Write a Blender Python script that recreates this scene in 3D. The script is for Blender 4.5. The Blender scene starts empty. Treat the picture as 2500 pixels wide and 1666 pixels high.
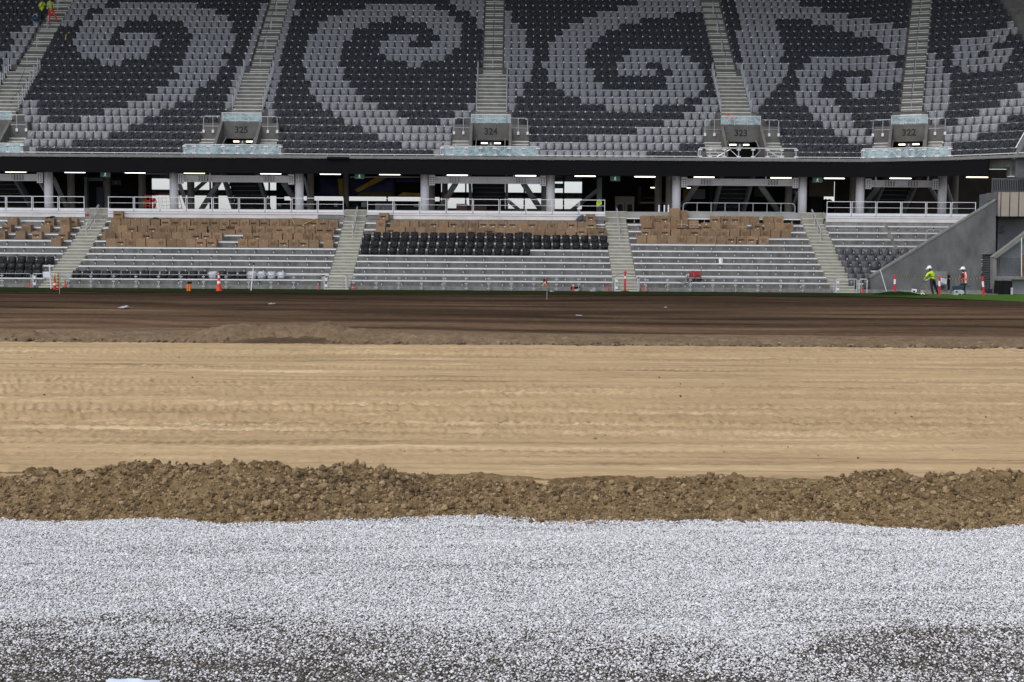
import bpy, bmesh, math, random
import numpy as np
from mathutils import Vector, Matrix
R = math.radians
sc = bpy.context.scene
COL = sc.collection
random.seed(7)
RNG = np.random.default_rng(11)

# ---------------------------------------------------------------- camera, sky, sun, exposure
F = 3083.0                      # focal length in pixels of a 2500 px wide frame
CAMZ = 2.0
PITCH, ROLL = R(3.75), 0.0066
cd = bpy.data.cameras.new('camera')
cam = bpy.data.objects.new('camera', cd)
COL.objects.link(cam)
cd.sensor_width = 36.0
cd.lens = F / 2500.0 * 36.0
cd.clip_start, cd.clip_end = 0.1, 3000.0
cam.matrix_world = Matrix.Translation((0, 0, CAMZ)) @ Matrix.Rotation(math.pi / 2 - PITCH, 4, 'X') @ Matrix.Rotation(ROLL, 4, 'Z')
sc.camera = cam
CM = cam.matrix_world.to_3x3()

SUN_EL, SUN_AZ = R(57), R(222)   # azimuth measured from +Y towards +X
world = bpy.data.worlds.new('World')
sc.world = world
world.use_nodes = True
wn = world.node_tree.nodes
bg = wn['Background']
sky = wn.new('ShaderNodeTexSky')
sky.sky_type = 'NISHITA'
sky.sun_disc = False
sky.sun_elevation = SUN_EL
sky.sun_rotation = SUN_AZ
sky.air_density = 1.0
sky.dust_density = 2.0
sky.ozone_density = 0.6
hs = wn.new('ShaderNodeHueSaturation')           # a bright overcast: the clear-sky blue is mostly greyed out
hs.inputs['Saturation'].default_value = 0.4
world.node_tree.links.new(sky.outputs[0], hs.inputs['Color'])
world.node_tree.links.new(hs.outputs[0], bg.inputs[0])
bg.inputs[1].default_value = 0.15
sd = bpy.data.lights.new('sun', 'SUN')
sd.energy = 0.85
sd.angle = R(18)
sd.color = (1.0, 0.96, 0.9)
sun = bpy.data.objects.new('sun', sd)
COL.objects.link(sun)
sdir = Vector((math.sin(SUN_AZ) * math.cos(SUN_EL), math.cos(SUN_AZ) * math.cos(SUN_EL), math.sin(SUN_EL)))
sun.rotation_euler = sdir.to_track_quat('Z', 'Y').to_euler()
sun.location = (0, 40, 60)
sc.view_settings.view_transform = 'Standard'
sc.view_settings.look = 'None'
sc.view_settings.gamma = 1.0
sc.view_settings.use_curve_mapping = False
sc.view_settings.exposure = 0.42
sc.render.engine = 'CYCLES'
sc.cycles.use_denoising = True
sc.cycles.max_bounces = 6
sc.cycles.diffuse_bounces = 3
sc.cycles.transparent_max_bounces = 12


def ray(px, py):
    return CM @ Vector(((px - 1250.0) / F, -(py - 833.0) / F, -1.0))


def at(px, py, Y):
    """World point seen at photo pixel (px, py) at depth Y."""
    v = ray(px, py)
    s = Y / v.y
    return Vector((v.x * s, Y, CAMZ + v.z * s))


def atz(px, py, z=0.0):
    v = ray(px, py)
    s = (z - CAMZ) / v.z
    return Vector((v.x * s, v.y * s, z))


CMI = CM.transposed()


def proj(p):
    v = CMI @ (Vector(p) - Vector((0, 0, CAMZ)))
    return 1250.0 + F * v.x / -v.z, 833.0 - F * v.y / -v.z


# ---------------------------------------------------------------- mesh helpers
class MB:
    def __init__(self):
        self.v, self.f, self.m = [], [], []

    def add(self, vs, fs, mi=0):
        o = len(self.v)
        self.v.extend([tuple(p) for p in vs])
        self.f.extend([tuple(i + o for i in f) for f in fs])
        self.m.extend([mi] * len(fs))
        return self

    def box(self, x0, x1, y0, y1, z0, z1, mi=0):
        vs = [(x0, y0, z0), (x1, y0, z0), (x1, y1, z0), (x0, y1, z0), (x0, y0, z1), (x1, y0, z1), (x1, y1, z1), (x0, y1, z1)]
        return self.add(vs, [(0, 3, 2, 1), (4, 5, 6, 7), (0, 1, 5, 4), (1, 2, 6, 5), (2, 3, 7, 6), (3, 0, 4, 7)], mi)

    def beam(self, p, q, w, h, mi=0, up=(0, 0, 1)):
        p, q, up = Vector(p), Vector(q), Vector(up)
        d = (q - p).normalized()
        s = d.cross(up)
        s = s.normalized() if s.length > 1e-6 else Vector((1, 0, 0))
        u = s.cross(d)
        s, u = s * w / 2, u * h / 2
        vs = [p - s - u, p + s - u, p + s + u, p - s + u, q - s - u, q + s - u, q + s + u, q - s + u]
        return self.add(vs, [(0, 3, 2, 1), (4, 5, 6, 7), (0, 1, 5, 4), (1, 2, 6, 5), (2, 3, 7, 6), (3, 0, 4, 7)], mi)

    def tube(self, p, q, r, n=8, r2=None, mi=0):
        return self.path([p, q], [r, r if r2 is None else r2], n, mi)

    def path(self, pts, r, n=6, mi=0):
        pts = [Vector(p) for p in pts]
        k = len(pts)
        rr = r if isinstance(r, (list, tuple)) else [r] * k
        rings, ref = [], None
        for i in range(k):
            d = (pts[min(i + 1, k - 1)] - pts[max(i - 1, 0)]).normalized()
            if ref is None:
                ref = Vector((0, 0, 1)) if abs(d.z) < 0.9 else Vector((0, 1, 0))
            s = d.cross(ref)
            if s.length < 1e-6:
                s = d.orthogonal()
            s.normalize()
            u = s.cross(d)
            ref = u
            rings.append([pts[i] + (s * math.cos(2 * math.pi * j / n) + u * math.sin(2 * math.pi * j / n)) * rr[i] for j in range(n)])
        vs = [p for ring in rings for p in ring]
        fs = []
        for i in range(k - 1):
            for j in range(n):
                a, b = i * n + j, i * n + (j + 1) % n
                fs.append((a, a + n, b + n, b))
        fs.append(tuple(range(n)))
        fs.append(tuple(range((k - 1) * n, k * n))[::-1])
        return self.add(vs, fs, mi)

    def prism(self, base, ext, mi=0):
        base, ext = [Vector(p) for p in base], Vector(ext)
        n = len(base)
        fs = [tuple(range(n))[::-1], tuple(range(n, 2 * n))]
        fs += [(i, (i + 1) % n, (i + 1) % n + n, i + n) for i in range(n)]
        return self.add(base + [p + ext for p in base], fs, mi)

    def ball(self, c, r, nu=10, nv=6, mi=0, zmin=-1.0):
        """Ellipsoid; zmin cuts the bottom off (a dome for zmin = 0)."""
        c = Vector(c)
        r = (r, r, r) if not isinstance(r, (tuple, list)) else r
        vs, fs = [], []
        lat0 = math.asin(max(-1.0, zmin))
        for i in range(nv + 1):
            la = lat0 + (math.pi / 2 - lat0) * i / nv
            for j in range(nu):
                lo = 2 * math.pi * j / nu
                vs.append((c.x + r[0] * math.cos(la) * math.cos(lo), c.y + r[1] * math.cos(la) * math.sin(lo), c.z + r[2] * math.sin(la)))
        for i in range(nv):
            for j in range(nu):
                a, b = i * nu + j, i * nu + (j + 1) % nu
                fs.append((a, b, b + nu, a + nu))
        fs.append(tuple(range(nu))[::-1])
        return self.add(vs, fs, mi)

    def lathe(self, c, prof, n=12, mi=0):
        """prof: [(radius, z)] round the vertical through c; mi may be a list, one per band."""
        c = Vector(c)
        vs = [(c.x + r * math.cos(2 * math.pi * j / n), c.y + r * math.sin(2 * math.pi * j / n), c.z + z) for r, z in prof for j in range(n)]
        for i in range(len(prof) - 1):
            pass
        o = len(self.v)
        self.v.extend(vs)
        for i in range(len(prof) - 1):
            for j in range(n):
                a, b = o + i * n + j, o + i * n + (j + 1) % n
                self.f.append((a, b, b + n, a + n))
                self.m.append(mi[i] if isinstance(mi, list) else mi)
        self.f.append(tuple(range(o, o + n))[::-1]); self.m.append(mi[0] if isinstance(mi, list) else mi)
        k = o + (len(prof) - 1) * n
        self.f.append(tuple(range(k, k + n))); self.m.append(mi[-1] if isinstance(mi, list) else mi)
        return self

    def mesh(self, name, mats, origin=(0, 0, 0), smooth=False):
        me = bpy.data.meshes.new(name)
        o = Vector(origin)
        me.from_pydata([(p[0] - o.x, p[1] - o.y, p[2] - o.z) for p in self.v], [], self.f)
        mats = mats if isinstance(mats, (list, tuple)) else [mats]
        for m in mats:
            me.materials.append(m)
        if len(mats) > 1:
            me.polygons.foreach_set('material_index', self.m)
        if smooth:
            me.polygons.foreach_set('use_smooth', [True] * len(self.f))
        me.update()
        return me

    def build(self, name, mats, parent=None, origin=None, smooth=False, bevel=0.0, **props):
        """One mesh object. Coordinates in MB are world ones, or local to the parent when the parent stands at the origin."""
        if origin is None:
            origin = root_loc(parent) if parent else (0, 0, 0)
        me = self.mesh(name, mats, origin, smooth)
        o = bpy.data.objects.new(name, me)
        COL.objects.link(o)
        if parent:
            o.parent = parent
        else:
            o.location = origin
        if bevel:
            b = o.modifiers.new('bevel', 'BEVEL'); b.width = bevel; b.segments = 2; b.limit_method = 'ANGLE'
        for k, val in props.items():
            o[k] = val
        return o


def root_loc(o):
    p = Vector((0, 0, 0))
    while o is not None:
        p += Vector(o.location)
        o = o.parent
    return p


def tag(o, label=None, category=None, group=None, kind=None):
    if label: o['label'] = label
    if category: o['category'] = category
    if group: o['group'] = group
    if kind: o['kind'] = kind
    return o


def thing(name, label, category, loc=(0, 0, 0), group=None, rz=0.0):
    o = bpy.data.objects.new(name, None)
    COL.objects.link(o)
    o.location = loc
    o.rotation_euler = (0, 0, rz)
    return tag(o, label, category, group)


def inst(name, me, parent=None, loc=(0, 0, 0), rz=0.0, scale=None):
    o = bpy.data.objects.new(name, me)
    COL.objects.link(o)
    o.parent = parent
    o.location = loc
    o.rotation_euler = (0, 0, rz)
    if scale: o.scale = scale
    return o


def copy_tree(o, parent=None):
    c = o.copy()
    COL.objects.link(c)
    c.parent = parent
    for ch in list(o.children):
        copy_tree(ch, c)
    return c


ORD = ['first', 'second', 'third', 'fourth', 'fifth', 'sixth', 'seventh', 'eighth', 'ninth', 'tenth', 'eleventh', 'twelfth', 'thirteenth',
       'fourteenth', 'fifteenth', 'sixteenth', 'seventeenth', 'eighteenth', 'nineteenth', 'twentieth', 'twenty-first', 'twenty-second',
       'twenty-third', 'twenty-fourth', 'twenty-fifth', 'twenty-sixth', 'twenty-seventh', 'twenty-eighth', 'twenty-ninth', 'thirtieth']


# ---------------------------------------------------------------- materials
def mat(name, col, rough=0.8, metal=0.0, var=0.15, scale=3.0, stretch=(1, 1, 1), bump=0.0, bscale=None, bstretch=None, spec=None, col2=None, emit=0.0, detail=6.0):
    """Principled material with noise-driven colour variation (and bump) in world space."""
    m = bpy.data.materials.new(name)
    m.use_nodes = True
    nt = m.node_tree
    N, L = nt.nodes, nt.links
    b = N['Principled BSDF']
    b.inputs['Roughness'].default_value = rough
    b.inputs['Metallic'].default_value = metal
    if spec is not None:
        b.inputs['Specular IOR Level'].default_value = spec
    geo = N.new('ShaderNodeNewGeometry')
    mp = N.new('ShaderNodeMapping')
    mp.inputs['Scale'].default_value = stretch
    L.new(geo.outputs['Position'], mp.inputs['Vector'])
    nz = N.new('ShaderNodeTexNoise')
    nz.inputs['Scale'].default_value = scale
    nz.inputs['Detail'].default_value = detail
    nz.inputs['Roughness'].default_value = 0.6
    L.new(mp.outputs[0], nz.inputs['Vector'])
    rp = N.new('ShaderNodeValToRGB')
    rp.color_ramp.elements[0].position = 0.3
    rp.color_ramp.elements[1].position = 0.7
    c2 = col2 if col2 is not None else tuple(min(1, c * (1 + var)) for c in col)
    c1 = col if col2 is not None else tuple(c * (1 - var) for c in col)
    rp.color_ramp.elements[0].color = (*c1, 1)
    rp.color_ramp.elements[1].color = (*c2, 1)
    L.new(nz.outputs['Fac'], rp.inputs['Fac'])
    L.new(rp.outputs[0], b.inputs['Base Color'])
    if bump:
        mp2 = N.new('ShaderNodeMapping')
        mp2.inputs['Scale'].default_value = bstretch or (1, 1, 1)
        L.new(geo.outputs['Position'], mp2.inputs['Vector'])
        n2 = N.new('ShaderNodeTexNoise')
        n2.inputs['Scale'].default_value = bscale or scale * 4
        n2.inputs['Detail'].default_value = 4
        L.new(mp2.outputs[0], n2.inputs['Vector'])
        bp = N.new('ShaderNodeBump')
        bp.inputs['Strength'].default_value = min(1.0, bump)
        bp.inputs['Distance'].default_value = 0.05 if bump <= 1 else 0.05 * bump
        L.new(n2.outputs['Fac'], bp.inputs['Height'])
        L.new(bp.outputs[0], b.inputs['Normal'])
    if emit:
        b.inputs['Emission Color'].default_value = (*col, 1)
        b.inputs['Emission Strength'].default_value = emit
    return m


M = {}
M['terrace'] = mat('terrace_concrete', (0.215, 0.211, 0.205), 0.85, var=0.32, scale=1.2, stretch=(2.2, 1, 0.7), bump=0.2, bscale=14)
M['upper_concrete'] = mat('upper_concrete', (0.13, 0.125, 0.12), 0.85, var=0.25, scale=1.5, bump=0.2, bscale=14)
M['end_wall'] = mat('end_wall_concrete', (0.125, 0.127, 0.132), 0.8, var=0.34, scale=0.9, stretch=(1.3, 1, 0.8), bump=0.15, bscale=12)
M['ledge'] = mat('ledge_concrete', (0.2, 0.195, 0.19), 0.85, var=0.2, scale=2)
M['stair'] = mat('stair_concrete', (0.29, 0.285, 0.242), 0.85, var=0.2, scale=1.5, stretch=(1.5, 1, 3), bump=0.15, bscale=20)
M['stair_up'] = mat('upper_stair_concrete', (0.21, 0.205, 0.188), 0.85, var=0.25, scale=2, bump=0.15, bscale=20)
M['nosing'] = mat('pale_nosing', (0.6, 0.595, 0.52), 0.5, var=0.15, scale=2)
M['nosing_up'] = mat('metal_nosing', (0.86, 0.85, 0.78), 0.4, 0.0, var=0.15, scale=2)
M['alu'] = mat('aluminium_rail', (0.86, 0.86, 0.88), 0.38, 0.35, var=0.06, scale=4)
M['galv'] = mat('galvanised_steel', (0.5, 0.52, 0.55), 0.45, 0.5, var=0.15, scale=8)
M['galv_dark'] = mat('dull_steel', (0.16, 0.16, 0.17), 0.5, 0.4, var=0.15, scale=8)
M['white_alu'] = mat('pale_aluminium', (0.76, 0.76, 0.81), 0.45, 0.0, var=0.08, scale=2)
M['platform_face'] = mat('platform_face', (0.66, 0.635, 0.62), 0.6, var=0.16, scale=0.9, stretch=(1, 1, 2))
M['column'] = mat('pale_grey_paint', (0.76, 0.76, 0.81), 0.5, var=0.06, scale=2)
M['back_column'] = mat('grey_brown_paint', (0.23, 0.215, 0.2), 0.7, var=0.1, scale=2)
M['brace'] = mat('dark_grey_paint', (0.3, 0.3, 0.305), 0.6, var=0.08, scale=2)
M['bolt'] = mat('dark_bolt', (0.02, 0.02, 0.02), 0.5, var=0.1)
M['fascia'] = mat('black_fascia', (0.0075, 0.0075, 0.009), 0.85, var=0.05, scale=0.5, spec=0.08)
M['black'] = mat('black_paint', (0.008, 0.008, 0.009), 0.7, var=0.2, scale=1, spec=0.2)
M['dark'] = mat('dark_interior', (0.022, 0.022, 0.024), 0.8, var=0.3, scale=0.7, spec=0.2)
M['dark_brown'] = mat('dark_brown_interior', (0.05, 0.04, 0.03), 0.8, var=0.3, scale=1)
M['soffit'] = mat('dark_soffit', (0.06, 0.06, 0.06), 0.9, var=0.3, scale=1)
M['floor'] = mat('concourse_floor', (0.3, 0.3, 0.29), 0.7, var=0.2, scale=1)
M['grey_steel'] = mat('stair_steel', (0.22, 0.225, 0.23), 0.55, 0.2, var=0.15, scale=3)
M['card'] = mat('cardboard', (0.25, 0.163, 0.094), 0.85, var=0.13, scale=3.5, bump=0.12, bscale=25)
for _n in (M['card'],):            # each carton its own shade of brown
    _N, _L = _n.node_tree.nodes, _n.node_tree.links
    _b = _N['Principled BSDF']; _src = _b.inputs['Base Color'].links[0].from_socket
    _oi = _N.new('ShaderNodeObjectInfo'); _mr = _N.new('ShaderNodeMapRange')
    _mr.inputs[3].default_value, _mr.inputs[4].default_value = 0.74, 1.16
    _L.new(_oi.outputs['Random'], _mr.inputs[0])
    _mx = _N.new('ShaderNodeMix'); _mx.data_type = 'RGBA'; _mx.blend_type = 'MULTIPLY'; _mx.inputs[0].default_value = 1.0
    _L.new(_src, _mx.inputs[6]); _L.new(_mr.outputs[0], _mx.inputs[7]); _L.new(_mx.outputs[2], _b.inputs['Base Color'])
M['card_dark'] = mat('cardboard_inside', (0.2, 0.1, 0.055), 0.85, var=0.15, scale=3)
M['tape'] = mat('packing_tape', (0.42, 0.3, 0.19), 0.4, var=0.1)
M['print'] = mat('black_print', (0.03, 0.02, 0.015), 0.8, var=0.1)
M['print_soft'] = mat('faint_print', (0.13, 0.08, 0.045), 0.8, var=0.1)
M['paper'] = mat('white_paper', (0.8, 0.8, 0.82), 0.7, var=0.05)
M['note'] = mat('note_paper', (0.7, 0.72, 0.82), 0.7, var=0.06, scale=20)
M['grey_bag'] = mat('grey_seat_in_clear_film', (0.165, 0.167, 0.19), 0.3, col2=(0.34, 0.342, 0.375), scale=6.0, stretch=(2.2, 2.2, 0.8), bump=1.6, bscale=7, bstretch=(2.2, 2.2, 0.9))  # paler streaks: film folds, with their highlights painted into the colour
M['black_bag'] = mat('black_seat_in_film', (0.004, 0.004, 0.0055), 0.22, col2=(0.075, 0.077, 0.093), spec=0.3, scale=6, stretch=(2.4, 2.4, 0.7), bump=3.0, bscale=6.5, bstretch=(2.0, 2.0, 0.8))  # second colour paints the glints on the film creases, plus whitish folds
M['black_bag_low'] = mat('black_polythene', (0.002, 0.002, 0.003), 0.14, spec=0.3, col2=(0.016, 0.016, 0.021), scale=6, stretch=(1.8, 1.8, 0.9), bump=3.0, bscale=8, bstretch=(1.6, 1.6, 0.8))  # faint grey streaks are painted glints of the crumpled film
M['black_seat'] = mat('black_seat_plastic', (0.004, 0.004, 0.005), 0.45, spec=0.25, var=0.3, scale=3)
M['clear_bag'] = mat('clear_film_over_seat', (0.36, 0.37, 0.42), 0.25, var=0.5, scale=5, bump=1.0, bscale=9)
M['slate_bag'] = mat('slate_seat_in_film', (0.03, 0.03, 0.036), 0.25, col2=(0.085, 0.085, 0.097), scale=5, stretch=(2.2, 2.2, 0.7), bump=1.1, bscale=7, bstretch=(2.0, 2.0, 0.7))
M['digit'] = mat('dark_numerals', (0.018, 0.018, 0.02), 0.7, var=0.1)
M['red'] = mat('red_plastic', (0.62, 0.015, 0.02), 0.5, var=0.12)
M['orange'] = mat('orange_plastic', (0.95, 0.16, 0.01), 0.5, var=0.1)
M['orange_red'] = mat('orange_red_plastic', (0.8, 0.05, 0.012), 0.5, var=0.1)
M['rust_red'] = mat('faded_red_machine', (0.3, 0.022, 0.02), 0.5, var=0.4, scale=6)
M['white'] = mat('white_plastic', (0.82, 0.82, 0.84), 0.45, var=0.05)
M['yellow'] = mat('yellow_plastic', (0.75, 0.52, 0.02), 0.5, var=0.1)
M['hivis'] = mat('hi_vis_yellow', (0.5, 0.72, 0.025), 0.75, var=0.14, scale=6)
M['hivis_pale'] = mat('pale_hi_vis', (0.42, 0.5, 0.14), 0.75, var=0.14, scale=6)
M['vest_orange'] = mat('hi_vis_orange', (0.9, 0.1, 0.015), 0.75, var=0.12, scale=6)
M['hi_red'] = mat('hi_vis_red', (0.85, 0.035, 0.012), 0.75, var=0.12, scale=6)
M['navy'] = mat('navy_cloth', (0.012, 0.014, 0.025), 0.85, var=0.3, scale=8)
M['blue'] = mat('blue_denim', (0.02, 0.06, 0.12), 0.85, var=0.25, scale=8)
M['blue_grey'] = mat('blue_grey_cloth', (0.035, 0.045, 0.065), 0.85, var=0.25, scale=8)
M['skin'] = mat('brown_skin', (0.14, 0.065, 0.04), 0.6, var=0.1, scale=9)
M['hair'] = mat('dark_hair', (0.01, 0.008, 0.006), 0.7, var=0.2)
M['glove'] = mat('pale_glove', (0.6, 0.6, 0.58), 0.8, var=0.1)
M['boot'] = mat('tan_boot', (0.16, 0.09, 0.05), 0.8, var=0.2)
M['teal'] = mat('teal_machine', (0.012, 0.05, 0.07), 0.5, var=0.2)
M['pale_machine'] = mat('pale_machine', (0.45, 0.46, 0.5), 0.5, var=0.15, scale=6)
M['rubber'] = mat('black_rubber', (0.008, 0.008, 0.008), 0.7, var=0.2)
M['beige'] = mat('beige_cladding', (0.36, 0.31, 0.265), 0.7, var=0.06, scale=2)
M['panel_grey'] = mat('grey_panel', (0.21, 0.215, 0.235), 0.65, var=0.08, scale=1.5)
M['slat'] = mat('grey_slat', (0.13, 0.14, 0.15), 0.6, 0.2, var=0.12, scale=3)
M['blue_tarp'] = mat('blue_tarp', (0.012, 0.02, 0.085), 0.55, var=0.35, scale=1.2, bump=0.5, bscale=3)
M['yellow_tarp'] = mat('yellow_tarp', (0.4, 0.27, 0.015), 0.5, var=0.4, scale=1.2, bump=0.5, bscale=3)
M['door'] = mat('pale_door', (0.2, 0.175, 0.15), 0.6, var=0.1, scale=2)
M['green_sign'] = mat('green_exit_sign', (0.05, 0.12, 0.09), 0.5, var=0.05, emit=0.12)
M['sign_white'] = mat('sign_white', (0.75, 0.9, 0.88), 0.5, var=0.02, emit=0.25)
M['sign_dark'] = mat('dark_exit_sign', (0.006, 0.035, 0.018), 0.5, var=0.05)
M['lamp'] = mat('lamp_tube', (1.0, 0.9, 0.68), 0.5, var=0.0, emit=2.2)
M['lamp_cool'] = mat('cool_lamp_tube', (1.0, 0.93, 0.9), 0.5, var=0.0, emit=2.2)
M['wood'] = mat('warm_wood', (0.12, 0.06, 0.03), 0.6, var=0.2, scale=3)
M['turf'] = mat('dark_turf', (0.01, 0.026, 0.004), 0.95, var=0.4, scale=4, bump=1.0, bscale=40, spec=0.05)
M['turf_bright'] = mat('green_turf', (0.05, 0.115, 0.022), 0.95, var=0.35, scale=3, bump=1.0, bscale=40)
M['film'] = mat('white_film', (0.42, 0.42, 0.45), 0.3, var=0.1, scale=9, bump=0.8, bscale=12)


def glass_mat(name, tint, mixv, noise=True):
    m = bpy.data.materials.new(name)
    m.use_nodes = True
    N, L = m.node_tree.nodes, m.node_tree.links
    for n in list(N):
        if n.type != 'OUTPUT_MATERIAL': N.remove(n)
    out = [n for n in N if n.type == 'OUTPUT_MATERIAL'][0]
    tr = N.new('ShaderNodeBsdfTransparent'); tr.inputs[0].default_value = (*tint, 1)
    df = N.new('ShaderNodeBsdfPrincipled')
    df.inputs['Base Color'].default_value = (0.62, 0.75, 0.79, 1) if noise else (0.8, 0.82, 0.86, 1)
    df.inputs['Roughness'].default_value = 0.12
    mx = N.new('ShaderNodeMixShader')
    mx.inputs[0].default_value = mixv
    if noise:   # dusty protective film left on the panes
        geo = N.new('ShaderNodeNewGeometry')
        nz = N.new('ShaderNodeTexNoise'); nz.inputs['Scale'].default_value = 0.9; nz.inputs['Detail'].default_value = 3; nz.inputs['Distortion'].default_value = 3.0
        L.new(geo.outputs['Position'], nz.inputs['Vector'])
        mr = N.new('ShaderNodeMapRange')
        mr.inputs[1].default_value, mr.inputs[2].default_value = 0.38, 0.66
        mr.inputs[3].default_value, mr.inputs[4].default_value = mixv * 0.6, min(1, mixv * 1.5)
        L.new(nz.outputs['Fac'], mr.inputs[0]); L.new(mr.outputs[0], mx.inputs[0])
    L.new(tr.outputs[0], mx.inputs[1]); L.new(df.outputs[0], mx.inputs[2]); L.new(mx.outputs[0], out.inputs[0])
    return m


M['glass'] = glass_mat('dusty_glass', (0.88, 0.96, 0.98), 0.36)
M['window_glass'] = glass_mat('window_glass', (0.98, 0.98, 1.0), 0.03, noise=False)


def stripe_mat(name, c1, c2, axis, width, rough=0.6):
    m = bpy.data.materials.new(name)
    m.use_nodes = True
    N, L = m.node_tree.nodes, m.node_tree.links
    b = N['Principled BSDF']; b.inputs['Roughness'].default_value = rough
    geo = N.new('ShaderNodeNewGeometry')
    dt = N.new('ShaderNodeVectorMath'); dt.operation = 'DOT_PRODUCT'; dt.inputs[1].default_value = axis
    L.new(geo.outputs['Position'], dt.inputs[0])
    a = N.new('ShaderNodeMath'); a.operation = 'DIVIDE'; a.inputs[1].default_value = width * 2
    L.new(dt.outputs['Value'], a.inputs[0])
    fr = N.new('ShaderNodeMath'); fr.operation = 'FRACT'; L.new(a.outputs[0], fr.inputs[0])
    gt = N.new('ShaderNodeMath'); gt.operation = 'GREATER_THAN'; gt.inputs[1].default_value = 0.5; L.new(fr.outputs[0], gt.inputs[0])
    mx = N.new('ShaderNodeMix'); mx.data_type = 'RGBA'
    mx.inputs[6].default_value = (*c1, 1); mx.inputs[7].default_value = (*c2, 1)
    L.new(gt.outputs[0], mx.inputs[0]); L.new(mx.outputs[2], b.inputs['Base Color'])
    return m


M['hazard'] = stripe_mat('hazard_stripes', (0.7, 0.55, 0.04), (0.012, 0.012, 0.012), (0.55, 0, 0.83), 0.075)
M['hazard_tape'] = stripe_mat('hazard_tape', (0.3, 0.24, 0.03), (0.01, 0.01, 0.01), (1, 0, 0), 0.07)
M['shutter'] = stripe_mat('shutter_grey', (0.05, 0.053, 0.06), (0.03, 0.031, 0.035), (0, 0, 1), 0.07)


def vnoise(x, y, seed=0):
    xi, yi = np.floor(x).astype(np.int64), np.floor(y).astype(np.int64)
    fx, fy = x - xi, y - yi
    fx, fy = fx * fx * (3 - 2 * fx), fy * fy * (3 - 2 * fy)

    def h(i, j):
        n = (i * 374761393 + j * 668265263 + seed * 1274126177) & 0x7fffffff
        n = ((n ^ (n >> 13)) * 1274126177) & 0x7fffffff
        n = n ^ (n >> 16)
        return (n & 0xffff) / 65535.0
    a, b, c, d = h(xi, yi), h(xi + 1, yi), h(xi, yi + 1), h(xi + 1, yi + 1)
    return (a * (1 - fx) + b * fx) * (1 - fy) + (c * (1 - fx) + d * fx) * fy - 0.5


def fbm(x, y, o=4, seed=0, g=0.5):
    s, a = 0.0, 1.0
    for k in range(o):
        s = s + a * vnoise(x * 2 ** k + 17.3 * k, y * 2 ** k + 9.1 * k, seed + k)
        a *= g
    return s


def grid_object(name, X, Y, Z, material, smooth=True, **props):
    """Height field from three 2-D arrays."""
    nr, nc = X.shape
    me = bpy.data.meshes.new(name)
    co = np.stack([X, Y, Z], -1).reshape(-1, 3).astype(np.float32)
    idx = np.arange(nr * nc).reshape(nr, nc)
    q = np.stack([idx[:-1, :-1], idx[:-1, 1:], idx[1:, 1:], idx[1:, :-1]], -1).reshape(-1, 4)
    me.vertices.add(len(co)); me.vertices.foreach_set('co', co.ravel())
    me.loops.add(q.size); me.loops.foreach_set('vertex_index', q.ravel().astype(np.int32))
    me.polygons.add(len(q))
    me.polygons.foreach_set('loop_start', np.arange(0, q.size, 4, dtype=np.int32))
    me.polygons.foreach_set('loop_total', np.full(len(q), 4, dtype=np.int32))
    me.update(calc_edges=True)
    me.validate()
    if smooth:
        me.polygons.foreach_set('use_smooth', [True] * len(q))
    me.materials.append(material)
    o = bpy.data.objects.new(name, me)
    COL.objects.link(o)
    for k, v in props.items():
        o[k] = v
    return o
# ================================================================ GROUND
def surf_mat(name, stops, scale, stretch, rough=0.95, bump=0.5, bscale=30, bstretch=(1, 1, 1), bdist=0.02, fine=None, mix=0.5):
    """Ground material: two noise layers through a colour ramp, plus fine grain bump."""
    m = bpy.data.materials.new(name); m.use_nodes = True
    N, L = m.node_tree.nodes, m.node_tree.links
    b = N['Principled BSDF']; b.inputs['Roughness'].default_value = rough; b.inputs['Specular IOR Level'].default_value = 0.04
    geo = N.new('ShaderNodeNewGeometry')

    def noise(sc_, st, det=6, ro=0.6, dist=0.0):
        mp = N.new('ShaderNodeMapping'); mp.inputs['Scale'].default_value = st
        L.new(geo.outputs['Position'], mp.inputs['Vector'])
        n = N.new('ShaderNodeTexNoise'); n.inputs['Scale'].default_value = sc_; n.inputs['Detail'].default_value = det
        n.inputs['Roughness'].default_value = ro; n.inputs['Distortion'].default_value = dist
        L.new(mp.outputs[0], n.inputs['Vector'])
        return n.outputs['Fac']
    a = noise(scale, stretch, 7, 0.62, 0.3)
    c = noise(*(fine or (bscale, (1, 1, 1))), 5, 0.7)
    mx = N.new('ShaderNodeMix'); mx.data_type = 'FLOAT'; mx.inputs[0].default_value = mix
    L.new(a, mx.inputs[2]); L.new(c, mx.inputs[3])
    rp = N.new('ShaderNodeValToRGB')
    while len(rp.color_ramp.elements) < len(stops):
        rp.color_ramp.elements.new(0.5)
    for e, (p, col) in zip(rp.color_ramp.elements, stops):
        e.position = p; e.color = (*col, 1)
    L.new(mx.outputs[0], rp.inputs['Fac']); L.new(rp.outputs[0], b.inputs['Base Color'])
    if bump:
        h = noise(bscale, bstretch, 5, 0.65)
        bp = N.new('ShaderNodeBump'); bp.inputs['Strength'].default_value = bump; bp.inputs['Distance'].default_value = bdist
        L.new(h, bp.inputs['Height']); L.new(bp.outputs[0], b.inputs['Normal'])
    return m, N, L, b, rp, geo


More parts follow.
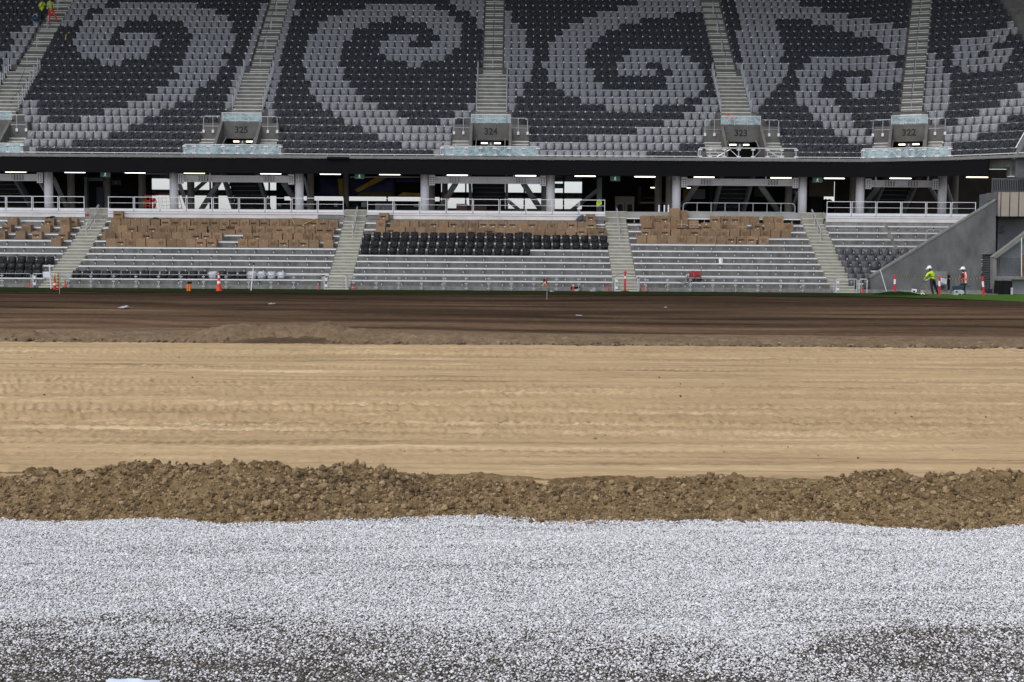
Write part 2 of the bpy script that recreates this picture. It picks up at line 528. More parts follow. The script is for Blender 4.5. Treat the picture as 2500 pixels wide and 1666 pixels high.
GRAV, gN, gL, gB, gR, gG = surf_mat('wet_gravel_base', [(0.32, (0.025, 0.022, 0.018)), (0.5, (0.068, 0.063, 0.055)), (0.68, (0.15, 0.143, 0.135))], 60, (1, 1, 1), bump=1.0, bscale=90, bdist=0.02)
SAND, *_ = surf_mat('dry_sand', [(0.32, (0.19, 0.135, 0.075)), (0.43, (0.345, 0.246, 0.138)), (0.56, (0.45, 0.325, 0.189)), (0.68, (0.62, 0.48, 0.31))], 1.0, (0.16, 3.2, 1), bump=0.55, bscale=26, bstretch=(0.7, 1.6, 1), bdist=0.02, fine=(9, (0.4, 1.8, 1)), mix=0.33)
BERM, *_ = surf_mat('damp_sand', [(0.34, (0.078, 0.051, 0.025)), (0.5, (0.185, 0.128, 0.067)), (0.7, (0.36, 0.26, 0.145))], 2.2, (1, 1, 1), bump=0.8, bscale=45, bdist=0.02, fine=(14, (1, 1, 1)), mix=0.55)
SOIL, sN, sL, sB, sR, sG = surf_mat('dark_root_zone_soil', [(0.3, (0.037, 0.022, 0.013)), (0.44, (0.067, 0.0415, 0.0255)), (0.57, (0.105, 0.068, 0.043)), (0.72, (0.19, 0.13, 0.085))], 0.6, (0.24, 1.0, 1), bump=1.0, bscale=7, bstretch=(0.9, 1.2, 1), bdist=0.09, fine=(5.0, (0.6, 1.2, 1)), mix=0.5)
# moisture, painted roof shade and grading marks of the soil, and how far the fines lie open in the gravel, are stored on the meshes
at_ = sN.new('ShaderNodeAttribute'); at_.attribute_name = 'dryness_shade'
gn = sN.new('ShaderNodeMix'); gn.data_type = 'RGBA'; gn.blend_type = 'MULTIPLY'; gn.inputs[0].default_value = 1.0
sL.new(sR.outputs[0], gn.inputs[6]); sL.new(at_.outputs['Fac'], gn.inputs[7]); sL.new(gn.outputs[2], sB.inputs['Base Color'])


def point_attr(o, name, arr):
    a = o.data.attributes.new(name, 'FLOAT', 'POINT')
    a.data.foreach_set('value', np.asarray(arr, np.float32).ravel())


GROUND = mat('distant_ground', (0.12, 0.115, 0.1), 0.95, var=0.2, scale=0.05)
MB().box(-900, 900, -300, 1500, -1.0, -0.45).build('ground', GROUND, kind='structure')

# --- berm line, read from the photograph: foot of the near face and crest, in photo pixels
S = 2500 / 2353.0
foot = [(0, 1193), (150, 1195), (350, 1198), (520, 1209), (640, 1207), (800, 1198), (950, 1190), (1100, 1187), (1250, 1195), (1400, 1195), (1550, 1197), (1700, 1200), (1850, 1200), (2000, 1212), (2200, 1224), (2352, 1217)]
crest = [(0, 1101), (120, 1090), (250, 1079), (370, 1070), (450, 1068), (600, 1067), (700, 1071), (800, 1079), (920, 1096), (980, 1108), (1050, 1120), (1150, 1136), (1200, 1128), (1300, 1118), (1450, 1115), (1600, 1108), (1700, 1104), (1800, 1101), (1870, 1105), (1950, 1090), (2050, 1086), (2150, 1089), (2250, 1086), (2352, 1086)]
GZ = -0.1
fp = [atz(x * S, y * S, GZ) for x, y in foot]
FX, FY = np.array([p.x for p in fp]), np.array([p.y for p in fp])
cp = []
for x, y in crest:
    p = at(x * S, y * S, 10.8)
    yc = float(np.interp(p.x, FX, FY)) + 0.75
    cp.append(at(x * S, y * S, yc))
CX, CZ = np.array([p.x for p in cp]), np.array([p.z for p in cp])
footY = lambda x: np.interp(x, FX, FY)
crestZ = lambda x: np.interp(x, CX, CZ)

# --- gravel bed (its stones are scattered below) with gentle wheel-worn waves
gx = np.linspace(-9, 9, 260); gy = np.linspace(3.0, 11.0, 200)
X, Y = np.meshgrid(gx, gy)


def gravel_z(X, Y):
    return GZ + 0.035 * fbm(X * 0.5 + 3, Y * 1.1, 3, 5) + 0.012 * fbm(X * 2.0, Y * 3.0, 3, 9)


gb_ = grid_object('gravel_bed', X, Y, gravel_z(X, Y), GRAV, kind='structure')


def wet_bound(x, y):
    b = 7.3 + 0.22 * fbm(x * 0.55 + 2.2, x * 0, 3, 141) + 0.15 * vnoise(x * 1.3, y * 1.7, 143)
    return b - 0.5 * np.exp(-((x - 1.35) / 0.45) ** 2) - 0.18 * (x < -1.9) * np.clip((-1.9 - x) / 0.8, 0, 1)


point_attr(gb_, 'fines', np.clip((wet_bound(X, Y) - Y) / 0.22 + 0.3, 0, 1))
gat = gN.new('ShaderNodeAttribute'); gat.attribute_name = 'fines'
gvo = gN.new('ShaderNodeTexVoronoi'); gvo.inputs['Scale'].default_value = 95
gL.new(gG.outputs['Position'], gvo.inputs['Vector'])
gpr = gN.new('ShaderNodeValToRGB'); gpr.color_ramp.elements[0].color = (0.44, 0.438, 0.455, 1); gpr.color_ramp.elements[1].color = (0.12, 0.12, 0.125, 1)
gpr.color_ramp.elements[0].position = 0.25; gpr.color_ramp.elements[1].position = 0.75
gL.new(gvo.outputs['Distance'], gpr.inputs[0])
gmx = gN.new('ShaderNodeMix'); gmx.data_type = 'RGBA'
gL.new(gat.outputs['Fac'], gmx.inputs[0]); gL.new(gpr.outputs[0], gmx.inputs[6]); gL.new(gR.outputs[0], gmx.inputs[7]); gL.new(gmx.outputs[2], gB.inputs['Base Color'])

# --- bank of damp sand between gravel and raked sand
bx = np.linspace(-7.6, 7.6, 820); bs = np.concatenate([np.linspace(-0.12, 0.95, 120), np.linspace(0.96, 2.3, 42)])
X, Sg = np.meshgrid(bx, bs)
fY = footY(X) + 0.05 * fbm(X * 3, X * 0 + 2, 3, 21)
Y = fY + Sg
zc = np.maximum(crestZ(X) - 0.025, 0.05)
s = np.clip(Sg / 0.75, 0, 1)
front = GZ - 0.03 + (zc - GZ + 0.03) * (0.75 * s ** 0.9 + 0.25 * np.sin(s * math.pi / 2))
back = np.clip((Sg - 0.75) / 0.75, 0, 1)
Z = np.where(Sg <= 0.75, front, zc * (1 - back * back * (3 - 2 * back)))
env = np.clip((Sg + 0.08) / 0.25, 0, 1) * (1 - np.clip((Sg - 1.0) / 0.5, 0, 1))
bil = lambda f, sd: np.abs(fbm(X * f, Y * f * 1.0, 2, sd)) * 2
lump = 0.062 * fbm(X * 2.2, Y * 2.6, 3, 31) + 0.04 * (bil(6.5, 37) - 0.3) + 0.022 * (bil(15, 41) - 0.3) + 0.036 * vnoise(X * 19, Y * 22, 43) + 0.016 * vnoise(X * 45, Y * 45, 47)
crumb = np.clip(vnoise(X * 14 + 5, Y * 16, 53) - 0.15, 0, 1) * 0.05
lowrub = 0.45 + 0.75 * np.clip(s, 0, 1)
Z = Z + env * (lump * lowrub + crumb)
Z = np.where(Sg > 1.5, Z * (1 - np.clip((Sg - 1.5) / 0.5, 0, 1)) - 0.03 * np.clip((Sg - 1.6) / 0.5, 0, 1), Z)
Yo = Y - env * 0.05 * fbm(X * 9, Sg * 9, 2, 61)
grid_object('sand_bank', X, Yo, Z, BERM, smooth=False, kind='structure')
BX_, BY_, BZ_ = X, Yo, Z

# --- raked sand with tyre and track marks running along the pitch
e0, e1 = atz(0, 834.5, 0), atz(2500, 853, 0)
soilY = lambda x: e0.y + (x - e0.x) * (e1.y - e0.y) / (e1.x - e0.x)
ys = [11.0]
while ys[-1] < 30.5:
    ys.append(ys[-1] + max(0.028, 0.00028 * ys[-1] ** 2))
ys = np.array(ys); us = np.linspace(-0.6, 0.6, 1100)
U, Y = np.meshgrid(us, ys)
X = U * (Y + 2)
warp = Y + 0.12 * fbm(X * 0.11, Y * 0.4, 2, 71)
near = np.clip((Y - 11.5) / 3.0, 0.12, 1)
Z = 0.03 * fbm(X * 0.07, warp * 3.6, 5, 73, 0.72) + 0.014 * fbm(X * 0.9, warp * 8, 3, 77) + 0.01 * vnoise(X * 7, Y * 6, 79)
rutz = np.clip(fbm(X * 0.09 + 4, warp * 1.1, 3, 74) + 0.25, 0, 0.6)
Z += rutz * near * (0.05 * vnoise(X * 4.5, warp * 7, 75) + 0.04 * vnoise(X * 9, warp * 12, 76))
lr = np.random.default_rng(5)
for k, yc in enumerate(np.sort(lr.uniform(12.0, 28.0, 52))):
    w = lr.uniform(0.08, 0.2)
    amp = lr.uniform(0.006, 0.014) * (1.5 if 14 < yc < 21 else 0.8)
    env = np.exp(-((warp - yc - 0.05 * np.sin(X * 0.2 + k)) / w) ** 4)
    pres = np.clip(0.6 + 1.6 * vnoise(X * 0.35 + k * 7, X * 0 + k, 83), 0, 1)
    pitch = lr.uniform(0.1, 0.19); skew = lr.uniform(-0.8, 0.8)
    lug = np.sin(2 * math.pi * (X + skew * (warp - yc) + 0.03 * vnoise(X * 4, Y * 4, 87)) / pitch)
    Z += env * pres * amp * 0.8 * near * np.clip(lug * 1.6 + vnoise(X * 5, Y * 9, 89) * 1.5, -1, 1) - env * 0.016 * near
    Z += pres * 0.018 * near * np.exp(-((warp - yc - w * 1.2) / 0.06) ** 2)
Z += np.clip(vnoise(X * 6, Y * 7, 91) - 0.36, 0, 1) * 0.12 * (vnoise(X * 0.5, Y * 1.0, 95) > 0.08)
rowr = np.random.default_rng(8)
r1 = rowr.normal(0, 1, len(ys))[:, None]; r2 = rowr.normal(0, 1, len(ys))[:, None]
mk = np.clip(0.55 + 1.5 * fbm(X * 0.06, Y * 0.9, 3, 201), 0.05, 1.4)
Z += near * (0.0105 * r1 * mk + 0.0095 * r2 * np.clip(0.5 + 1.6 * fbm(X * 0.12 + 9, Y * 0.5, 3, 203), 0, 1.3))
vn = rowr.normal(0, 1, X.shape); vn = (vn + np.roll(vn, 1, 1) + np.roll(vn, -1, 1)) / 1.7
Z += near * vn * (0.0022 + 0.012 * rutz)
Sf = Y - footY(X)
Z = np.where(Sf < 1.25, Z, Z)
Z = np.minimum(Z, np.maximum(crestZ(X) - 0.025, 0.05) * 0.8 - 0.03 + 0.16 * np.clip((Sf - 0.9) / 1.2, 0, 1) ** 1.3 + 10 * (Sf > 2.1))
Z = np.where(Sf < 0.72, -0.35, Z)
grid_object('sand_field', X, Y, Z, SAND, kind='structure')

# --- dark soil spread over the far half, its ragged near edge with a mound of sand-and-soil
px_h = [(-400, 0.13), (0, 0.14), (200, 0.13), (330, 0.11), (470, 0.14), (520, 0.27), (570, 0.31), (650, 0.3), (740, 0.31), (775, 0.37), (800, 0.34), (860, 0.25), (920, 0.18), (990, 0.13), (1100, 0.09), (1400, 0.075), (1700, 0.06), (2000, 0.06), (2500, 0.055), (2900, 0.05)]
HX = np.array([(p[0] - 1250) / F * 29.6 for p in px_h]); HH = np.array([p[1] for p in px_h])
vx = np.linspace(-19, 19, 900); vs_ = np.concatenate([np.linspace(-0.1, 2.0, 64), np.linspace(2.06, 4.0, 24)])
X, Sg = np.meshgrid(vx, vs_)
edge = soilY(X) + 0.1 * fbm(X * 0.9, X * 0, 4, 101)
hol = np.exp(-((X - (692 - 1250) / F * 29.6) / 1.15) ** 4)          # scooped-out front of the mound
Y = edge + Sg
h = np.interp(X, HX, HH)
rise = np.clip((Sg - 0.75 * hol) / (0.75 - 0.25 * hol), 0, 1)
fall = 1 - np.clip((Sg - 1.2 - 0.4 * hol) / 1.3, 0, 1)
prof = rise * rise * (3 - 2 * rise) * (0.25 + 0.75 * fall * fall * (3 - 2 * fall))
Z = h * prof + 0.03 * np.clip(Sg / 0.3, 0, 1) + hol * 0.06 * np.clip(Sg / 0.7, 0, 1) * (1 - rise)
rough = np.clip(Sg / 0.15, 0, 1) * (1 - np.clip((Sg - 1.8) / 2.0, 0, 0.9)) * (1 - 0.9 * hol * (rise < 0.02))
Z = Z + rough * (0.07 * (np.abs(fbm(X * 2.2, Y * 2.6, 3, 111)) * 2 - 0.3) + 0.035 * fbm(X * 8, Y * 8, 3, 117) * (0.6 + h * 4))
Z -= 0.05 * (Sg < 0)
RIDGE, rN, rL, rB, rR, rG = surf_mat('brown_crumbs', [(0.3, (0.09, 0.061, 0.039)), (0.5, (0.17, 0.121, 0.077)), (0.72, (0.29, 0.212, 0.138))], 1.1, (0.6, 1, 1), bump=0.8, bscale=25, bdist=0.03, fine=(7, (1, 1, 1)), mix=0.5)
rid = grid_object('soil_ridge', X, Y, Z, RIDGE, smooth=False, kind='structure')
point_attr(rid, 'dryness_shade', np.clip(1 - 0.5 * np.clip(hol * 1.3, 0, 1) * (rise < 0.12), 0.2, 1))      # the scooped face is still damp
ra = rN.new('ShaderNodeAttribute'); ra.attribute_name = 'dryness_shade'
rm = rN.new('ShaderNodeMix'); rm.data_type = 'RGBA'; rm.blend_type = 'MULTIPLY'; rm.inputs[0].default_value = 1.0
rL.new(rR.outputs[0], rm.inputs[6]); rL.new(ra.outputs['Fac'], rm.inputs[7]); rL.new(rm.outputs[2], rB.inputs['Base Color'])
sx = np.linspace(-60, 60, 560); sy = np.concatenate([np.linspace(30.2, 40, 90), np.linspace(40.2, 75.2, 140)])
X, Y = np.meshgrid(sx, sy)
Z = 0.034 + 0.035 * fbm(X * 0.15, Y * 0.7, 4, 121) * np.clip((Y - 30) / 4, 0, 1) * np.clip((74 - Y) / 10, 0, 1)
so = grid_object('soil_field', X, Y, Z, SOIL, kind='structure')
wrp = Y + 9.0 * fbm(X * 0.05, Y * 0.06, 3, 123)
dry_shade = np.interp(Y, [30, 38, 50, 62, 74], [1.5, 1.2, 0.82, 0.55, 0.42])  # falloff towards the stand paints roof shade as well as wetter soil
dry_shade = dry_shade * (1 + 1.0 * fbm(X * 0.07, wrp * 0.6, 4, 125)) + 0.25 * np.clip(fbm(X * 0.3, wrp * 2.2, 3, 127), 0, 1)
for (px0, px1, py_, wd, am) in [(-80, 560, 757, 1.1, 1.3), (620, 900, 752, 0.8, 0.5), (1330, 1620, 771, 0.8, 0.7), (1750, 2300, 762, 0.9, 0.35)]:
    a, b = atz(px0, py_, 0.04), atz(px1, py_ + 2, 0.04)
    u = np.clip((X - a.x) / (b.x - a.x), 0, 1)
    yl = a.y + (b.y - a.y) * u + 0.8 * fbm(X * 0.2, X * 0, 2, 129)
    dry_shade += am * np.exp(-((Y - yl) / wd) ** 2) * np.sin(np.pi * u) ** 0.7
point_attr(so, 'dryness_shade', np.clip(dry_shade, 0.25, 3.2))

# --- strip of turf in front of the barrier, widening towards the corner
tp = [atz(-300, 712.0, 0.06), atz(0, 711.5, 0.06), atz(600, 715.8, 0.06), atz(1250, 719, 0.06), atz(1900, 723.5, 0.06), atz(2120, 725, 0.06), atz(2250, 727.5, 0.06), atz(2380, 732, 0.06), atz(2500, 736.5, 0.06), atz(2700, 745, 0.06)]
n = 300
xs = np.linspace(-45, 36, n)
edge = np.interp(xs, [p.x for p in tp], [p.y for p in tp]) + 0.12 * fbm(xs * 1.7, xs * 0, 3, 131)
V = np.linspace(0, 1, 14)[:, None]
X = np.repeat(xs[None, :], 14, 0); Y = edge[None, :] * (1 - V) + 76.5 * V
Z = 0.055 + 0.03 * np.clip(V * 5, 0, 1) + 0.02 * fbm(X * 3, Y * 3, 2, 133)
TURFMIX = bpy.data.materials.new('turf_strip'); TURFMIX.use_nodes = True
tN, tL = TURFMIX.node_tree.nodes, TURFMIX.node_tree.links
tb = tN['Principled BSDF']; tb.inputs['Roughness'].default_value = 0.95; tb.inputs['Specular IOR Level'].default_value = 0.03
tg = tN.new('ShaderNodeNewGeometry'); tsx = tN.new('ShaderNodeSeparateXYZ'); tL.new(tg.outputs['Position'], tsx.inputs[0])
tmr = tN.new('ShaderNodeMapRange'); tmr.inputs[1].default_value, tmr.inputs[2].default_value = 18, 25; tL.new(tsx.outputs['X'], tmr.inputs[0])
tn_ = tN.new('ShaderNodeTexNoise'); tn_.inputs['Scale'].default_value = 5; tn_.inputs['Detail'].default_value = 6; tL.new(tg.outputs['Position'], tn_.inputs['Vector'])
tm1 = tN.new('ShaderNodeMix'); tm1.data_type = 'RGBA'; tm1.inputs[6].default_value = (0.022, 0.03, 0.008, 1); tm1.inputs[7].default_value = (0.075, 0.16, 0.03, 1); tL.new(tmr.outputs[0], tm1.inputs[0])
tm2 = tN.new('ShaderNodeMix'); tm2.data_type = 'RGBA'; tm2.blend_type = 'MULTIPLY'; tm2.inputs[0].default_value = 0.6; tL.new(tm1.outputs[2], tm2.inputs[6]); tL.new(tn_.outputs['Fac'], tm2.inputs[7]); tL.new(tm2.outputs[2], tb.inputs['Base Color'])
grid_object('turf_strip', X, Y, Z, TURFMIX, kind='structure')


# --- scattered stones and clods: points placed here, a rock instanced on each by geometry nodes
def rock_mesh(name, seed, m, flat=0.62, sub=1, rough=0.22):
    bm = bmesh.new()
    bmesh.ops.create_icosphere(bm, subdivisions=sub, radius=0.5)
    r = np.random.default_rng(seed)
    ax = (r.uniform(0.85, 1.2), r.uniform(0.7, 1.0), flat * r.uniform(0.8, 1.15))
    for v in bm.verts:
        k = 1 + r.uniform(-rough, rough)
        v.co = Vector((v.co.x * ax[0] * k, v.co.y * ax[1] * k, v.co.z * ax[2] * k))
    me = bpy.data.meshes.new(name); bm.to_mesh(me); bm.free()
    me.materials.append(m)
    return me


def scatter(name, pts, scl, rocks, **props):
    me = bpy.data.meshes.new(name)
    me.vertices.add(len(pts)); me.vertices.foreach_set('co', np.asarray(pts, np.float32).ravel())
    a = me.attributes.new('scl', 'FLOAT', 'POINT'); a.data.foreach_set('value', np.asarray(scl, np.float32))
    me.update()
    o = bpy.data.objects.new(name, me); COL.objects.link(o)
    col = bpy.data.collections.new(name + '_rocks')
    for i, rm in enumerate(rocks):
        col.objects.link(bpy.data.objects.new('rock', rm))
    ng = bpy.data.node_groups.new(name, 'GeometryNodeTree')
    ng.interface.new_socket('Geometry', in_out='INPUT', socket_type='NodeSocketGeometry')
    ng.interface.new_socket('Geometry', in_out='OUTPUT', socket_type='NodeSocketGeometry')
    N, L = ng.nodes, ng.links
    gi, go = N.new('NodeGroupInput'), N.new('NodeGroupOutput')
    ip = N.new('GeometryNodeInstanceOnPoints')
    ci = N.new('GeometryNodeCollectionInfo'); ci.inputs[0].default_value = col
    ci.inputs['Separate Children'].default_value = True; ci.inputs['Reset Children'].default_value = True
    rv = N.new('FunctionNodeRandomValue'); rv.data_type = 'FLOAT_VECTOR'
    rv.inputs[0].default_value = (-0.5, -0.5, 0); rv.inputs[1].default_value = (0.5, 0.5, 6.28)
    na = N.new('GeometryNodeInputNamedAttribute'); na.data_type = 'FLOAT'; na.inputs['Name'].default_value = 'scl'
    L.new(gi.outputs[0], ip.inputs['Points']); L.new(ci.outputs[0], ip.inputs['Instance'])
    ip.inputs['Pick Instance'].default_value = True
    e2r = N.new('FunctionNodeEulerToRotation'); L.new(rv.outputs[0], e2r.inputs[0])
    L.new(e2r.outputs[0], ip.inputs['Rotation'])
    L.new(na.outputs[0], ip.inputs['Scale']); L.new(ip.outputs[0], go.inputs[0])
    md = o.modifiers.new('scatter', 'NODES'); md.node_group = ng
    for k, v in props.items():
        o[k] = v
    return o


def stone_mat(name, stops):
    m = bpy.data.materials.new(name); m.use_nodes = True
    N, L = m.node_tree.nodes, m.node_tree.links
    b = N['Principled BSDF']; b.inputs['Roughness'].default_value = 0.75; b.inputs['Specular IOR Level'].default_value = 0.25
    oi = N.new('ShaderNodeObjectInfo'); rp = N.new('ShaderNodeValToRGB')
    while len(rp.color_ramp.elements) < len(stops): rp.color_ramp.elements.new(0.5)
    for e, (p, c) in zip(rp.color_ramp.elements, stops):
        e.position = p; e.color = (*c, 1)
    L.new(oi.outputs['Random'], rp.inputs[0]); L.new(rp.outputs[0], b.inputs['Base Color'])
    return m


STONE = stone_mat('pale_gravel', [(0.0, (0.3, 0.298, 0.305)), (0.15, (0.48, 0.477, 0.49)), (0.55, (0.665, 0.66, 0.682)), (0.93, (0.79, 0.785, 0.81)), (1.0, (0.42, 0.37, 0.31))])
DSTONE = stone_mat('dark_gravel', [(0.0, (0.036, 0.032, 0.026)), (0.5, (0.11, 0.1, 0.086)), (1.0, (0.27, 0.255, 0.235))])
gr = np.random.default_rng(21)


def wedge_points(n, y0, y1, half=0.5, pad=1.7):
    y = np.sqrt(gr.uniform(y0 ** 2, y1 ** 2, n)); x = gr.uniform(-1, 1, n) * (half * y + pad)
    return x, y


n = 760000
x, y = wedge_points(n, 5.3, 10.75)
fyx = footY(x)
bound = wet_bound(x, y)
t = np.clip((bound - y) / 0.16, 0, 1)
patch = np.clip(0.5 + 1.7 * fbm(x * 0.9, y * 2.6 + x * 0.35, 3, 151), 0, 1)
low = (0.26 + 0.55 * patch) * np.clip(0.4 + (y - 6.0) / 1.1 + 0.35 * np.clip((x + 0.7) / 2.0, -0.9, 1.0), 0.12, 1.0)
streak = 1 - 0.45 * np.clip((fbm(x * 0.45, y * 4.5, 3, 157) - 0.25) * 4, 0, 1)
dens = (1 - t) * 1.0 * streak + t * low
keep = (gr.uniform(0, 1, n) < dens) & (y < fyx + 0.1 + 0.05 * gr.normal(size=n))
x, y = x[keep], y[keep]
sc_ = np.clip(gr.lognormal(math.log(0.0098), 0.3, len(x)), 0.0055, 0.021)
z = gravel_z(x, y) + sc_ * 0.25 + gr.uniform(0, 0.006, len(x))
scatter('gravel_stones', np.stack([x, y, z], 1), sc_, [rock_mesh('stone', 300 + i, STONE) for i in range(5)], kind='stuff')
n = 165000
x, y = wedge_points(n, 5.3, 8.0)
k_ = y < wet_bound(x, y) + 0.1
x, y = x[k_], y[k_]; n = len(x)
sc_ = np.clip(gr.lognormal(math.log(0.012), 0.32, n), 0.006, 0.024)
scatter('dark_gravel', np.stack([x, y, gravel_z(x, y) + 0.001], 1), sc_, [rock_mesh('stone', 320 + i, DSTONE) for i in range(4)], kind='stuff')
# clods of damp sand over the bank
n = 34000
ii = gr.integers(8, 118, n * 2); jj = gr.integers(0, len(bx), n * 2)
ok = gr.uniform(0, 1, n * 2) < 0.8 - 0.35 * np.clip((ii - 70) / 30, 0, 1)
ii, jj = ii[ok], jj[ok]; n = len(ii)
x, y, zf = BX_[ii, jj], BY_[ii, jj], BZ_[ii, jj]
sc_ = np.clip(gr.lognormal(math.log(0.0125), 0.62, n), 0.006, 0.06) * (0.7 + 0.5 * np.clip(vnoise(x * 2, y * 3, 161) + 0.5, 0, 1))
CLOD = stone_mat('sand_clods', [(0.0, (0.075, 0.049, 0.025)), (0.4, (0.165, 0.114, 0.06)), (1.0, (0.34, 0.245, 0.138))])
scatter('sand_clods', np.stack([x, y, zf + sc_ * 0.15], 1), sc_, [rock_mesh('clod', 340 + i, CLOD, 0.85, 2, 0.24) for i in range(6)], kind='stuff')
n = 2600
x = gr.uniform(-13, 15, n); q = np.abs(gr.normal(0.35, 0.45, n))
keep = ~((np.abs(x - (692 - 1250) / F * 29.6) < 1.2) & (q < 0.85)); x, q = x[keep], q[keep]; n = len(x)
y = soilY(x) + q
hh = np.interp(x, HX, HH)
sc_ = np.clip(gr.lognormal(math.log(0.04), 0.5, n), 0.02, 0.12)
RCLOD = stone_mat('soil_clods', [(0.0, (0.075, 0.05, 0.032)), (0.5, (0.15, 0.105, 0.067)), (1.0, (0.28, 0.205, 0.133))])
scatter('soil_clods', np.stack([x, y, 0.03 + 0.5 * hh * np.clip(q / 0.7, 0, 1)], 1), sc_, [rock_mesh('clod', 360 + i, RCLOD, 0.75, 1, 0.16) for i in range(4)], kind='stuff')

# crumbs and pebbles lying about on the raked sand
n = 200
y = 11.6 + 17 * gr.beta(1.0, 1.6, n); x = gr.uniform(-1, 1, n) * (0.45 * y + 1)
sc_ = np.clip(gr.lognormal(math.log(0.014), 0.5, n), 0.008, 0.05)
scatter('sand_crumbs', np.stack([x, y, 0.006 + 0 * x], 1), sc_, [rock_mesh('crumb', 380 + i, RCLOD, 0.7, 1, 0.2) for i in range(3)], kind='stuff')
# ================================================================ UPPER TERRACE
Y0 = 91.0
A_, B_ = R(20), R(36)
K1X, K12 = 24.9, 6.0
DIR = [Vector((1, 0, 0)), Vector((math.cos(A_), -math.sin(A_), 0)), Vector((math.cos(B_), -math.sin(B_), 0))]
NRM = [Vector((0, 1, 0)), Vector((math.sin(A_), math.cos(A_), 0)), Vector((math.sin(B_), math.cos(B_), 0))]
K1 = Vector((K1X, Y0, 0)); K2 = K1 + DIR[1] * K12
TA, TB = math.tan(A_ / 2), math.tan((B_ - A_) / 2)


def corner(k, t):
    if k == 1:
        return K1 + Vector((t * TA, t, 0))
    return K2 + NRM[1] * t + DIR[1] * (t * TB)


def seglen(t):
    return K12 + t * TA + t * TB


def upt(t, u):
    """Point, facet number on the line t metres behind the front row, u metres along it (u is X on the straight part)."""
    c1 = corner(1, t)
    if u <= c1.x:
        return Vector((u, Y0 + t, 0)), 0
    d = u - c1.x
    if d <= seglen(t):
        return c1 + DIR[1] * d, 1
    return corner(2, t) + DIR[2] * (d - seglen(t)), 2


def ucorner(k, t):
    return corner(1, t).x + (seglen(t) if k == 2 else 0)


def usweep(mb, prof, u0, u1, tref, mi=0):
    """Sweep the closed profile [(t, z)] along the bowl from u0 to u1 (measured on line tref)."""
    st = []
    p, k = upt(tref, u0); st.append(('e', p, NRM[k]))
    for kk in (1, 2):
        if u0 < ucorner(kk, tref) - 1e-4 and u1 > ucorner(kk, tref) + 1e-4:
            st.append(('c', kk))
    p, k = upt(tref, u1); st.append(('e', p, NRM[k]))
    n = len(prof)
    vs = []
    for s_ in st:
        for t, z in prof:
            q = corner(s_[1], t) if s_[0] == 'c' else s_[1] + s_[2] * (t - tref)
            vs.append((q.x, q.y, z))
    fs = []
    for i in range(len(st) - 1):
        for j in range(n):
            a, b = i * n + j, i * n + (j + 1) % n
            fs.append((a, b, b + n, a + n))
    fs.append(tuple(range(n))[::-1]); fs.append(tuple(range((len(st) - 1) * n, len(st) * n)))
    mb.add(vs, fs, mi)


UEND = 46.0
UBEG = -52.0
NROW = 25
ZC0 = at(1250, 377.0, Y0).z
ZC22 = at(1250, 6.0, Y0 + 17.6).z
UR = (ZC22 - ZC0) / 22.0
zc_u = lambda i: ZC0 + UR * i
T_u = lambda i: zc_u(i) - 0.30
AISLE = [(-38.2, '326'), (-19.9, '325'), (-1.65, '324'), (16.65, '323')]
V322 = 3.1
aisle_u = lambda t: [-38.2, -19.9, -1.65, 16.65, 24.9 + 2 * t * TA + V322]
NUMW = {'326': 'three-two-six', '325': 'three-two-five', '324': 'three-two-four', '323': 'three-two-three', '322': 'three-two-two', '321': 'three-two-one'}
BLOCK = ['326', '325', '324', '323', '322', '321']   # block i lies before aisle i


def half(i, a):
    """Half width of the seat-free strip at aisle a, row i."""
    s_ = 0.86 if a == 4 else 1.0
    if i == 0: return 3.5 * s_
    if i <= 3: return 2.82 * s_
    if i == 4: return (2.0 if a != 4 else 1.5)
    if i == 5: return 1.55 * (0.8 if a == 4 else 1)
    if i <= 11 and a != 4: return 1.22
    return 0.86


ut = thing('upper_terrace', 'steep upper terrace of grey concrete rows above the long black fascia', 'terrace', (0, 91, 9))
LEDGE_T = at(1250, 383.0, Y0 - 1.0).z
LEDGE_B = at(1250, 390.0, Y0 - 1.0).z
FAS_B = at(1250, 427.5, Y0 - 1.0).z
for i in range(NROW):
    t0 = 0.8 * i - 0.35
    prof = [(t0, T_u(i) - 0.75), (t0 + 0.95, T_u(i) - 0.75), (t0 + 0.95, T_u(i)), (t0, T_u(i))]
    mb = MB()
    if i <= 3:                                           # the front rows stop at the tunnel mouths
        cuts, u = [], UBEG
        for a, ua in enumerate(aisle_u(0.8 * i)):
            h = 2.8 * (0.86 if a == 4 else 1)
            if ua - h > u: cuts.append((u, ua - h))
            u = ua + h
        cuts.append((u, UEND))
    else:
        cuts = [(UBEG, UEND)]
    for c0, c1 in cuts:
        usweep(mb, prof, c0, c1, 0.8 * i)
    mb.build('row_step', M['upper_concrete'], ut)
# ledge, fascia and rail brackets
mb = MB(); usweep(mb, [(-1.0, LEDGE_B), (-0.353, LEDGE_B), (-0.353, LEDGE_T), (-1.0, LEDGE_T)], UBEG, UEND, -1.0)
mb.build('ledge', M['ledge'], ut)
FEND = 33.2
mb = MB()
us_ = [UBEG, -36.5, -24.7, -12.8, -1.0, 10.6, 22.4, 28.4, FEND]
for a, b in zip(us_[:-1], us_[1:]):
    mb = MB(); usweep(mb, [(-0.97, FAS_B), (-0.8, FAS_B), (-0.8, LEDGE_B - 0.002), (-0.97, LEDGE_B - 0.002)], a, b - 0.006, -0.97)
    mb.build('fascia_panel', M['fascia'], ut)
pc = at(825, 384.5, Y0 - 1.05)
MB().box(pc.x - 0.78, pc.x + 0.78, 89.9, 89.995, LEDGE_B - 0.05, LEDGE_B + 0.1).build('cover_plate', M['fascia'], ut)
clip = MB()
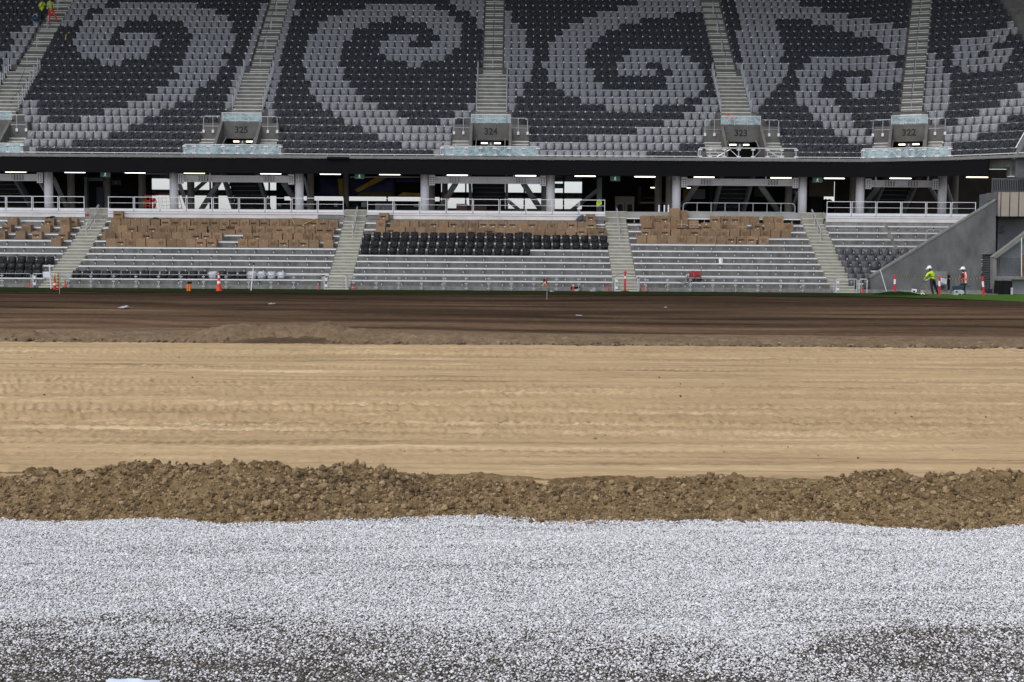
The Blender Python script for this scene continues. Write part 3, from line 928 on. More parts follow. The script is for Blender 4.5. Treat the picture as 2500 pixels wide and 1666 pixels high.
for q in np.arange(-44, 34, 1.5):
    for dq in (0, 0.3):
        p, k = upt(-1.0, q + dq)
        clip.box(p.x - 0.08, p.x + 0.08, p.y - 0.05, p.y, LEDGE_B - 0.03, LEDGE_B + 0.05)
clip.build('cable_clip', M['galv_dark'], ut, kind='stuff')
br = MB()
srng0 = np.random.default_rng(13)
seats = []          # (row, block, index, u, n in the row)
for i in range(NROW):
    t = 0.8 * i
    au = aisle_u(t)
    edges = [UBEG + 2] + [v for a, ua in enumerate(au) for v in (ua - half(i, a), ua + half(i, a))] + [UEND - 6]
    for blk in range(6):
        u0, u1 = edges[2 * blk], edges[2 * blk + 1]
        if i <= 3 and blk == 5: u1 = 37.5 + t
        mb = MB()
        z = T_u(i) + 0.61
        usweep(mb, [(t + 0.385, z - 0.02), (t + 0.445, z - 0.02), (t + 0.445, z + 0.018), (t + 0.385, z + 0.018)], u0 + 0.03, u1 - 0.03, t + 0.4)
        mb.build('seat_rail', M['galv'], ut)
        ns = max(1, int(round((u1 - u0) / 0.6)))
        w = (u1 - u0) / ns
        for s_ in range(ns):
            seats.append((i, blk, s_, u0 + (s_ + 0.5) * w, ns))
        for s_ in range(ns + 1):
            p, k = upt(t + 0.36, min(max(u0 + s_ * w, u0 + 0.05), u1 - 0.05))
            q_ = srng0.uniform(0.45, 1.0)
            br.box(p.x - 0.034 * q_, p.x + 0.034 * q_, p.y - 0.06, p.y + 0.02, z - 0.05, z + 0.05 * q_, 0 if srng0.uniform() < 0.62 else 2)
            br.box(p.x - 0.015, p.x + 0.015, p.y - 0.02, p.y + 0.03, z - 0.4, z - 0.06, 1)
br.build('rail_bracket', [M['alu'], M['galv_dark'], M['galv']], ut, kind='stuff')

# stairs: steps as sub-parts of each stair
def stair_step(w, d, h, me_name, m1, m2):
    mb = MB()
    mb.box(-w / 2, w / 2, 0, d, -h - 0.05, 0)
    mb.box(-w / 2, w / 2, -0.014, 0.05, -0.04, 0.006, 1)
    return mb.mesh(me_name, [m1, m2])


for a in range(5):
    rz = -A_ if a == 4 else 0.0
    root = thing('stair', None, None); root.parent = ut
    ut_o = root_loc(ut)
    split = 5.2 if a != 4 else 5.0
    wide = stair_step(2.2, 0.42, 0.4, 'wide_step', M['stair_up'], M['nosing_up'])
    nar = stair_step(1.5, 0.29, 0.26, 'narrow_step', M['stair_up'], M['nosing_up'])

    def put(me, t, z):
        ua = aisle_u(t)[a]
        p, k = upt(t, ua)
        inst('step', me, root, (p.x - ut_o.x, p.y - ut_o.y, z - ut_o.z), rz)
    for i in range(5, NROW - 1):
        t0 = 0.8 * i - 0.35
        n = 2 if (i <= 11 and a != 4) else 3
        me = wide if n == 2 else nar
        for k in range(n):
            if i == 5 and k == 0 and False: continue
            put(me, t0 + 0.8 * k / n - 0.8 / n - 0.03, T_u(i - 1) + UR * (k + 1) / n + 0.004)

# handrails down the middle of the narrow flights, and hoops beside the wide ones
def hoop_mesh():
    mb = MB()
    mb.path([(0, 0, -0.15), (0, 0, 1.02), (0, 0.06, 1.08), (0, 0.4, 1.08), (0, 0.46, 1.02), (0, 0.46, 0.25)], 0.034, 6)
    mb.box(-0.05, 0.05, -0.05, 0.05, -0.15, -0.1)
    return mb.mesh('aisle_hoop', M['galv'])


HOOP = hoop_mesh()
for a in range(4):
    for i in range(6, 12):
        for s_ in (-1, 1):
            p, k = upt(0.8 * i - 0.32, aisle_u(0)[a] + s_ * 1.14)
            o = inst('aisle_hoop', HOOP, None, (p.x, p.y, T_u(i) + 0.0))
            tag(o, f'steel hoop rail {ORD[i - 6]} up, {["western", "eastern"][(s_ + 1) // 2]} edge of stairs above portal {NUMW[AISLE[a][1]]}', 'hoop rail', 'hoop rails beside the upper stairs')


def stair_rail(a, i0, i1, first):
    mb = MB()
    t0, t1 = 0.8 * i0 - 0.3, 0.8 * i1 - 0.3
    p0, _ = upt(t0, aisle_u(t0)[a]); p1, _ = upt(t1, aisle_u(t1)[a])
    z0, z1 = T_u(i0) + 0.05, T_u(i1) + 0.05
    root = thing('stair_handrail', f'dark tubular handrail amid stairs {first}', 'handrail', (p0.x, p0.y, z0), 'handrails on the upper stairs')
    mb.path([p0 + Vector((0, -0.15, z0 + 0.82)), p0 + Vector((0, 0, z0 + 0.92)), p1 + Vector((0, 0, z1 + 0.92)), p1 + Vector((0, 0.15, z1 + 0.9))], 0.026, 6)
    mb.build('rail', M['galv_dark'], root)
    for p, z in ((p0, z0), (p1, z1)):
        MB().tube((p.x, p.y, z - 0.1), (p.x, p.y, z + 0.9), 0.026, 6).build('post', M['galv'], root)


for a in range(5):
    num = BLOCK[a]
    for j, (i0, i1) in enumerate([(12, 14), (15, 17), (18, 20), (21, 23)] if a != 4 else [(6, 8), (9, 11), (12, 14), (15, 17), (18, 20), (21, 23)]):
        stair_rail(a, i0, i1 + 0.6, f'over portal {NUMW[num]}, {ORD[j]} length')

# ---------------------------------------------------------------- tunnel portals
ZL_T = at(1250, 302.5, Y0 + 2.2).z      # lintel top and bottom
ZL_B = at(1250, 343.5, Y0 + 2.2).z
ZF = LEDGE_T + 0.02


def text_mesh(txt, size, m, name='numerals', bold=0.012):
    cu = bpy.data.curves.new(name, 'FONT')
    cu.body = txt; cu.size = size; cu.align_x = 'CENTER'; cu.align_y = 'CENTER'; cu.extrude = 0.004; cu.offset = bold
    cu.resolution_u = 3
    ob = bpy.data.objects.new(name, cu); COL.objects.link(ob)
    dg = bpy.context.evaluated_depsgraph_get()
    me = bpy.data.meshes.new_from_object(ob.evaluated_get(dg))
    bpy.data.objects.remove(ob)
    me.materials.clear(); me.materials.append(m)
    return me


def exit_sign(loc, label, w=0.72, h=0.34, mats=('green_sign', 'sign_white'), parent=None, arrow=0):
    root = thing('exit_sign', label, 'exit sign', loc, 'exit signs under the stand') if parent is None else thing('exit_sign', None, None, loc)
    if parent: root.parent = parent
    o = (0, 0, 0)
    MB().box(-w / 2, w / 2, -0.03, 0.03, -h / 2, h / 2).build('panel', M[mats[0]], root, o)
    f = MB(); y = -0.036
    k = h
    f.ball((0.02 * k, y, 0.33 * k), (0.07 * k, 0.004, 0.08 * k), 8, 4)
    f.beam((-0.02 * k, y, 0.2 * k), (-0.06 * k, y, -0.1 * k), 0.008, 0.13 * k, up=(1, 0, 0))
    f.beam((-0.05 * k, y, -0.08 * k), (0.12 * k, y, -0.22 * k), 0.008, 0.07 * k, up=(1, 0, 0))
    f.beam((0.12 * k, y, -0.2 * k), (0.1 * k, y, -0.4 * k), 0.008, 0.06 * k, up=(1, 0, 0))
    f.beam((-0.07 * k, y, -0.1 * k), (-0.28 * k, y, -0.32 * k), 0.008, 0.07 * k, up=(1, 0, 0))
    f.beam((-0.03 * k, y, 0.18 * k), (0.2 * k, y, 0.05 * k), 0.008, 0.06 * k, up=(1, 0, 0))
    f.beam((-0.03 * k, y, 0.18 * k), (-0.24 * k, y, 0.1 * k), 0.008, 0.06 * k, up=(1, 0, 0))
    f.build('running_man', M[mats[1]], root, o)
    return root


def portal_parts(num, w=1.32, glazed=True):
    """Tunnel portal round local x = 0; local y is metres behind the front row line, z is world height."""
    g = []
    root = thing('tunnel_portal', f'grey concrete tunnel portal numbered {NUMW[num]} set into the upper terrace', 'portal', (0, 0, 0), 'numbered tunnel portals')
    o = (0, 0, 0)
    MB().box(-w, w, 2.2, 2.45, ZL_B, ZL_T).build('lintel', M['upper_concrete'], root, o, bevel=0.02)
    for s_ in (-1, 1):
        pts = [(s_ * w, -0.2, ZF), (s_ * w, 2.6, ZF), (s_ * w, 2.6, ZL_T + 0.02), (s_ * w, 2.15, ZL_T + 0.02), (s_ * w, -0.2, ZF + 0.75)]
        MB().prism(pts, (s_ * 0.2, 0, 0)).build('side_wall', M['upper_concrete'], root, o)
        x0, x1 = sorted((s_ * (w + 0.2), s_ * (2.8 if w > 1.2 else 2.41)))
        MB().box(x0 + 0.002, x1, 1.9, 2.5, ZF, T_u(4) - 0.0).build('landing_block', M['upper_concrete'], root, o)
        me = stair_step(abs(x1 - x0) - 0.06, 0.36, 0.26, 'flank_step', M['stair_up'], M['nosing_up'])
        for k in range(5):
            inst('flank_step', me, root, ((x0 + x1) / 2, 0.1 + 0.36 * k, ZF + 0.26 * (k + 1)))
        MB().path([(s_ * (w + 0.45), -0.25, ZF + 0.15), (s_ * (w + 0.6), 0.0, ZF + 0.3), (s_ * (w + 1.25), 0.25, ZF + 0.95), (s_ * (w + 1.25), 0.3, ZF + 0.1)], 0.028, 6).build('stair_rail', M['galv'], root, o)
        MB().path([(s_ * 0.6, -0.1, ZF + 0.15), (s_ * 1.05, 0.2, ZF + 0.62), (s_ * 1.05, 1.9, ZF + 1.5)], 0.026, 6).build('stair_rail', M['galv'], root, o)
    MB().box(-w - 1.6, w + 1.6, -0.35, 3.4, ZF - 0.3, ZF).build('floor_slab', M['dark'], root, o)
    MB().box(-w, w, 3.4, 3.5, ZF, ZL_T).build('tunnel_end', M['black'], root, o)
    inst('numerals', text_mesh(num, 0.66, M['digit'], bold=0.016), root, (0.0, 2.192, (ZL_T + ZL_B) / 2 + 0.02)).rotation_euler = (math.pi / 2, 0, 0)
    MB().box(-0.72, 0.72, 2.75, 2.83, ZL_B - 0.2, ZL_B - 0.1).build('lamp_tube', M['lamp'], root, o)
    s = exit_sign((0, 2.6, ZL_B - 0.22), None, 0.5, 0.3, mats=('panel_grey', 'sign_white'), parent=root); s.name = 'exit_sign'
    # guard frames on the landings
    frames = []
    for s_, side in ((-1, 'before'), (1, 'after')):
        xa, xb, xc = s_ * (w + 0.16), s_ * (w + 0.68), s_ * (w + 1.36)
        zt = at(1250, 289, Y0 + 1.9).z
        gf = thing('guard_frame', f'arched steel guard rail on the landing {"nearer" if s_ < 0 else "beyond"} the glass of portal {NUMW[num]}', 'guard rail', (xc, 1.88, T_u(4) - 0.5), 'steel guard rails flanking the portals')
        og = (xc, 1.88, T_u(4) - 0.5)
        MB().path([(xa, 1.88, zt), (xc - s_ * 0.12, 1.88, zt), (xc - s_ * 0.03, 1.88, zt - 0.04), (xc, 1.88, zt - 0.14), (xc, 1.88, T_u(4) - 0.6)], 0.023, 6).build('top_rail', M['galv'], gf, og)
        MB().tube((xb, 1.88, zt), (xb, 1.88, T_u(4) - 0.6), 0.023, 6).build('post', M['galv'], gf, og)
        MB().tube((xa, 1.88, zt - 0.72), (xc, 1.88, zt - 0.72), 0.016, 6).build('mid_rail', M['galv'], gf, og)
        for xx in (xb, xc):
            MB().box(xx - 0.08, xx + 0.08, 1.82, 1.895, T_u(4) - 0.72, T_u(4) - 0.5).build('foot_shoe', M['white_alu'], gf, og)
        frames.append(gf)
    # glass over the lintel
    gt = thing('glass_balustrade', f'short dusty glass panel on top of the lintel numbered {NUMW[num]}', 'glass balustrade', (0, 2.3, ZL_T), 'glass panels above the portals')
    og = (0, 2.3, ZL_T)
    z1 = at(1250, 281, Y0 + 2.3).z
    n = 3
    for k in range(n):
        xa = -w - 0.12 + (2 * w + 0.24) * k / n
        xb = -w - 0.12 + (2 * w + 0.24) * (k + 1) / n
        MB().box(xa + 0.03, xb - 0.03, 2.285, 2.3, ZL_T + 0.06, z1 - 0.03).build('glass_pane', M['glass'], gt, og)
    for k in range(n + 1):
        xa = -w - 0.12 + (2 * w + 0.24) * k / n
        MB().box(xa - 0.025, xa + 0.025, 2.3, 2.35, ZL_T, z1).build('post', M['galv'], gt, og)
    MB().box(-w - 0.14, w + 0.14, 2.275, 2.33, z1, z1 + 0.04).build('top_rail', M['alu'], gt, og)
    # balustrade on the ledge
    hw = 3.4 if w > 1.2 else 2.92
    gb = thing('glass_balustrade', f'long {"dusty glass" if glazed else "unglazed steel"} balustrade on the ledge before portal {NUMW[num]}', 'glass balustrade', (0, -0.8, LEDGE_T), 'balustrades on the ledge before the portals')
    og = (0, -0.8, LEDGE_T)
    z1 = at(1250, 358.5, Y0 - 0.8).z
    n = 7
    xs_ = [-hw, -hw + 0.7] + [-hw + 0.7 + (2 * hw - 0.7) * k / 6 for k in range(1, 7)]
    for k in range(7):
        if glazed:
            MB().box(xs_[k] + 0.04, xs_[k + 1] - 0.04, -0.822, -0.805, LEDGE_T + 0.05, z1 - 0.05).build('glass_pane', M['glass'], gb, og)
    for k, xa in enumerate(xs_):
        mb = MB().box(xa - 0.03, xa + 0.03, -0.79, -0.73, LEDGE_T, z1)
        for zz in (LEDGE_T + 0.12, z1 - 0.12):
            mb.box(xa - 0.14, xa + 0.14, -0.85, -0.79, zz - 0.04, zz + 0.04, 1)
        mb.build('post', [M['galv'], M['white_alu']], gb, og)
    MB().path([(-hw - 0.12, -0.6, LEDGE_T + 0.1), (-hw - 0.1, -0.78, z1 - 0.1), (-hw, -0.78, z1), (hw, -0.78, z1), (hw + 0.1, -0.6, z1 + 0.02)], 0.035, 6).build('top_rail', M['alu'], gb, og)
    if not glazed:
        MB().box(-hw, hw, -0.82, -0.77, LEDGE_T + 0.03, LEDGE_T + 0.07).build('bottom_rail', M['alu'], gb, og)
        for s_ in (-1, 1):
            MB().tube((s_ * 2.2, -0.76, LEDGE_T + 0.1), (s_ * 1.3, -0.76, z1 - 0.1), 0.025, 6).build('brace_rail', M['alu'], gb, og)
    return [root] + frames + [gt, gb]


for a, num in enumerate(['326', '325', '324', '323', '322']):
    grp = portal_parts(num, 1.32 if a != 4 else 1.12, glazed=(num != '323'))
    if a < 4:
        base, rz = Vector((aisle_u(0)[a], Y0, 0)), 0.0
    else:
        base, rz = upt(0, aisle_u(0)[4])[0], -A_
    rot = Matrix.Rotation(rz, 3, 'Z')
    for r in grp:
        r.location = base + rot @ Vector(r.location)
        r.rotation_euler = (0, 0, rz)

# thin rail along the ledge in front of each block
for blk in range(6):
    au = aisle_u(-0.75)
    u0 = UBEG + 2 if blk == 0 else au[blk - 1] + (3.55 if blk - 1 != 4 else 3.1)
    u1 = 36.4 if blk == 5 else au[blk] - (3.6 if blk != 4 else 3.1)
    p0, _ = upt(-0.75, u0)
    root = thing('ledge_rail', f'low thin steel rail along the ledge in front of the block before portal {NUMW[BLOCK[blk]]}', 'rail', (p0.x, p0.y, LEDGE_T), 'low rails along the ledge')
    z = at(1250, 379.5, Y0 - 0.75).z
    mb = MB(); usweep(mb, [(-0.77, z - 0.02), (-0.73, z - 0.02), (-0.73, z + 0.02), (-0.77, z + 0.02)], u0, u1, -0.75)
    mb.build('rail', M['alu'], root)
    n = max(1, int((u1 - u0) / 1.42))
    for k in range(n + 1):
        p, _ = upt(-0.75, u0 + (u1 - u0) * k / n)
        MB().box(p.x - 0.018, p.x + 0.018, p.y - 0.018, p.y + 0.018, LEDGE_T, z).build('post', M['galv'], root)

# ---------------------------------------------------------------- seats of the upper terrace
# pale runs of the woven pattern, row by row from the front, as pixel spans in four strips of the photograph
S1, S2, S3, S4 = 0, 600, 1200, 1800
PALE = {
 0: [(S1, 185, 310), (S2, 1545, 1600), (S3, 360, 1260)],
 1: [(S1, 215, 615), (S2, 1275, 1690), (S3, 285, 1525), (S4, 1650, 1715)],
 2: [(S1, 245, 855), (S2, 1080, 1690), (S3, 770, 1720), (S4, 920, 985), (S4, 1020, 1070), (S4, 1655, 1945)],
 3: [(S1, 280, 1020), (S2, 955, 1690), (S3, 1175, 1715), (S4, 800, 1070), (S4, 1680, 2130)],
 4: [(S1, 140, 395), (S1, 655, 1175), (S2, 130, 185), (S2, 800, 1330), (S2, 1605, 1690), (S3, 1405, 1850), (S4, 715, 970), (S4, 1565, 1670), (S4, 1845, 2240)],
 5: [(S1, 170, 295), (S1, 880, 1325), (S2, 150, 210), (S2, 745, 1205), (S2, 1745, 1805), (S3, 1595, 1840), (S4, 640, 905), (S4, 1470, 1680), (S4, 1990, 2400)],
 6: [(S1, 205, 265), (S1, 1025, 1410), (S1, 1840, 1905), (S2, 165, 220), (S2, 625, 1080), (S2, 1820, 1880), (S3, 120, 175), (S3, 945, 1325), (S3, 1710, 1835), (S3, 2110, 2155), (S4, 580, 835), (S4, 1475, 1690), (S4, 2180, 2400)],
 7: [(S1, 1180, 1560), (S1, 1865, 1935), (S2, 185, 240), (S2, 575, 960), (S3, 120, 180), (S3, 750, 1565), (S3, 1765, 1820), (S3, 2095, 2205), (S4, 515, 770), (S4, 1480, 1705), (S4, 2300, 2400)],
 8: [(S1, 1275, 1580), (S1, 1895, 1950), (S2, 200, 255), (S2, 525, 905), (S3, 120, 245), (S3, 620, 1685), (S3, 2085, 2260), (S4, 515, 690), (S4, 980, 1100), (S4, 1485, 1760), (S4, 2340, 2400)],
 9: [(S1, 1360, 1670), (S1, 1920, 1965), (S2, 215, 270), (S2, 530, 860), (S3, 125, 240), (S3, 555, 925), (S3, 1430, 1745), (S3, 2070, 2300), (S4, 500, 690), (S4, 885, 1250), (S4, 1490, 1760)],
 10: [(S1, 0, 20), (S1, 1445, 1750), (S1, 1940, 1975), (S2, 230, 285), (S2, 490, 800), (S3, 125, 300), (S3, 495, 860), (S3, 1425, 1730), (S3, 2050, 2353), (S4, 200, 345), (S4, 490, 680), (S4, 880, 1020), (S4, 1115, 1320), (S4, 1495, 1770)],
 11: [(S1, 0, 110), (S1, 1465, 1760), (S1, 1955, 2000), (S2, 245, 300), (S2, 500, 810), (S3, 130, 305), (S3, 495, 800), (S3, 1055, 1350), (S3, 1480, 1720), (S3, 2045, 2400), (S4, 25, 375), (S4, 500, 755), (S4, 1115, 1325), (S4, 1500, 1710), (S4, 1815, 2145)],
 12: [(S1, 0, 190), (S1, 845, 960), (S1, 1530, 1825), (S1, 2020, 2075), (S2, 240, 280), (S2, 470, 775), (S2, 1330, 1445), (S3, 90, 330), (S3, 450, 755), (S3, 1015, 1255), (S3, 1380, 1690), (S3, 2040, 2400), (S4, 25, 345), (S4, 545, 1265), (S4, 1505, 1690), (S4, 1760, 2235)],
 13: [(S1, 0, 215), (S1, 690, 1170), (S1, 1540, 1840), (S1, 2035, 2090), (S2, 240, 290), (S2, 480, 785), (S2, 1150, 1640), (S3, 90, 330), (S3, 455, 755), (S3, 1070, 1610), (S4, 70, 370), (S4, 625, 1210), (S4, 1505, 1625), (S4, 1775, 1985), (S4, 2060, 2235)],
 14: [(S1, 65, 250), (S1, 650, 1245), (S1, 1565, 1860), (S1, 2055, 2105), (S2, 255, 305), (S2, 495, 790), (S2, 1100, 1700), (S3, 90, 330), (S3, 455, 755), (S3, 1125, 1550), (S4, 60, 360), (S4, 1290, 1340), (S4, 1515, 1565), (S4, 1790, 2060)],
 15: [(S1, 100, 280), (S1, 615, 855), (S1, 1040, 1275), (S1, 1585, 1880), (S1, 2065, 2125), (S2, 270, 320), (S2, 510, 805), (S2, 1105, 1350), (S2, 1530, 1770), (S3, 95, 275), (S3, 455, 810), (S4, 45, 355), (S4, 1225, 1350), (S4, 1870, 2215)],
 16: [(S1, 125, 305), (S1, 645, 885), (S1, 1005, 1245), (S1, 1605, 1895), (S1, 2080, 2140), (S2, 290, 335), (S2, 525, 880), (S2, 1180, 1415), (S2, 1590, 1770), (S3, 95, 270), (S3, 515, 870), (S4, 40, 345), (S4, 1145, 1350), (S4, 2035, 2353)],
 17: [(S1, 160, 335), (S1, 670, 905), (S1, 1565, 1860), (S1, 2100, 2150), (S2, 300, 350), (S2, 595, 885), (S2, 1535, 1775), (S3, 95, 270), (S3, 575, 925), (S4, 30, 340), (S4, 985, 1355), (S4, 2245, 2400)],
 18: [(S1, 250, 365), (S1, 525, 575), (S1, 700, 985), (S1, 1525, 1875), (S1, 2115, 2165), (S2, 315, 365), (S2, 605, 1010), (S2, 1490, 1780), (S2, 1905, 1955), (S3, 100, 205), (S3, 635, 1040), (S4, 20, 305), (S4, 785, 1240)],
 19: [(S1, 550, 660), (S1, 785, 1190), (S1, 1310, 1835), (S1, 2135, 2180), (S2, 330, 390), (S2, 680, 1195), (S2, 1315, 1730), (S2, 1905, 1960), (S3, 105, 160), (S3, 750, 1210), (S4, 20, 300), (S4, 605, 1100)],
 20: [(S1, 575, 690), (S1, 865, 1735), (S1, 2150, 2200), (S2, 345, 405), (S2, 805, 1670), (S2, 1850, 1965), (S3, 105, 155), (S3, 865, 1500), (S4, 0, 885)],
 21: [(S1, 600, 830), (S1, 1000, 1580), (S1, 2165, 2215), (S2, 355, 410), (S2, 990, 1560), (S2, 1740, 1960), (S3, 1040, 1720), (S4, 0, 705)],
 22: [(S1, 640, 860), (S2, 360, 415), (S2, 1690, 1960), (S3, 1205, 1720), (S4, 0, 475)],
}
RUNS = {r: [(o + a / 3.361, o + b / 3.361) for o, a, b in v] for r, v in PALE.items()}
RUNS[23] = RUNS[22]; RUNS[24] = RUNS[22]


def seat_verts(kind, seed):
    """A tipped-up stadium seat inside its plastic film: a closed shell, crumpled, wider at the top (pale) or draped to the foot (black)."""
    r = np.random.default_rng(seed)
    nx, nz = 7, 6
    hgt = 0.54 if kind == 'pale' else 0.575
    vs, fs = [], []
    for j in range(nz):
        v = j / (nz - 1)
        if kind == 'pale':
            w = 0.24 + 0.035 * v
            w *= 1 - 0.1 * max(0, v - 0.8) / 0.2 - 0.2 * max(0, 0.2 - v) / 0.2
        else:
            w = 0.312 - 0.04 * v
            w *= 1 - 0.08 * max(0, v - 0.8) / 0.2 + r.uniform(-0.03, 0.03)
        for i in range(nx):
            u = 2 * i / (nx - 1) - 1
            bulge = (1 - abs(u) ** 3.0) * (0.085 * math.sin(math.pi * min(1, v * 0.85 + 0.1)) + 0.02)
            lean = 0.1 * v
            n = r.normal(0, 0.014 if kind == 'pale' else 0.03)
            dz = -0.02 * abs(u) ** 4 * (v > 0.9) + (r.normal(0, 0.006) if 0 < j < nz - 1 else 0)
            vs.append((u * w + r.normal(0, 0.004), -bulge + lean - n * (abs(u) < 0.95), 0.015 + v * hgt + dz))
    for j in range(nz - 1):
        for i in range(nx - 1):
            a = j * nx + i
            fs.append((a, a + 1, a + nx + 1, a + nx))
    # back shell
    b0 = len(vs)
    rim = [i for i in range(nx)] + [j * nx + nx - 1 for j in range(1, nz)] + [(nz - 1) * nx + i for i in range(nx - 2, -1, -1)] + [j * nx for j in range(nz - 2, 0, -1)]
    for i in rim:
        x, y, z = vs[i]
        vs.append((x * 0.95, y + 0.09, z))
    k = len(rim)
    for q in range(k):
        fs.append((rim[q], b0 + q, b0 + (q + 1) % k, rim[(q + 1) % k]))
    fs.append(tuple(range(b0, b0 + k))[::-1])
    return vs, fs


def seat_mesh(name, kind, seed, m):
    vs, fs = seat_verts(kind, seed)
    me = bpy.data.meshes.new(name); me.from_pydata(vs, [], fs); me.materials.append(m)
    me.polygons.foreach_set('use_smooth', [kind == 'pale'] * (len(fs) - 1) + [False])
    me.update()
    return me


PALE_V = [seat_verts('pale', 400 + i) for i in range(5)]
BLACK_V = [seat_verts('black', 420 + i) for i in range(6)]
PALE_M = [seat_mesh('stadium_seat', 'pale', 400 + i, M['grey_bag']) for i in range(5)]
BLACK_M = [seat_mesh('stadium_seat', 'black', 420 + i, M['black_bag']) for i in range(6)]
UPPER_SINGLES = 163
mass = MB(); n_single = 0
srng = np.random.default_rng(77)
for i, blk, s_, u, ns in seats:
    t = 0.8 * i
    p, k = upt(t, u)
    px, py = proj((p.x, p.y, zc_u(i)))
    if px < -230 or px > 2730 or py < -60:
        continue
    pale = any(a - 4 <= px <= b + 4 for a, b in RUNS[i])
    rz = [0, -A_, -B_][k] + srng.normal(0, 0.03)
    dx = srng.normal(0, 0.008)
    var = int(srng.integers(0, 5 if pale else 6))
    if i <= 1 and 0 < px < 2430 and n_single < UPPER_SINGLES:
        me = (PALE_M if pale else BLACK_M)[var]
        o = inst('stadium_seat', me, None, (p.x + dx, p.y, T_u(i)), rz)
        frm = s_ + 1 if s_ < ns / 2 else ns - s_
        side = f'after portal {NUMW[BLOCK[blk - 1]]}' if s_ < ns / 2 and blk > 0 else f'before portal {NUMW[BLOCK[blk]]}'
        tag(o, f'{"pale grey" if pale else "black"} film-wrapped seat, {["front", "second"][i]} upper row, {ORD[frm - 1]} {side}', 'seat', 'wrapped stadium seats')
        n_single += 1
    else:
        vs, fs = (PALE_V if pale else BLACK_V)[var]
        c, s2 = math.cos(rz), math.sin(rz)
        mass.add([(p.x + dx + x * c - y * s2, p.y + x * s2 + y * c, T_u(i) + z) for x, y, z in vs], fs, 0 if pale else 1)
o = mass.build('stadium_seats', [M['grey_bag'], M['black_bag']], None, (0, 91, 9), kind='stuff')
o.data.polygons.foreach_set('use_smooth', [q == 0 for q in mass.m])
tag(o, 'rows of grey and black film-wrapped seats woven in a curling pattern', 'seats', 'wrapped stadium seats')
print('upper seats', len(seats), 'single', n_single)
# ================================================================ LOWER TERRACE
FENCE_Y = 74.85
RAILY = [687.8, 672.9, 657.1, 641.3, 627.0, 611.8, 596.0, 580.2, 563.8, 547.6, 531.8]
RISER = lambda i: 75.75 + 0.8 * i
RAIL = [at(1250, y, RISER(i) - 0.13).z for i, y in enumerate(RAILY)]
T_l = [z - 0.33 for z in RAIL]
FLOOR = 5.12
LA = [-27.25, -10.35, 6.75, 19.7]             # stair centre lines
LHW = 0.7
SECT = [(-52, LA[0] - LHW), (LA[0] + LHW, LA[1] - LHW), (LA[1] + LHW, LA[2] - LHW), (LA[2] + LHW, LA[3] - LHW), (LA[3] + LHW, 31.0)]
SNAME = ['beyond the westernmost stairs', 'west of the long handrail stairs', 'between the two central stairs', 'below portal three-two-three', 'by the sloping end wall']
lt = thing('lower_terrace', 'lower terrace of bare concrete rows with bright rails in front of the open concourse', 'terrace', (0, 75, 0))
EX = lambda i: 0.3834 * (RISER(i - 1) if i else 75.3) - 0.12
MB().box(-52, EX(0), 74.98, 75.75, -0.4, T_l[0]).build('front_wall', M['terrace'], lt)
for i in range(1, 11):
    if i < 10:
        MB().box(-52, EX(i), RISER(i - 1), RISER(i) + 0.3, T_l[i] - 0.75, T_l[i]).build('row_step', M['terrace'], lt)
MB().box(SECT[3][0] - 1.45, SECT[3][1] + 1.45, RISER(9), RISER(10) + 0.3, T_l[10] - 0.75, T_l[10]).build('row_step', M['terrace'], lt)
MB().box(-52, SECT[3][0] - 1.46, GY + 0.03 if False else 83.03, 84, T_l[9] - 0.6, 4.6).box(SECT[3][1] + 1.46, EX(10), 83.03, 84, T_l[9] - 0.6, 4.6).build('row_step', M['terrace'], lt)
br = MB()
for j, (x0, x1) in enumerate(SECT):
    for i in range(11):
        if i == 10 and j != 3: continue
        segs = [(x0, x1)] if j != 4 else [(x0, 24.05 + 0.03 * i), (24.2 + 0.03 * i, EX(i))]
        for a, b in segs:
            MB().box(a + 0.04, b - 0.04, RISER(i) - 0.17, RISER(i) - 0.09, RAIL[i] - 0.035, RAIL[i] + 0.035).build('seat_rail', M['alu'], lt)
            n = max(1, int(round((b - a) / 1.19)))
            for k in range(n):
                x = a + (k + 0.5) * (b - a) / n + (0.18 if i % 2 else 0)
                br.box(x - 0.035, x + 0.035, RISER(i) - 0.15, RISER(i) + 0.01, RAIL[i] - 0.15, RAIL[i] - 0.035, 1)
                br.box(x - 0.028, x + 0.028, RISER(i) - 0.04, RISER(i) + 0.005, RAIL[i] - 0.27, RAIL[i] - 0.15)
br.build('rail_bracket', [M['white_alu'], M['galv_dark']], lt, kind='stuff')
for a, xc in enumerate(LA):
    root = thing('stair', None, None); root.parent = lt
    lo = root_loc(lt)
    zs = [(74.6, T_l[0] / 2)]
    for i in range(10):
        zs.append((RISER(i) - 0.77, T_l[i]))
        zs.append((RISER(i) - 0.37, (T_l[i] + T_l[i + 1]) / 2))
    zs += [(RISER(10) - 0.77, T_l[10]), (RISER(10) - 0.37, (T_l[10] + FLOOR) / 2), (RISER(10) + 0.03, FLOOR)]
    me = stair_step(2 * LHW, 0.46, 0.34, 'stair_step', M['stair'], M['nosing'])
    for y, z in zs:
        inst('step', me, root, (xc - lo.x, y - 0.06 - lo.y, z + 0.006 - lo.z))

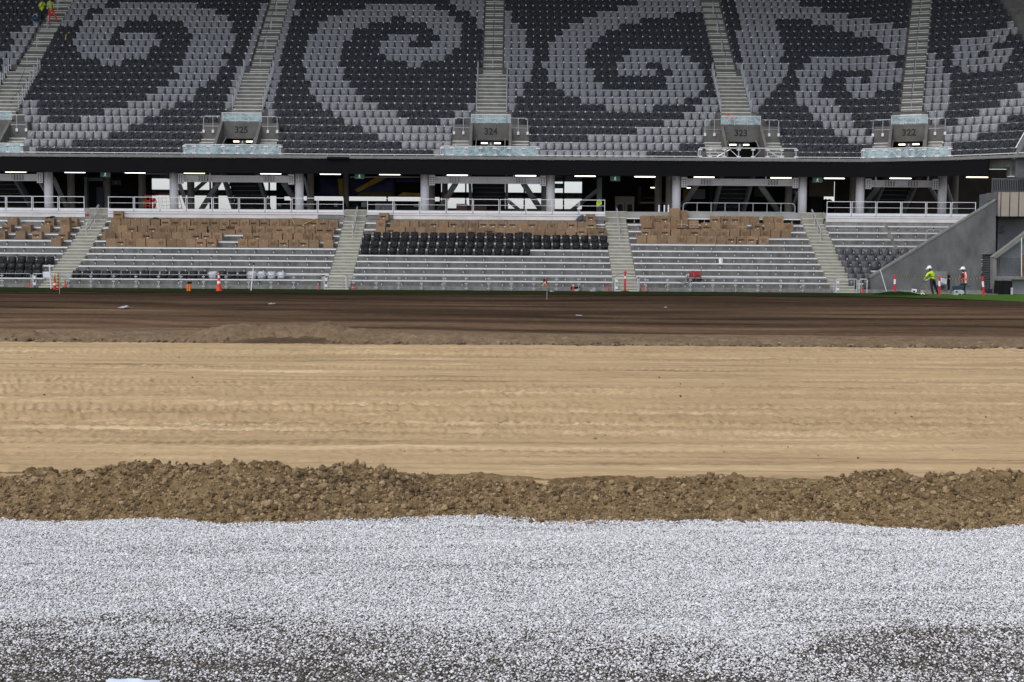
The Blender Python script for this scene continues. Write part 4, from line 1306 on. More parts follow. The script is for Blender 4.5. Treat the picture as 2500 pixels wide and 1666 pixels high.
# ---------------------------------------------------------------- platform fronts and concourse guard rails
GY = 83.0
PF_B = at(1250, 537.5, GY).z
GR_B, GR_T, GR_M = at(1250, 517.0, GY).z, at(1250, 487.5, GY).z, at(1250, 502.0, GY).z
SPAN = {0: (-52, SECT[0][1] - 0.05), 1: (SECT[1][0] + 0.05, SECT[1][1] - 0.0), 2: (SECT[2][0] + 0.1, SECT[2][1]), 4: (SECT[4][0] + 0.1, 30.3)}
for j, (x0, x1) in SPAN.items():
    root = thing('concourse_guardrail', f'pale metal guard rail on the concourse edge, block {SNAME[j]}', 'guard rail', ((x0 + x1) / 2, GY, GR_B), 'concourse guard rails')
    zmid = GR_B - 0.13
    n = max(1, int(round((x1 - x0) / 1.665)))
    w = (x1 - x0) / n
    for k in range(n):
        a, b = x0 + k * w, x0 + (k + 1) * w
        dk = M['platform_face'] if not (k in (0, n - 1) and j in (1, 2) and (k == n - 1 or j == 2)) else M['ledge']
        MB().box(a + 0.004, b - 0.004, GY, GY + 0.1, PF_B, GR_B - 0.27).build('face_panel', dk, root)
        MB().box(a + 0.03, b - 0.03, GY - 0.06, GY + 0.05, GR_B - 0.14, GR_B + 0.02).build('kick_plate', M['white_alu'], root)
        for zz, h in ((GR_T, 0.036), (GR_M, 0.024)):
            MB().box(a + 0.06, b - 0.06, GY - 0.02, GY + 0.025, zz - h / 2, zz + h / 2).build('rail', M['white_alu'], root)
    MB().box(x0, x1, GY - 0.03, GY + 0.09, GR_B - 0.27, GR_B - 0.142).build('edge_channel', M['white_alu'], root)
    for k in range(n + 1):
        for d in (-0.045, 0.045):
            xx = x0 + k * w + d
            if xx < x0 or xx > x1: continue
            MB().box(xx - 0.016, xx + 0.016, GY - 0.03, GY + 0.03, GR_B - 0.2, GR_T + 0.02).build('post', M['white_alu'], root)
# section without a platform: thin rail set back on the concourse
x0, x1 = at(1668, 500, 85.2).x, at(1941, 500, 85.2).x
root = thing('walkway_rail', 'thin grey tube rail with rounded ends behind the cardboard boxes under portal three-two-three', 'rail', ((x0 + x1) / 2, 85.2, FLOOR))
z = at(1800, 496.3, 85.2).z
MB().path([(x0, 85.2, FLOOR), (x0, 85.2, z - 0.2), (x0 + 0.07, 85.2, z - 0.06), (x0 + 0.22, 85.2, z), (x1 - 0.22, 85.2, z), (x1 - 0.07, 85.2, z - 0.06), (x1, 85.2, z - 0.2), (x1, 85.2, FLOOR)], 0.024, 6).build('top_rail', M['galv'], root)
for k in range(1, 8):
    xx = x0 + (x1 - x0) * k / 8
    MB().tube((xx, 85.2, FLOOR), (xx, 85.2, z), 0.02, 6).build('post', M['galv'], root)
MB().tube((x0, 85.2, FLOOR + 0.08), (x1, 85.2, FLOOR + 0.08), 0.018, 6).build('bottom_rail', M['galv'], root)

# handrails on the lower stairs
for a, xc in enumerate(LA):
    dx = [-0.05, 0.1, 0.1, 0.0][a]
    root = thing('stair_handrail', f'tubular steel handrail on the lower {["westernmost flight", "flight between the box stacks", "flight with the red post at its foot", "flight by the end wall"][a]}', 'handrail', (xc + dx, RISER(7), T_l[7]), 'handrails on the lower stairs')
    i0, i1 = 7.2, 10.2
    f = lambda i: (RISER(i) - 0.4, np.interp(i, range(11), T_l))
    (ya, za), (yb, zb) = f(i0), f(i1)
    for off in (0.0,):
        MB().path([(xc + dx, ya, za), (xc + dx, ya, za + 0.85), (xc + dx, ya + 0.08, za + 0.95), (xc + dx, yb, zb + 0.98), (xc + dx, yb + 0.12, zb + 1.0), (xc + dx, yb + 0.2, zb + 0.9)], 0.026, 6).build('rail', M['galv'], root)
        MB().path([(xc + dx + 0.07, ya + 0.02, za + 0.55), (xc + dx + 0.07, yb, zb + 0.62)], 0.022, 6).build('lower_rail', M['galv_dark'], root)
    for q in (0.34, 0.68, 1.0):
        i = i0 + (i1 - i0) * q
        y, z = f(i)
        MB().tube((xc + dx, y, z - 0.1), (xc + dx, y, z + 0.97), 0.024, 6).build('post', M['galv'], root)

# ---------------------------------------------------------------- seats already fitted in the lower rows
LBAG = [seat_mesh('stadium_seat', 'pale', 440 + i, M['black_bag_low']) for i in range(5)]
LBARE = [seat_mesh('stadium_seat', 'pale', 450 + i, M['black_seat']) for i in range(2)]
LCLR = [seat_mesh('stadium_seat', 'pale', 455 + i, M['clear_bag']) for i in range(2)]
LSLATE = [seat_mesh('stadium_seat', 'pale', 460 + i, M['slate_bag']) for i in range(4)]
lrng = np.random.default_rng(5)
ROWW = ['front', 'second', 'third', 'fourth', 'fifth', 'sixth', 'seventh', 'eighth', 'ninth', 'tenth']


def lower_seats(row, px0, px1, n, where, kinds, tall=1.0):
    y = RISER(row) - 0.32
    yy = RAILY[row] + 3
    xa, xb = at(px0, yy, y).x, at(px1, yy, y).x
    for k in range(n):
        x = xa + (xb - xa) * k / max(1, n - 1) + lrng.normal(0, 0.012)
        kd = kinds(k)
        me = {'bag': LBAG, 'bare': LBARE, 'clear': LCLR, 'slate': LSLATE}[kd]
        me = me[int(lrng.integers(0, len(me)))]
        hs = (tall(k) if callable(tall) else tall) * lrng.uniform(0.95, 1.04)
        o = inst('stadium_seat', me, None, (x, y, T_l[row]), lrng.normal(0, 0.04), (lrng.uniform(0.9, 0.98), 1, hs))
        look = {'bag': 'black seat in crumpled black plastic', 'bare': 'bare black plastic seat', 'clear': 'seat under milky clear film', 'slate': 'slate seat in dark film'}[kd]
        frm = f'{ORD[k]} from the west' if k < n / 2 else f'{ORD[n - 1 - k]} from the east'
        tag(o, f'{look}, {ROWW[row]} row {where}, {frm}', 'seat', 'wrapped stadium seats')


mixed = lambda p: (lambda k: 'bag' if lrng.uniform() < p else 'bare')
lower_seats(7, 897, 1474, 26, 'under the boxes', lambda k: 'bare' if k in (0, 18, 20, 23) else 'bag', lambda k: 1.14 if 0 < k < 18 else 0.9)
lower_seats(6, 892, 1477, 26, 'mid block', mixed(0.65), 0.86)
lower_seats(5, 890, 1285, 18, 'mid block', mixed(0.6), 0.86)
lower_seats(1, 187, 686, 22, 'behind the barrier', lambda k: 'clear' if k in (14, 18, 19, 20, 21) else ('bag' if k % 3 else 'bare'), 0.86)
lower_seats(3, 6, 122, 6, 'far west', mixed(0.8), 0.92)
lower_seats(2, 6, 92, 5, 'far west', mixed(0.4), 0.92)
lower_seats(1, 3, 92, 5, 'far west', mixed(0.6), 0.9)
for row, p0, p1, n in [(5, 2052, 2231, 9), (4, 2058, 2197, 7), (3, 2066, 2159, 5), (2, 2073.5, 2116, 3), (1, 2081, 2120, 3), (0, 2083, 2118, 2)]:
    lower_seats(row, p0, p1, n, 'by the end wall', lambda k: 'slate', 1.08)

# ---------------------------------------------------------------- cardboard boxes
BW, BD, BH = 0.6, 0.5, 0.5


def box_mesh(kind, seed):
    r = np.random.default_rng(seed)
    mb = MB()
    j = lambda: r.uniform(-0.008, 0.008)
    w, d, h = BW / 2, BD / 2, BH
    vs = [(-w + j(), -d + j(), 0), (w + j(), -d + j(), 0), (w + j(), d, 0), (-w + j(), d, 0)]
    # slightly bulged sides: an extra ring at mid height
    for z, b in ((h * 0.5, 0.008), (h, 0.0)):
        vs += [(-w - b + j(), -d - b + j(), z), (w + b + j(), -d - b + j(), z), (w + b + j(), d + b, z), (-w - b + j(), d + b, z)]
    fs = [(0, 3, 2, 1), (8, 9, 10, 11)]
    for q in (0, 4):
        for i in range(4):
            a, b = q + i, q + (i + 1) % 4
            fs.append((a, b, b + 4, a + 4))
    mb.add(vs, fs)
    mb.box(-w - 0.002, w + 0.002, -0.004, 0.004, h + 0.001, h + 0.003, 1)       # flap seam
    mb.box(-0.03, 0.03, -d - 0.012, -d - 0.004, h - 0.07, h + 0.004, 1)           # tape end over the front edge
    return mb.mesh('cardboard_box', [M['card'], M['tape']])


BOXM = [box_mesh('b', 500 + i) for i in range(6)]
PRINT = text_mesh('alloyfold', 0.112, M['print'], 'print', bold=0.006)
lines = MB()
rr = random.Random(3)
for k, (ln, off) in enumerate([(0.2, 0), (0.3, 0), (0.14, 0.02), (0.26, 0), (0.34, 0)]):
    z = 0.3 - k * 0.042
    lines.box(-0.17 + off, -0.17 + off + ln, -0.004, 0.0, z, z + 0.012)
lines.box(0.1, 0.16, -0.004, 0.0, 0.26, 0.33)
LINES = lines.mesh('print', M['print_soft'])
LABELM = MB().box(-0.045, 0.045, -0.004, 0.0, -0.02, 0.02).mesh('sticker', M['paper'])
brng = np.random.default_rng(9)
BOXN = {'P': 'plain box', 'L': 'faintly printed box', 'A': 'lettered box', 'S': 'stickered box', 'F': 'box lettered upside down', 'T': 'box with pale tape'}


def carton(x, y, z, kind, label, rz=0.0, size=1.0, w=1.0):
    root = inst('cardboard_box', BOXM[int(brng.integers(0, 6))], None, (x, y, z), rz, (size * w * brng.uniform(0.98, 1.01), size, size * brng.uniform(0.98, 1.02)))
    tag(root, label, 'box', 'cardboard boxes on the terrace')
    f = -BD / 2 - 0.022
    if kind in 'AS':
        inst('print', PRINT, root, (-0.04 + brng.normal(0, 0.01), f, 0.27)).rotation_euler = (math.pi / 2, 0, 0)
    if kind == 'F':
        inst('print', PRINT, root, (0.02, f, 0.2)).rotation_euler = (math.pi / 2, math.pi, 0)
        inst('sticker', LABELM, root, (0.0, f, 0.38))
    if kind == 'S':
        inst('sticker', LABELM, root, (0.03 + brng.normal(0, 0.05), f, 0.14))
    if kind == 'L':
        inst('print', LINES, root, (0.0, f, 0.02))
    if kind == 'T':
        inst('tape', MB().box(-0.3, 0.3, -0.004, 0, 0.2, 0.25).box(-0.03, 0.03, -0.005, 0, 0.05, 0.45).mesh('tape', M['tape']), root, (0, f, 0))
    return root


def carton_row(row, xs, kinds, off, scale, where, base=0, zadd=0.0, dy=0.0):
    y = RISER(row) - 0.42 + dy
    n = len(xs)
    for k, x in enumerate(xs):
        rz = 0.0
        if isinstance(x, tuple): x, rz = x
        p = at(off + (x + 87) / scale, RAILY[row], y - BD / 2)
        kd = kinds[k]
        frm = f'{ORD[base + k]} from the west' if base + k < 30 else 'at the east end'
        carton(p.x, y + brng.normal(0, 0.02), T_l[row] + zadd, kd, f'{BOXN[kd]} {frm}, {where}', rz + brng.normal(0, 0.025))


Z7 = 7.353
W2 = 'box stack by the far guard rail'
# block beyond the westernmost stairs
for row, items, wh in [(9, [(150, 'P'), (855, 'S'), (1160, 'L'), (1300, 'A')], 'top'), (8, [(40, 'S'), (410, 'L'), (790, 'P'), (1155, 'P')], 'second'), (7, [(-85, 'L'), (300, 'P'), (615, 'S'), (1120, 'S')], 'third')]:
    carton_row(row, [x for x, _ in items], [k for _, k in items], 0, 7.84, f'{wh} row of scattered far west boxes')
carton_row(6, [980], ['P'], 0, 7.84, 'lowest row of scattered far west boxes')
p = at(1242 / 7.84, 560, RISER(8) - 0.6)
carton(p.x, RISER(8) - 0.42, T_l[8] + BH, 'L', 'cardboard box with faint print stacked on another, beside the westernmost stairs', 0.02)
# block two
Z2, Z3 = 240, 540
carton_row(6, [140, 315, 500, 675, 860, 1040, 1220, 1400, 1575, 1755, 1945], 'PSLPPLPPPSS', Z2, Z7, 'lowest box row of the long western stack')
carton_row(6, [300, 485, 668, 845, 1030, 1215, 1390, 1575, 1835], 'LLPLSLSPP', Z3, Z7, 'lowest box row of the long western stack', 11)
carton_row(7, [60, 245, 430, 610, 785, 970, 1145, 1325, 1500, 1675, 1860, 2045], 'PPPPSPLPPSSL', Z2, Z7, 'second box row of the long western stack')
carton_row(7, [390, 565, 735, 920, 1110, 1300, 1465, 1645, 1815], 'LSPPPPLLP', Z3, Z7, 'second box row of the long western stack', 12)
carton_row(8, [180, 355, 525, 705, 885, 1060, 1235, 1415, 1595, 1770, 1985, 2165], 'PPSPSLLLAPPA', Z2, Z7, 'third box row of the long western stack')
carton_row(8, [260, 440, 615, 790, 970, 1145, 1325, 1510, 1690, 1860], 'LPLLALLLAA', Z3, Z7, 'third box row of the long western stack', 13)
carton_row(9, [225, 405, 580, 755, 935, 1125, 1305, 1480, 1660, 1830, 2005, 2185], 'PPPPPAALLAAL', Z2, Z7, 'top box row of the long western stack')
carton_row(9, [165, 335, 515, 690, 870, 1045, 1225, 1400, 1575, 1750, 1925], 'ALAALLLSSAL', Z3, Z7, 'top box row of the long western stack', 12)
p = at(240 + 350 / Z7, 524, RISER(9) - 0.66)
carton(p.x, RISER(9) - 0.42, T_l[9] + BH + 0.01, 'A', 'lettered cardboard box alone on top at the west end of the long western stack', 0.08)
p = at(240 + 195 / Z7, 571, RISER(7) - 0.9)
carton(p.x, RISER(7) - 0.86, T_l[7] + 0.04, 'P', 'plain cardboard box turned askew in front of the western stack by the stairs', 0.5)
p = at(540 + 465 / Z7, 556, RISER(8) - 0.8)
carton(p.x, RISER(8) - 0.74, T_l[8] + 0.06, 'P', 'plain tall cardboard box standing proud of the western stack beside the open one', 0.06)
# open box with raised flaps
pb = at(540 + 170 / Z7, 560, RISER(8) - 0.67)
ob = thing('open_box', 'open cardboard box with flaps folded out in the middle of the long western stack', 'box', (pb.x, RISER(8) - 0.42, T_l[8]), 'cardboard boxes on the terrace')
o0 = (0, 0, 0)
MB().box(-0.29, 0.29, -0.25, 0.25, 0, 0.3).build('body', M['card'], ob, o0)
MB().prism([(-0.29, -0.25, 0.3), (0.29, -0.25, 0.3), (0.29, -0.36, 0.47), (-0.29, -0.36, 0.47)], (0, 0.012, 0)).build('flap', M['card_dark'], ob, o0)
MB().prism([(0.3, -0.2, 0.3), (0.3, 0.2, 0.3), (0.56, 0.2, 0.52), (0.56, -0.2, 0.52)], (0, 0, 0.012)).build('flap', M['card'], ob, o0)
MB().prism([(-0.3, -0.2, 0.3), (-0.3, 0.2, 0.3), (-0.42, 0.2, 0.6), (-0.42, -0.2, 0.6)], (0, 0, 0.012)).build('flap', M['card'], ob, o0)
# cardboard sheet with yellow edges hanging over the top row
A = [at(540 + x / Z7, 410 + y / Z7, RISER(9) - 0.72) for x, y in ((1265, 900), (1690, 915), (1465, 1025), (1325, 1025))]
sh = thing('cardboard_sheet', 'grey-brown cardboard sheet edged in yellow hanging over the top row of boxes', 'cardboard', tuple(A[3]))
MB().prism([A[3], A[2], A[1], A[0]], (0, 0.012, 0)).build('sheet', mat('grey_board', (0.2, 0.15, 0.1), 0.8), sh)
mbb = MB(); mbb.beam(A[0], A[3], 0.02, 0.035, up=(0, 1, 0)); mbb.beam(A[2], A[1], 0.02, 0.035, up=(0, 1, 0))
mbb.build('yellow_edge', M['yellow'], sh)
# block three
carton_row(8, [565, 750, 920, 1100, 1285, 1465, 1640, 1815, 2000, 2175], 'PSPPPPPPPF', 840, Z7, 'lower box row above the black seats')
carton_row(8, [145, 325, 510, 690, 870, 1045, 1225, 1405, 1590, 1780, 1980, 2165], 'PSPPFPPPPPSL', 1140, Z7, 'lower box row above the black seats', 10)
carton_row(8, [-20], 'S', 1460, Z7, 'lower box row above the black seats', 22)
carton_row(9, [575, 825, 1000, 1170, 1345, 1525, 1700, 1880, 2060, 2235], 'LPPPLSPSLL', 840, Z7, 'upper box row above the black seats')
carton_row(9, [35, 215, 385, 560, 735, 915, 1085, 1265, 1450, 1625, 1800, 1980, 2145], 'LSSSSPSPLPSPS', 1140, Z7, 'upper box row above the black seats', 10)
p = at(840 + 712 / Z7, 525, RISER(9) - 0.62)
carton(p.x, RISER(9) - 0.36, T_l[9] + BH, 'S', 'stickered cardboard box alone on top at the west end above the black seats', -0.05)
p = at(1140 + 2220 / Z7, 528, RISER(9) - 0.65)
carton(p.x, RISER(9) - 0.4, T_l[9] + BH, 'S', 'stickered cardboard box on top of the east end, beside a black bag', 0.03)
# block four
W4 = 'row of the eastern stack'
carton_row(7, [700, 880, 1060, 1245, 1420, 1595, 1780, 1955, 2135], 'PPPPLPLLP', 1460, Z7, f'lowest {W4}')
carton_row(7, [75, 255, 435, 610, 835], 'PSSSL', 1740, Z7, f'lowest {W4}', 9)
carton_row(8, [780, 955, 1125, 1310, 1490, 1660, 1840, 2015], 'SLSPPSLP', 1460, Z7, f'second {W4}')
carton_row(8, [125, 310, 495, 680, 865, 1045, 1235], 'LPLPLPP', 1740, Z7, f'second {W4}', 8)
carton_row(9, [790, 960, 1130, 1300, 1860, 2030, 2190], 'PPLPFPL', 1460, Z7, f'third {W4}')
carton_row(9, [120, 300, (445, 0.12), 720, (950, -0.25), 1110, 1275], 'LLTSPPL', 1740, Z7, f'third {W4}', 7)
carton_row(10, [765, 945, 1120, 1300, 2025], 'PLSPS', 1460, Z7, f'top {W4}')
carton_row(10, [145, 315, 500, 670, (920, -0.06), 1100], 'SSPPPL', 1740, Z7, f'top {W4}', 5)
for px_, row, z, kd, lb, rz in [(1460 + 1500 / Z7, 9, 0.03, 'T', 'cardboard box crossed with pale tape, standing proud of the eastern stack', 0.0), (1460 + 1720 / Z7, 9, 0.03, 'T', 'taped cardboard box standing apart in the gap of the eastern stack', 0.03),
                                (1460 + 890 / Z7, 9, 0.02, 'P', 'plain cardboard box pulled forward near the west end of the eastern stack', -0.04)]:
    p = at(px_, 545, RISER(row) - 0.9)
    carton(p.x, RISER(row) - 0.86 + 0.2, T_l[row] + 0.13, kd, lb, rz)
p = at(1460 + 1382 / Z7, 512, RISER(10) - 0.6)
carton(p.x, RISER(10) - 0.36, T_l[10] + BH, 'P', 'plain cardboard box at the very top of the eastern stack, below a column', 0.0)
p = at(1460 + 1530 / Z7, 515, RISER(10) - 0.4)
carton(p.x, RISER(10) - 0.1, T_l[10] + BH - 0.08, 'P', 'narrow cardboard box tucked behind the topmost box of the eastern stack', 0.05, 0.9)
p = at(1460 + 1535 / Z7, 533, RISER(10) - 0.4)
carton(p.x, RISER(10) - 0.1, T_l[10] - 0.0, 'P', 'cardboard box half hidden behind the top of the eastern stack', 0.0, 0.9)

# ---------------------------------------------------------------- barrier between terrace and pitch
BT, BB = 0.9, 0.06
GATES = [(at(79.5, 690, FENCE_Y).x, at(145.5, 690, FENCE_Y).x), (at(791, 690, FENCE_Y).x, at(848, 690, FENCE_Y).x), (at(1500, 690, FENCE_Y).x, at(1560, 690, FENCE_Y).x), (at(2040, 690, FENCE_Y).x, at(2096, 690, FENCE_Y).x)]
gx_ = [-50.0] + [v for g in GATES for v in g]
for j in range(4):
    a, b = gx_[2 * j] + 0.03, gx_[2 * j + 1] - 0.12
    root = thing('pitch_barrier', f'galvanised pitch-side barrier in front of the block {SNAME[j]}', 'barrier', ((a + b) / 2, FENCE_Y, 0), 'pitch-side barriers')
    MB().path([(a, FENCE_Y, BB), (a, FENCE_Y, BT - 0.06), (a + 0.06, FENCE_Y, BT), (b - 0.06, FENCE_Y, BT), (b, FENCE_Y, BT - 0.06), (b, FENCE_Y, BB)], 0.02, 6).build('top_rail', M['galv'], root)
    MB().box(a, b, FENCE_Y - 0.02, FENCE_Y + 0.02, BB - 0.013, BB + 0.013).build('bottom_rail', M['alu'], root)
    n = int((b - a) / 1.333)
    for k in range(1, n + 1):
        x = b - 0.35 - k * 1.333 if j < 2 else a + 0.35 + (k - 1) * 1.333
        if not a + 0.1 < x < b - 0.1: continue
        mb = MB().box(x - 0.017, x + 0.017, FENCE_Y - 0.022, FENCE_Y + 0.022, 0.0, BT)
        for z in (0.2, 0.48, 0.78):
            mb.box(x - 0.085, x - 0.04, FENCE_Y - 0.03, FENCE_Y + 0.01, z - 0.02, z + 0.025, 1)
            mb.box(x + 0.04, x + 0.085, FENCE_Y - 0.03, FENCE_Y + 0.01, z - 0.02, z + 0.025, 1)
        mb.build('post', [M['galv'], M['white_alu']], root)
for j, (a, b) in enumerate(GATES):
    root = thing('barrier_gate', f'galvanised gate in the pitch barrier at the foot of the {["westernmost", "second", "third", "easternmost"][j]} lower stairs', 'gate', ((a + b) / 2, FENCE_Y, 0), 'pitch barrier gates')
    y = FENCE_Y - 0.02
    MB().path([(a + 0.05, y, BB), (a + 0.05, y, BT - 0.05), (a + 0.1, y, BT), (b - 0.15, y, BT), (b - 0.1, y, BT - 0.05), (b - 0.1, y, BB), (a + 0.05, y, BB)], 0.019, 6).build('frame', M['alu'], root)
    for x in (a + 0.22, b - 0.26):
        MB().tube((x, y, BB), (x, y, BT), 0.018, 6).build('upright', M['galv'], root)
    mb = MB()
    for x in (a - 0.0, b - 0.02):
        mb.box(x - 0.03, x + 0.03, y - 0.03, y + 0.03, 0, BT - 0.05)
    mb.build('gate_post', M['galv'], root)
    for z in (0.3, 0.7):
        MB().box(a + 0.06, a + 0.2, y - 0.04, y - 0.025, z - 0.08, z + 0.08).build('lock_plate', M['white_alu'], root)
a, b = at(2099, 690, FENCE_Y).x, at(2117, 690, FENCE_Y).x
root = thing('barrier_gate', 'narrow galvanised barrier panel between the last gate and the sloping end wall', 'barrier', ((a + b) / 2, FENCE_Y, 0), 'pitch barrier gates')
MB().path([(a, FENCE_Y, BB), (a, FENCE_Y, BT - 0.05), (a + 0.05, FENCE_Y, BT), (b - 0.05, FENCE_Y, BT), (b, FENCE_Y, BT - 0.05), (b, FENCE_Y, BB), (a, FENCE_Y, BB)], 0.025, 6).build('frame', M['alu'], root)
MB().tube(((a + b) / 2 - 0.1, FENCE_Y, BB), ((a + b) / 2 - 0.1, FENCE_Y, BT), 0.02, 6).build('upright', M['galv'], root)

# arched rail beside the sloping wall, on the upper rows
xa, xb = at(2257, 580, RISER(6)).x, at(2296, 580, RISER(6)).x
yr = RISER(6) - 0.3
zt = at(2275, 561, yr).z
root = thing('arched_rail', 'arched steel rail standing on the bare rows beside the sloping end wall', 'rail', (xa, yr, T_l[6]))
MB().path([(xa, yr, T_l[6]), (xa, yr, zt - 0.25), (xa + 0.06, yr, zt - 0.08), (xa + 0.2, yr, zt), (xb - 0.15, yr, zt), (xb + 0.02, yr, zt - 0.1), (xb + 0.1, yr, zt - 0.3), (xb + 0.1, yr, T_l[6])], 0.026, 6).build('hoop', M['galv'], root)
MB().tube((xb - 0.12, yr, T_l[6]), (xb - 0.12, yr, zt), 0.022, 6).build('post', M['galv'], root)
# ================================================================ CONCOURSE UNDER THE UPPER TERRACE
BACKY = 101.0
CEIL = 8.55
MB().box(-52, 31, RISER(10) + 0.02, 106, FLOOR - 0.4, FLOOR).build('concourse_floor', M['floor'], kind='structure')
cl = thing('concourse_ceiling', 'dark underside of the upper terrace above the concourse', 'ceiling', (0, 98, CEIL))
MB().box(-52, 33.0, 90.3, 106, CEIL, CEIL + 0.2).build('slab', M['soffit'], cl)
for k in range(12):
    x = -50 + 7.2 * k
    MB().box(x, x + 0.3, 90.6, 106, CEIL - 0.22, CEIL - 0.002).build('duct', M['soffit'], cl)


def wall_seg(name, label, px0, px1, y0, y1, m, Y=BACKY, cat='wall', group='dark walls at the back of the concourse'):
    a, b = at(px0, y1, Y), at(px1, y0, Y)
    c = ((a.x + b.x) / 2, Y, a.z)
    return tag(MB().box(a.x, b.x, Y, Y + 0.15, a.z, b.z).build(name, m, None, c), label, cat, group)


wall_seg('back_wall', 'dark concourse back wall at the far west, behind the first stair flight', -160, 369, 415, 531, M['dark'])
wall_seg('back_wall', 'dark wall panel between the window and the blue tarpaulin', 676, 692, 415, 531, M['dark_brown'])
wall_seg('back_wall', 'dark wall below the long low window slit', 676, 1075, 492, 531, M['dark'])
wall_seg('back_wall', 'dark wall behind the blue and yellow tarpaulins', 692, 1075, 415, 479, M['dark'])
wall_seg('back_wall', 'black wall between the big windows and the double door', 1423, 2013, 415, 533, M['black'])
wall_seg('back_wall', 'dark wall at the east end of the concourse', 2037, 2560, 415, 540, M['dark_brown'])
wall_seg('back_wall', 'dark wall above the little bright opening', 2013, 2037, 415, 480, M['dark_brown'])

# glazing
def glazing(label, px0, px1, ytop, ybot, mull, bands):
    a, b = at(px0, ybot, BACKY), at(px1, ytop, BACKY)
    g = thing('glazed_wall', label, 'window', ((a.x + b.x) / 2, BACKY, a.z), 'concourse windows')
    xs = [a.x] + [at(m_, 480, BACKY).x for m_ in mull] + [b.x]
    zs = [(at(px0, y1, BACKY).z, at(px0, y0, BACKY).z) for y0, y1 in bands]
    for xa, xb in zip(xs[:-1], xs[1:]):
        for z0, z1 in zs:
            MB().box(xa + 0.05, xb - 0.05, BACKY + 0.05, BACKY + 0.06, z0, z1).build('pane', M['window_glass'], g)
    for x in xs:
        MB().box(x - 0.06, x + 0.06, BACKY, BACKY + 0.12, a.z, b.z).build('mullion', M['black'], g)
    return g


def band(g_label, px0, px1, y0, y1, m, Y=BACKY + 0.13, name='window_rail', cat='beam', grp='rails across the concourse windows'):
    a, b = at(px0, y1, Y), at(px1, y0, Y)
    return tag(MB().box(a.x, b.x, Y, Y + 0.1, a.z, b.z).build(name, m, None, ((a.x + b.x) / 2, Y, a.z)), g_label, cat, grp)


glazing('tall concourse window behind the orange scaffold tower', 369, 676, 427, 531, [513, 657], [(427, 464.5), (464.5, 531)])
glazing('long low window slit under the tarpaulins', 692, 1075, 480, 492, [765, 846, 945], [(480, 492)])
glazing('wide bright concourse window at the middle of the stand', 1075, 1423, 427, 531, [1137, 1280, 1376], [(427, 473), (473, 531)])
for nm, p0, p1, d in (('western', 369, 676, 0), ('central', 1075, 1423, 6.5)):
    band(f'black rail across the {nm} concourse window', p0, p1, 465 + d, 469 + d, M['black'])
    band(f'brown transom beam across the {nm} concourse window', p0, p1, 471 + d, 477 + d, M['dark_brown'])
    band(f'grey blind along the top of the {nm} concourse window', p0, p1, 424, 436 + d * 0.9, M['panel_grey'])
band('dark balustrade seen through the central concourse window', 1075, 1423, 511, 516, M['panel_grey'], BACKY + 3, 'outer_parapet', 'parapet', None)
ro = [at(x, y, 130) for x, y in ((1075, 516), (1423, 514))]
tag(MB().box(ro[0].x, ro[1].x, 130, 140, 4, ro[1].z).build('distant_roof', mat('red_roof', (0.25, 0.12, 0.1), 0.8), None, (ro[0].x, 130, 4)), 'distant pinkish roof seen through the central concourse window', 'building')

# columns
COLX = [119 - 306.3, 119, 425, 731, 1037, 1344, 1651, 1959, 2099.5, 2300]
CW = ['far westernmost', 'beside the first dark stairs', 'beside the orange scaffold', 'west of the blue tarpaulin', 'east of the blue tarpaulin', 'before the bright central window', 'above the topmost box', 'beside the easternmost stairs', 'east of the easternmost stairs', 'nearest the end wall']


def column_mesh(r, h):
    mb = MB()
    mb.lathe((0, 0, 0), [(r, 0), (r, h - 0.25)], 24)
    mb.box(-r * 1.35, r * 1.35, -r, r, h - 0.25, h - 0.12, 0)
    mb.box(-0.02, 0.02, -r - 0.03, -r, h * 0.62, h - 0.3, 0)
    me = mb.mesh('column', [M['column']])
    me.polygons.foreach_set('use_smooth', [i < 24 for i in range(len(me.polygons))])
    return me


CM_ = column_mesh(0.31, CEIL - FLOOR - 0.02)
for k, px_ in enumerate(COLX):
    p = at(px_, 480, 92.0)
    tag(inst('column', CM_, None, (p.x, 92.0, FLOOR + 0.01)), f'thick pale round column {CW[k]}', 'column', 'front columns of the concourse')
BCM = MB().lathe((0, 0, 0), [(0.29, 0), (0.29, CEIL - FLOOR - 0.02)], 16).mesh('column', M['back_column'])
for k, (px_, Y, lb) in enumerate([(174, 96, 'behind the western guard rail'), (261, 97, 'beside the western exit sign'), (347, 97, 'between the exit signs and the scaffold'), (466, 96.5, 'behind the scaffold netting'), (526, 99, 'before the western window'), (758, 95.5, 'west of the tarpaulin'), (845, 98, 'in front of the tarpaulin'), (1053, 95.5, 'east of the tarpaulin'), (1330, 95.5, 'beside the central window'), (1607, 97, 'between the double door and the box stack'), (1634, 95, 'close behind the column over the boxes'), (1925, 95.5, 'before the pale partition'), (2083, 95.5, 'east of the bright opening'), (2330, 95.5, 'near the end wall'), (1086, 99.5, 'at the edge of the central window')]):
    p = at(px_, 480, Y)
    tag(inst('back_column', BCM, None, (p.x, Y, FLOOR + 0.01), 0, (0.95 if Y < 98 else 0.8, 1, 1)), f'dim grey-brown round column {lb}', 'column', 'rear columns of the concourse')


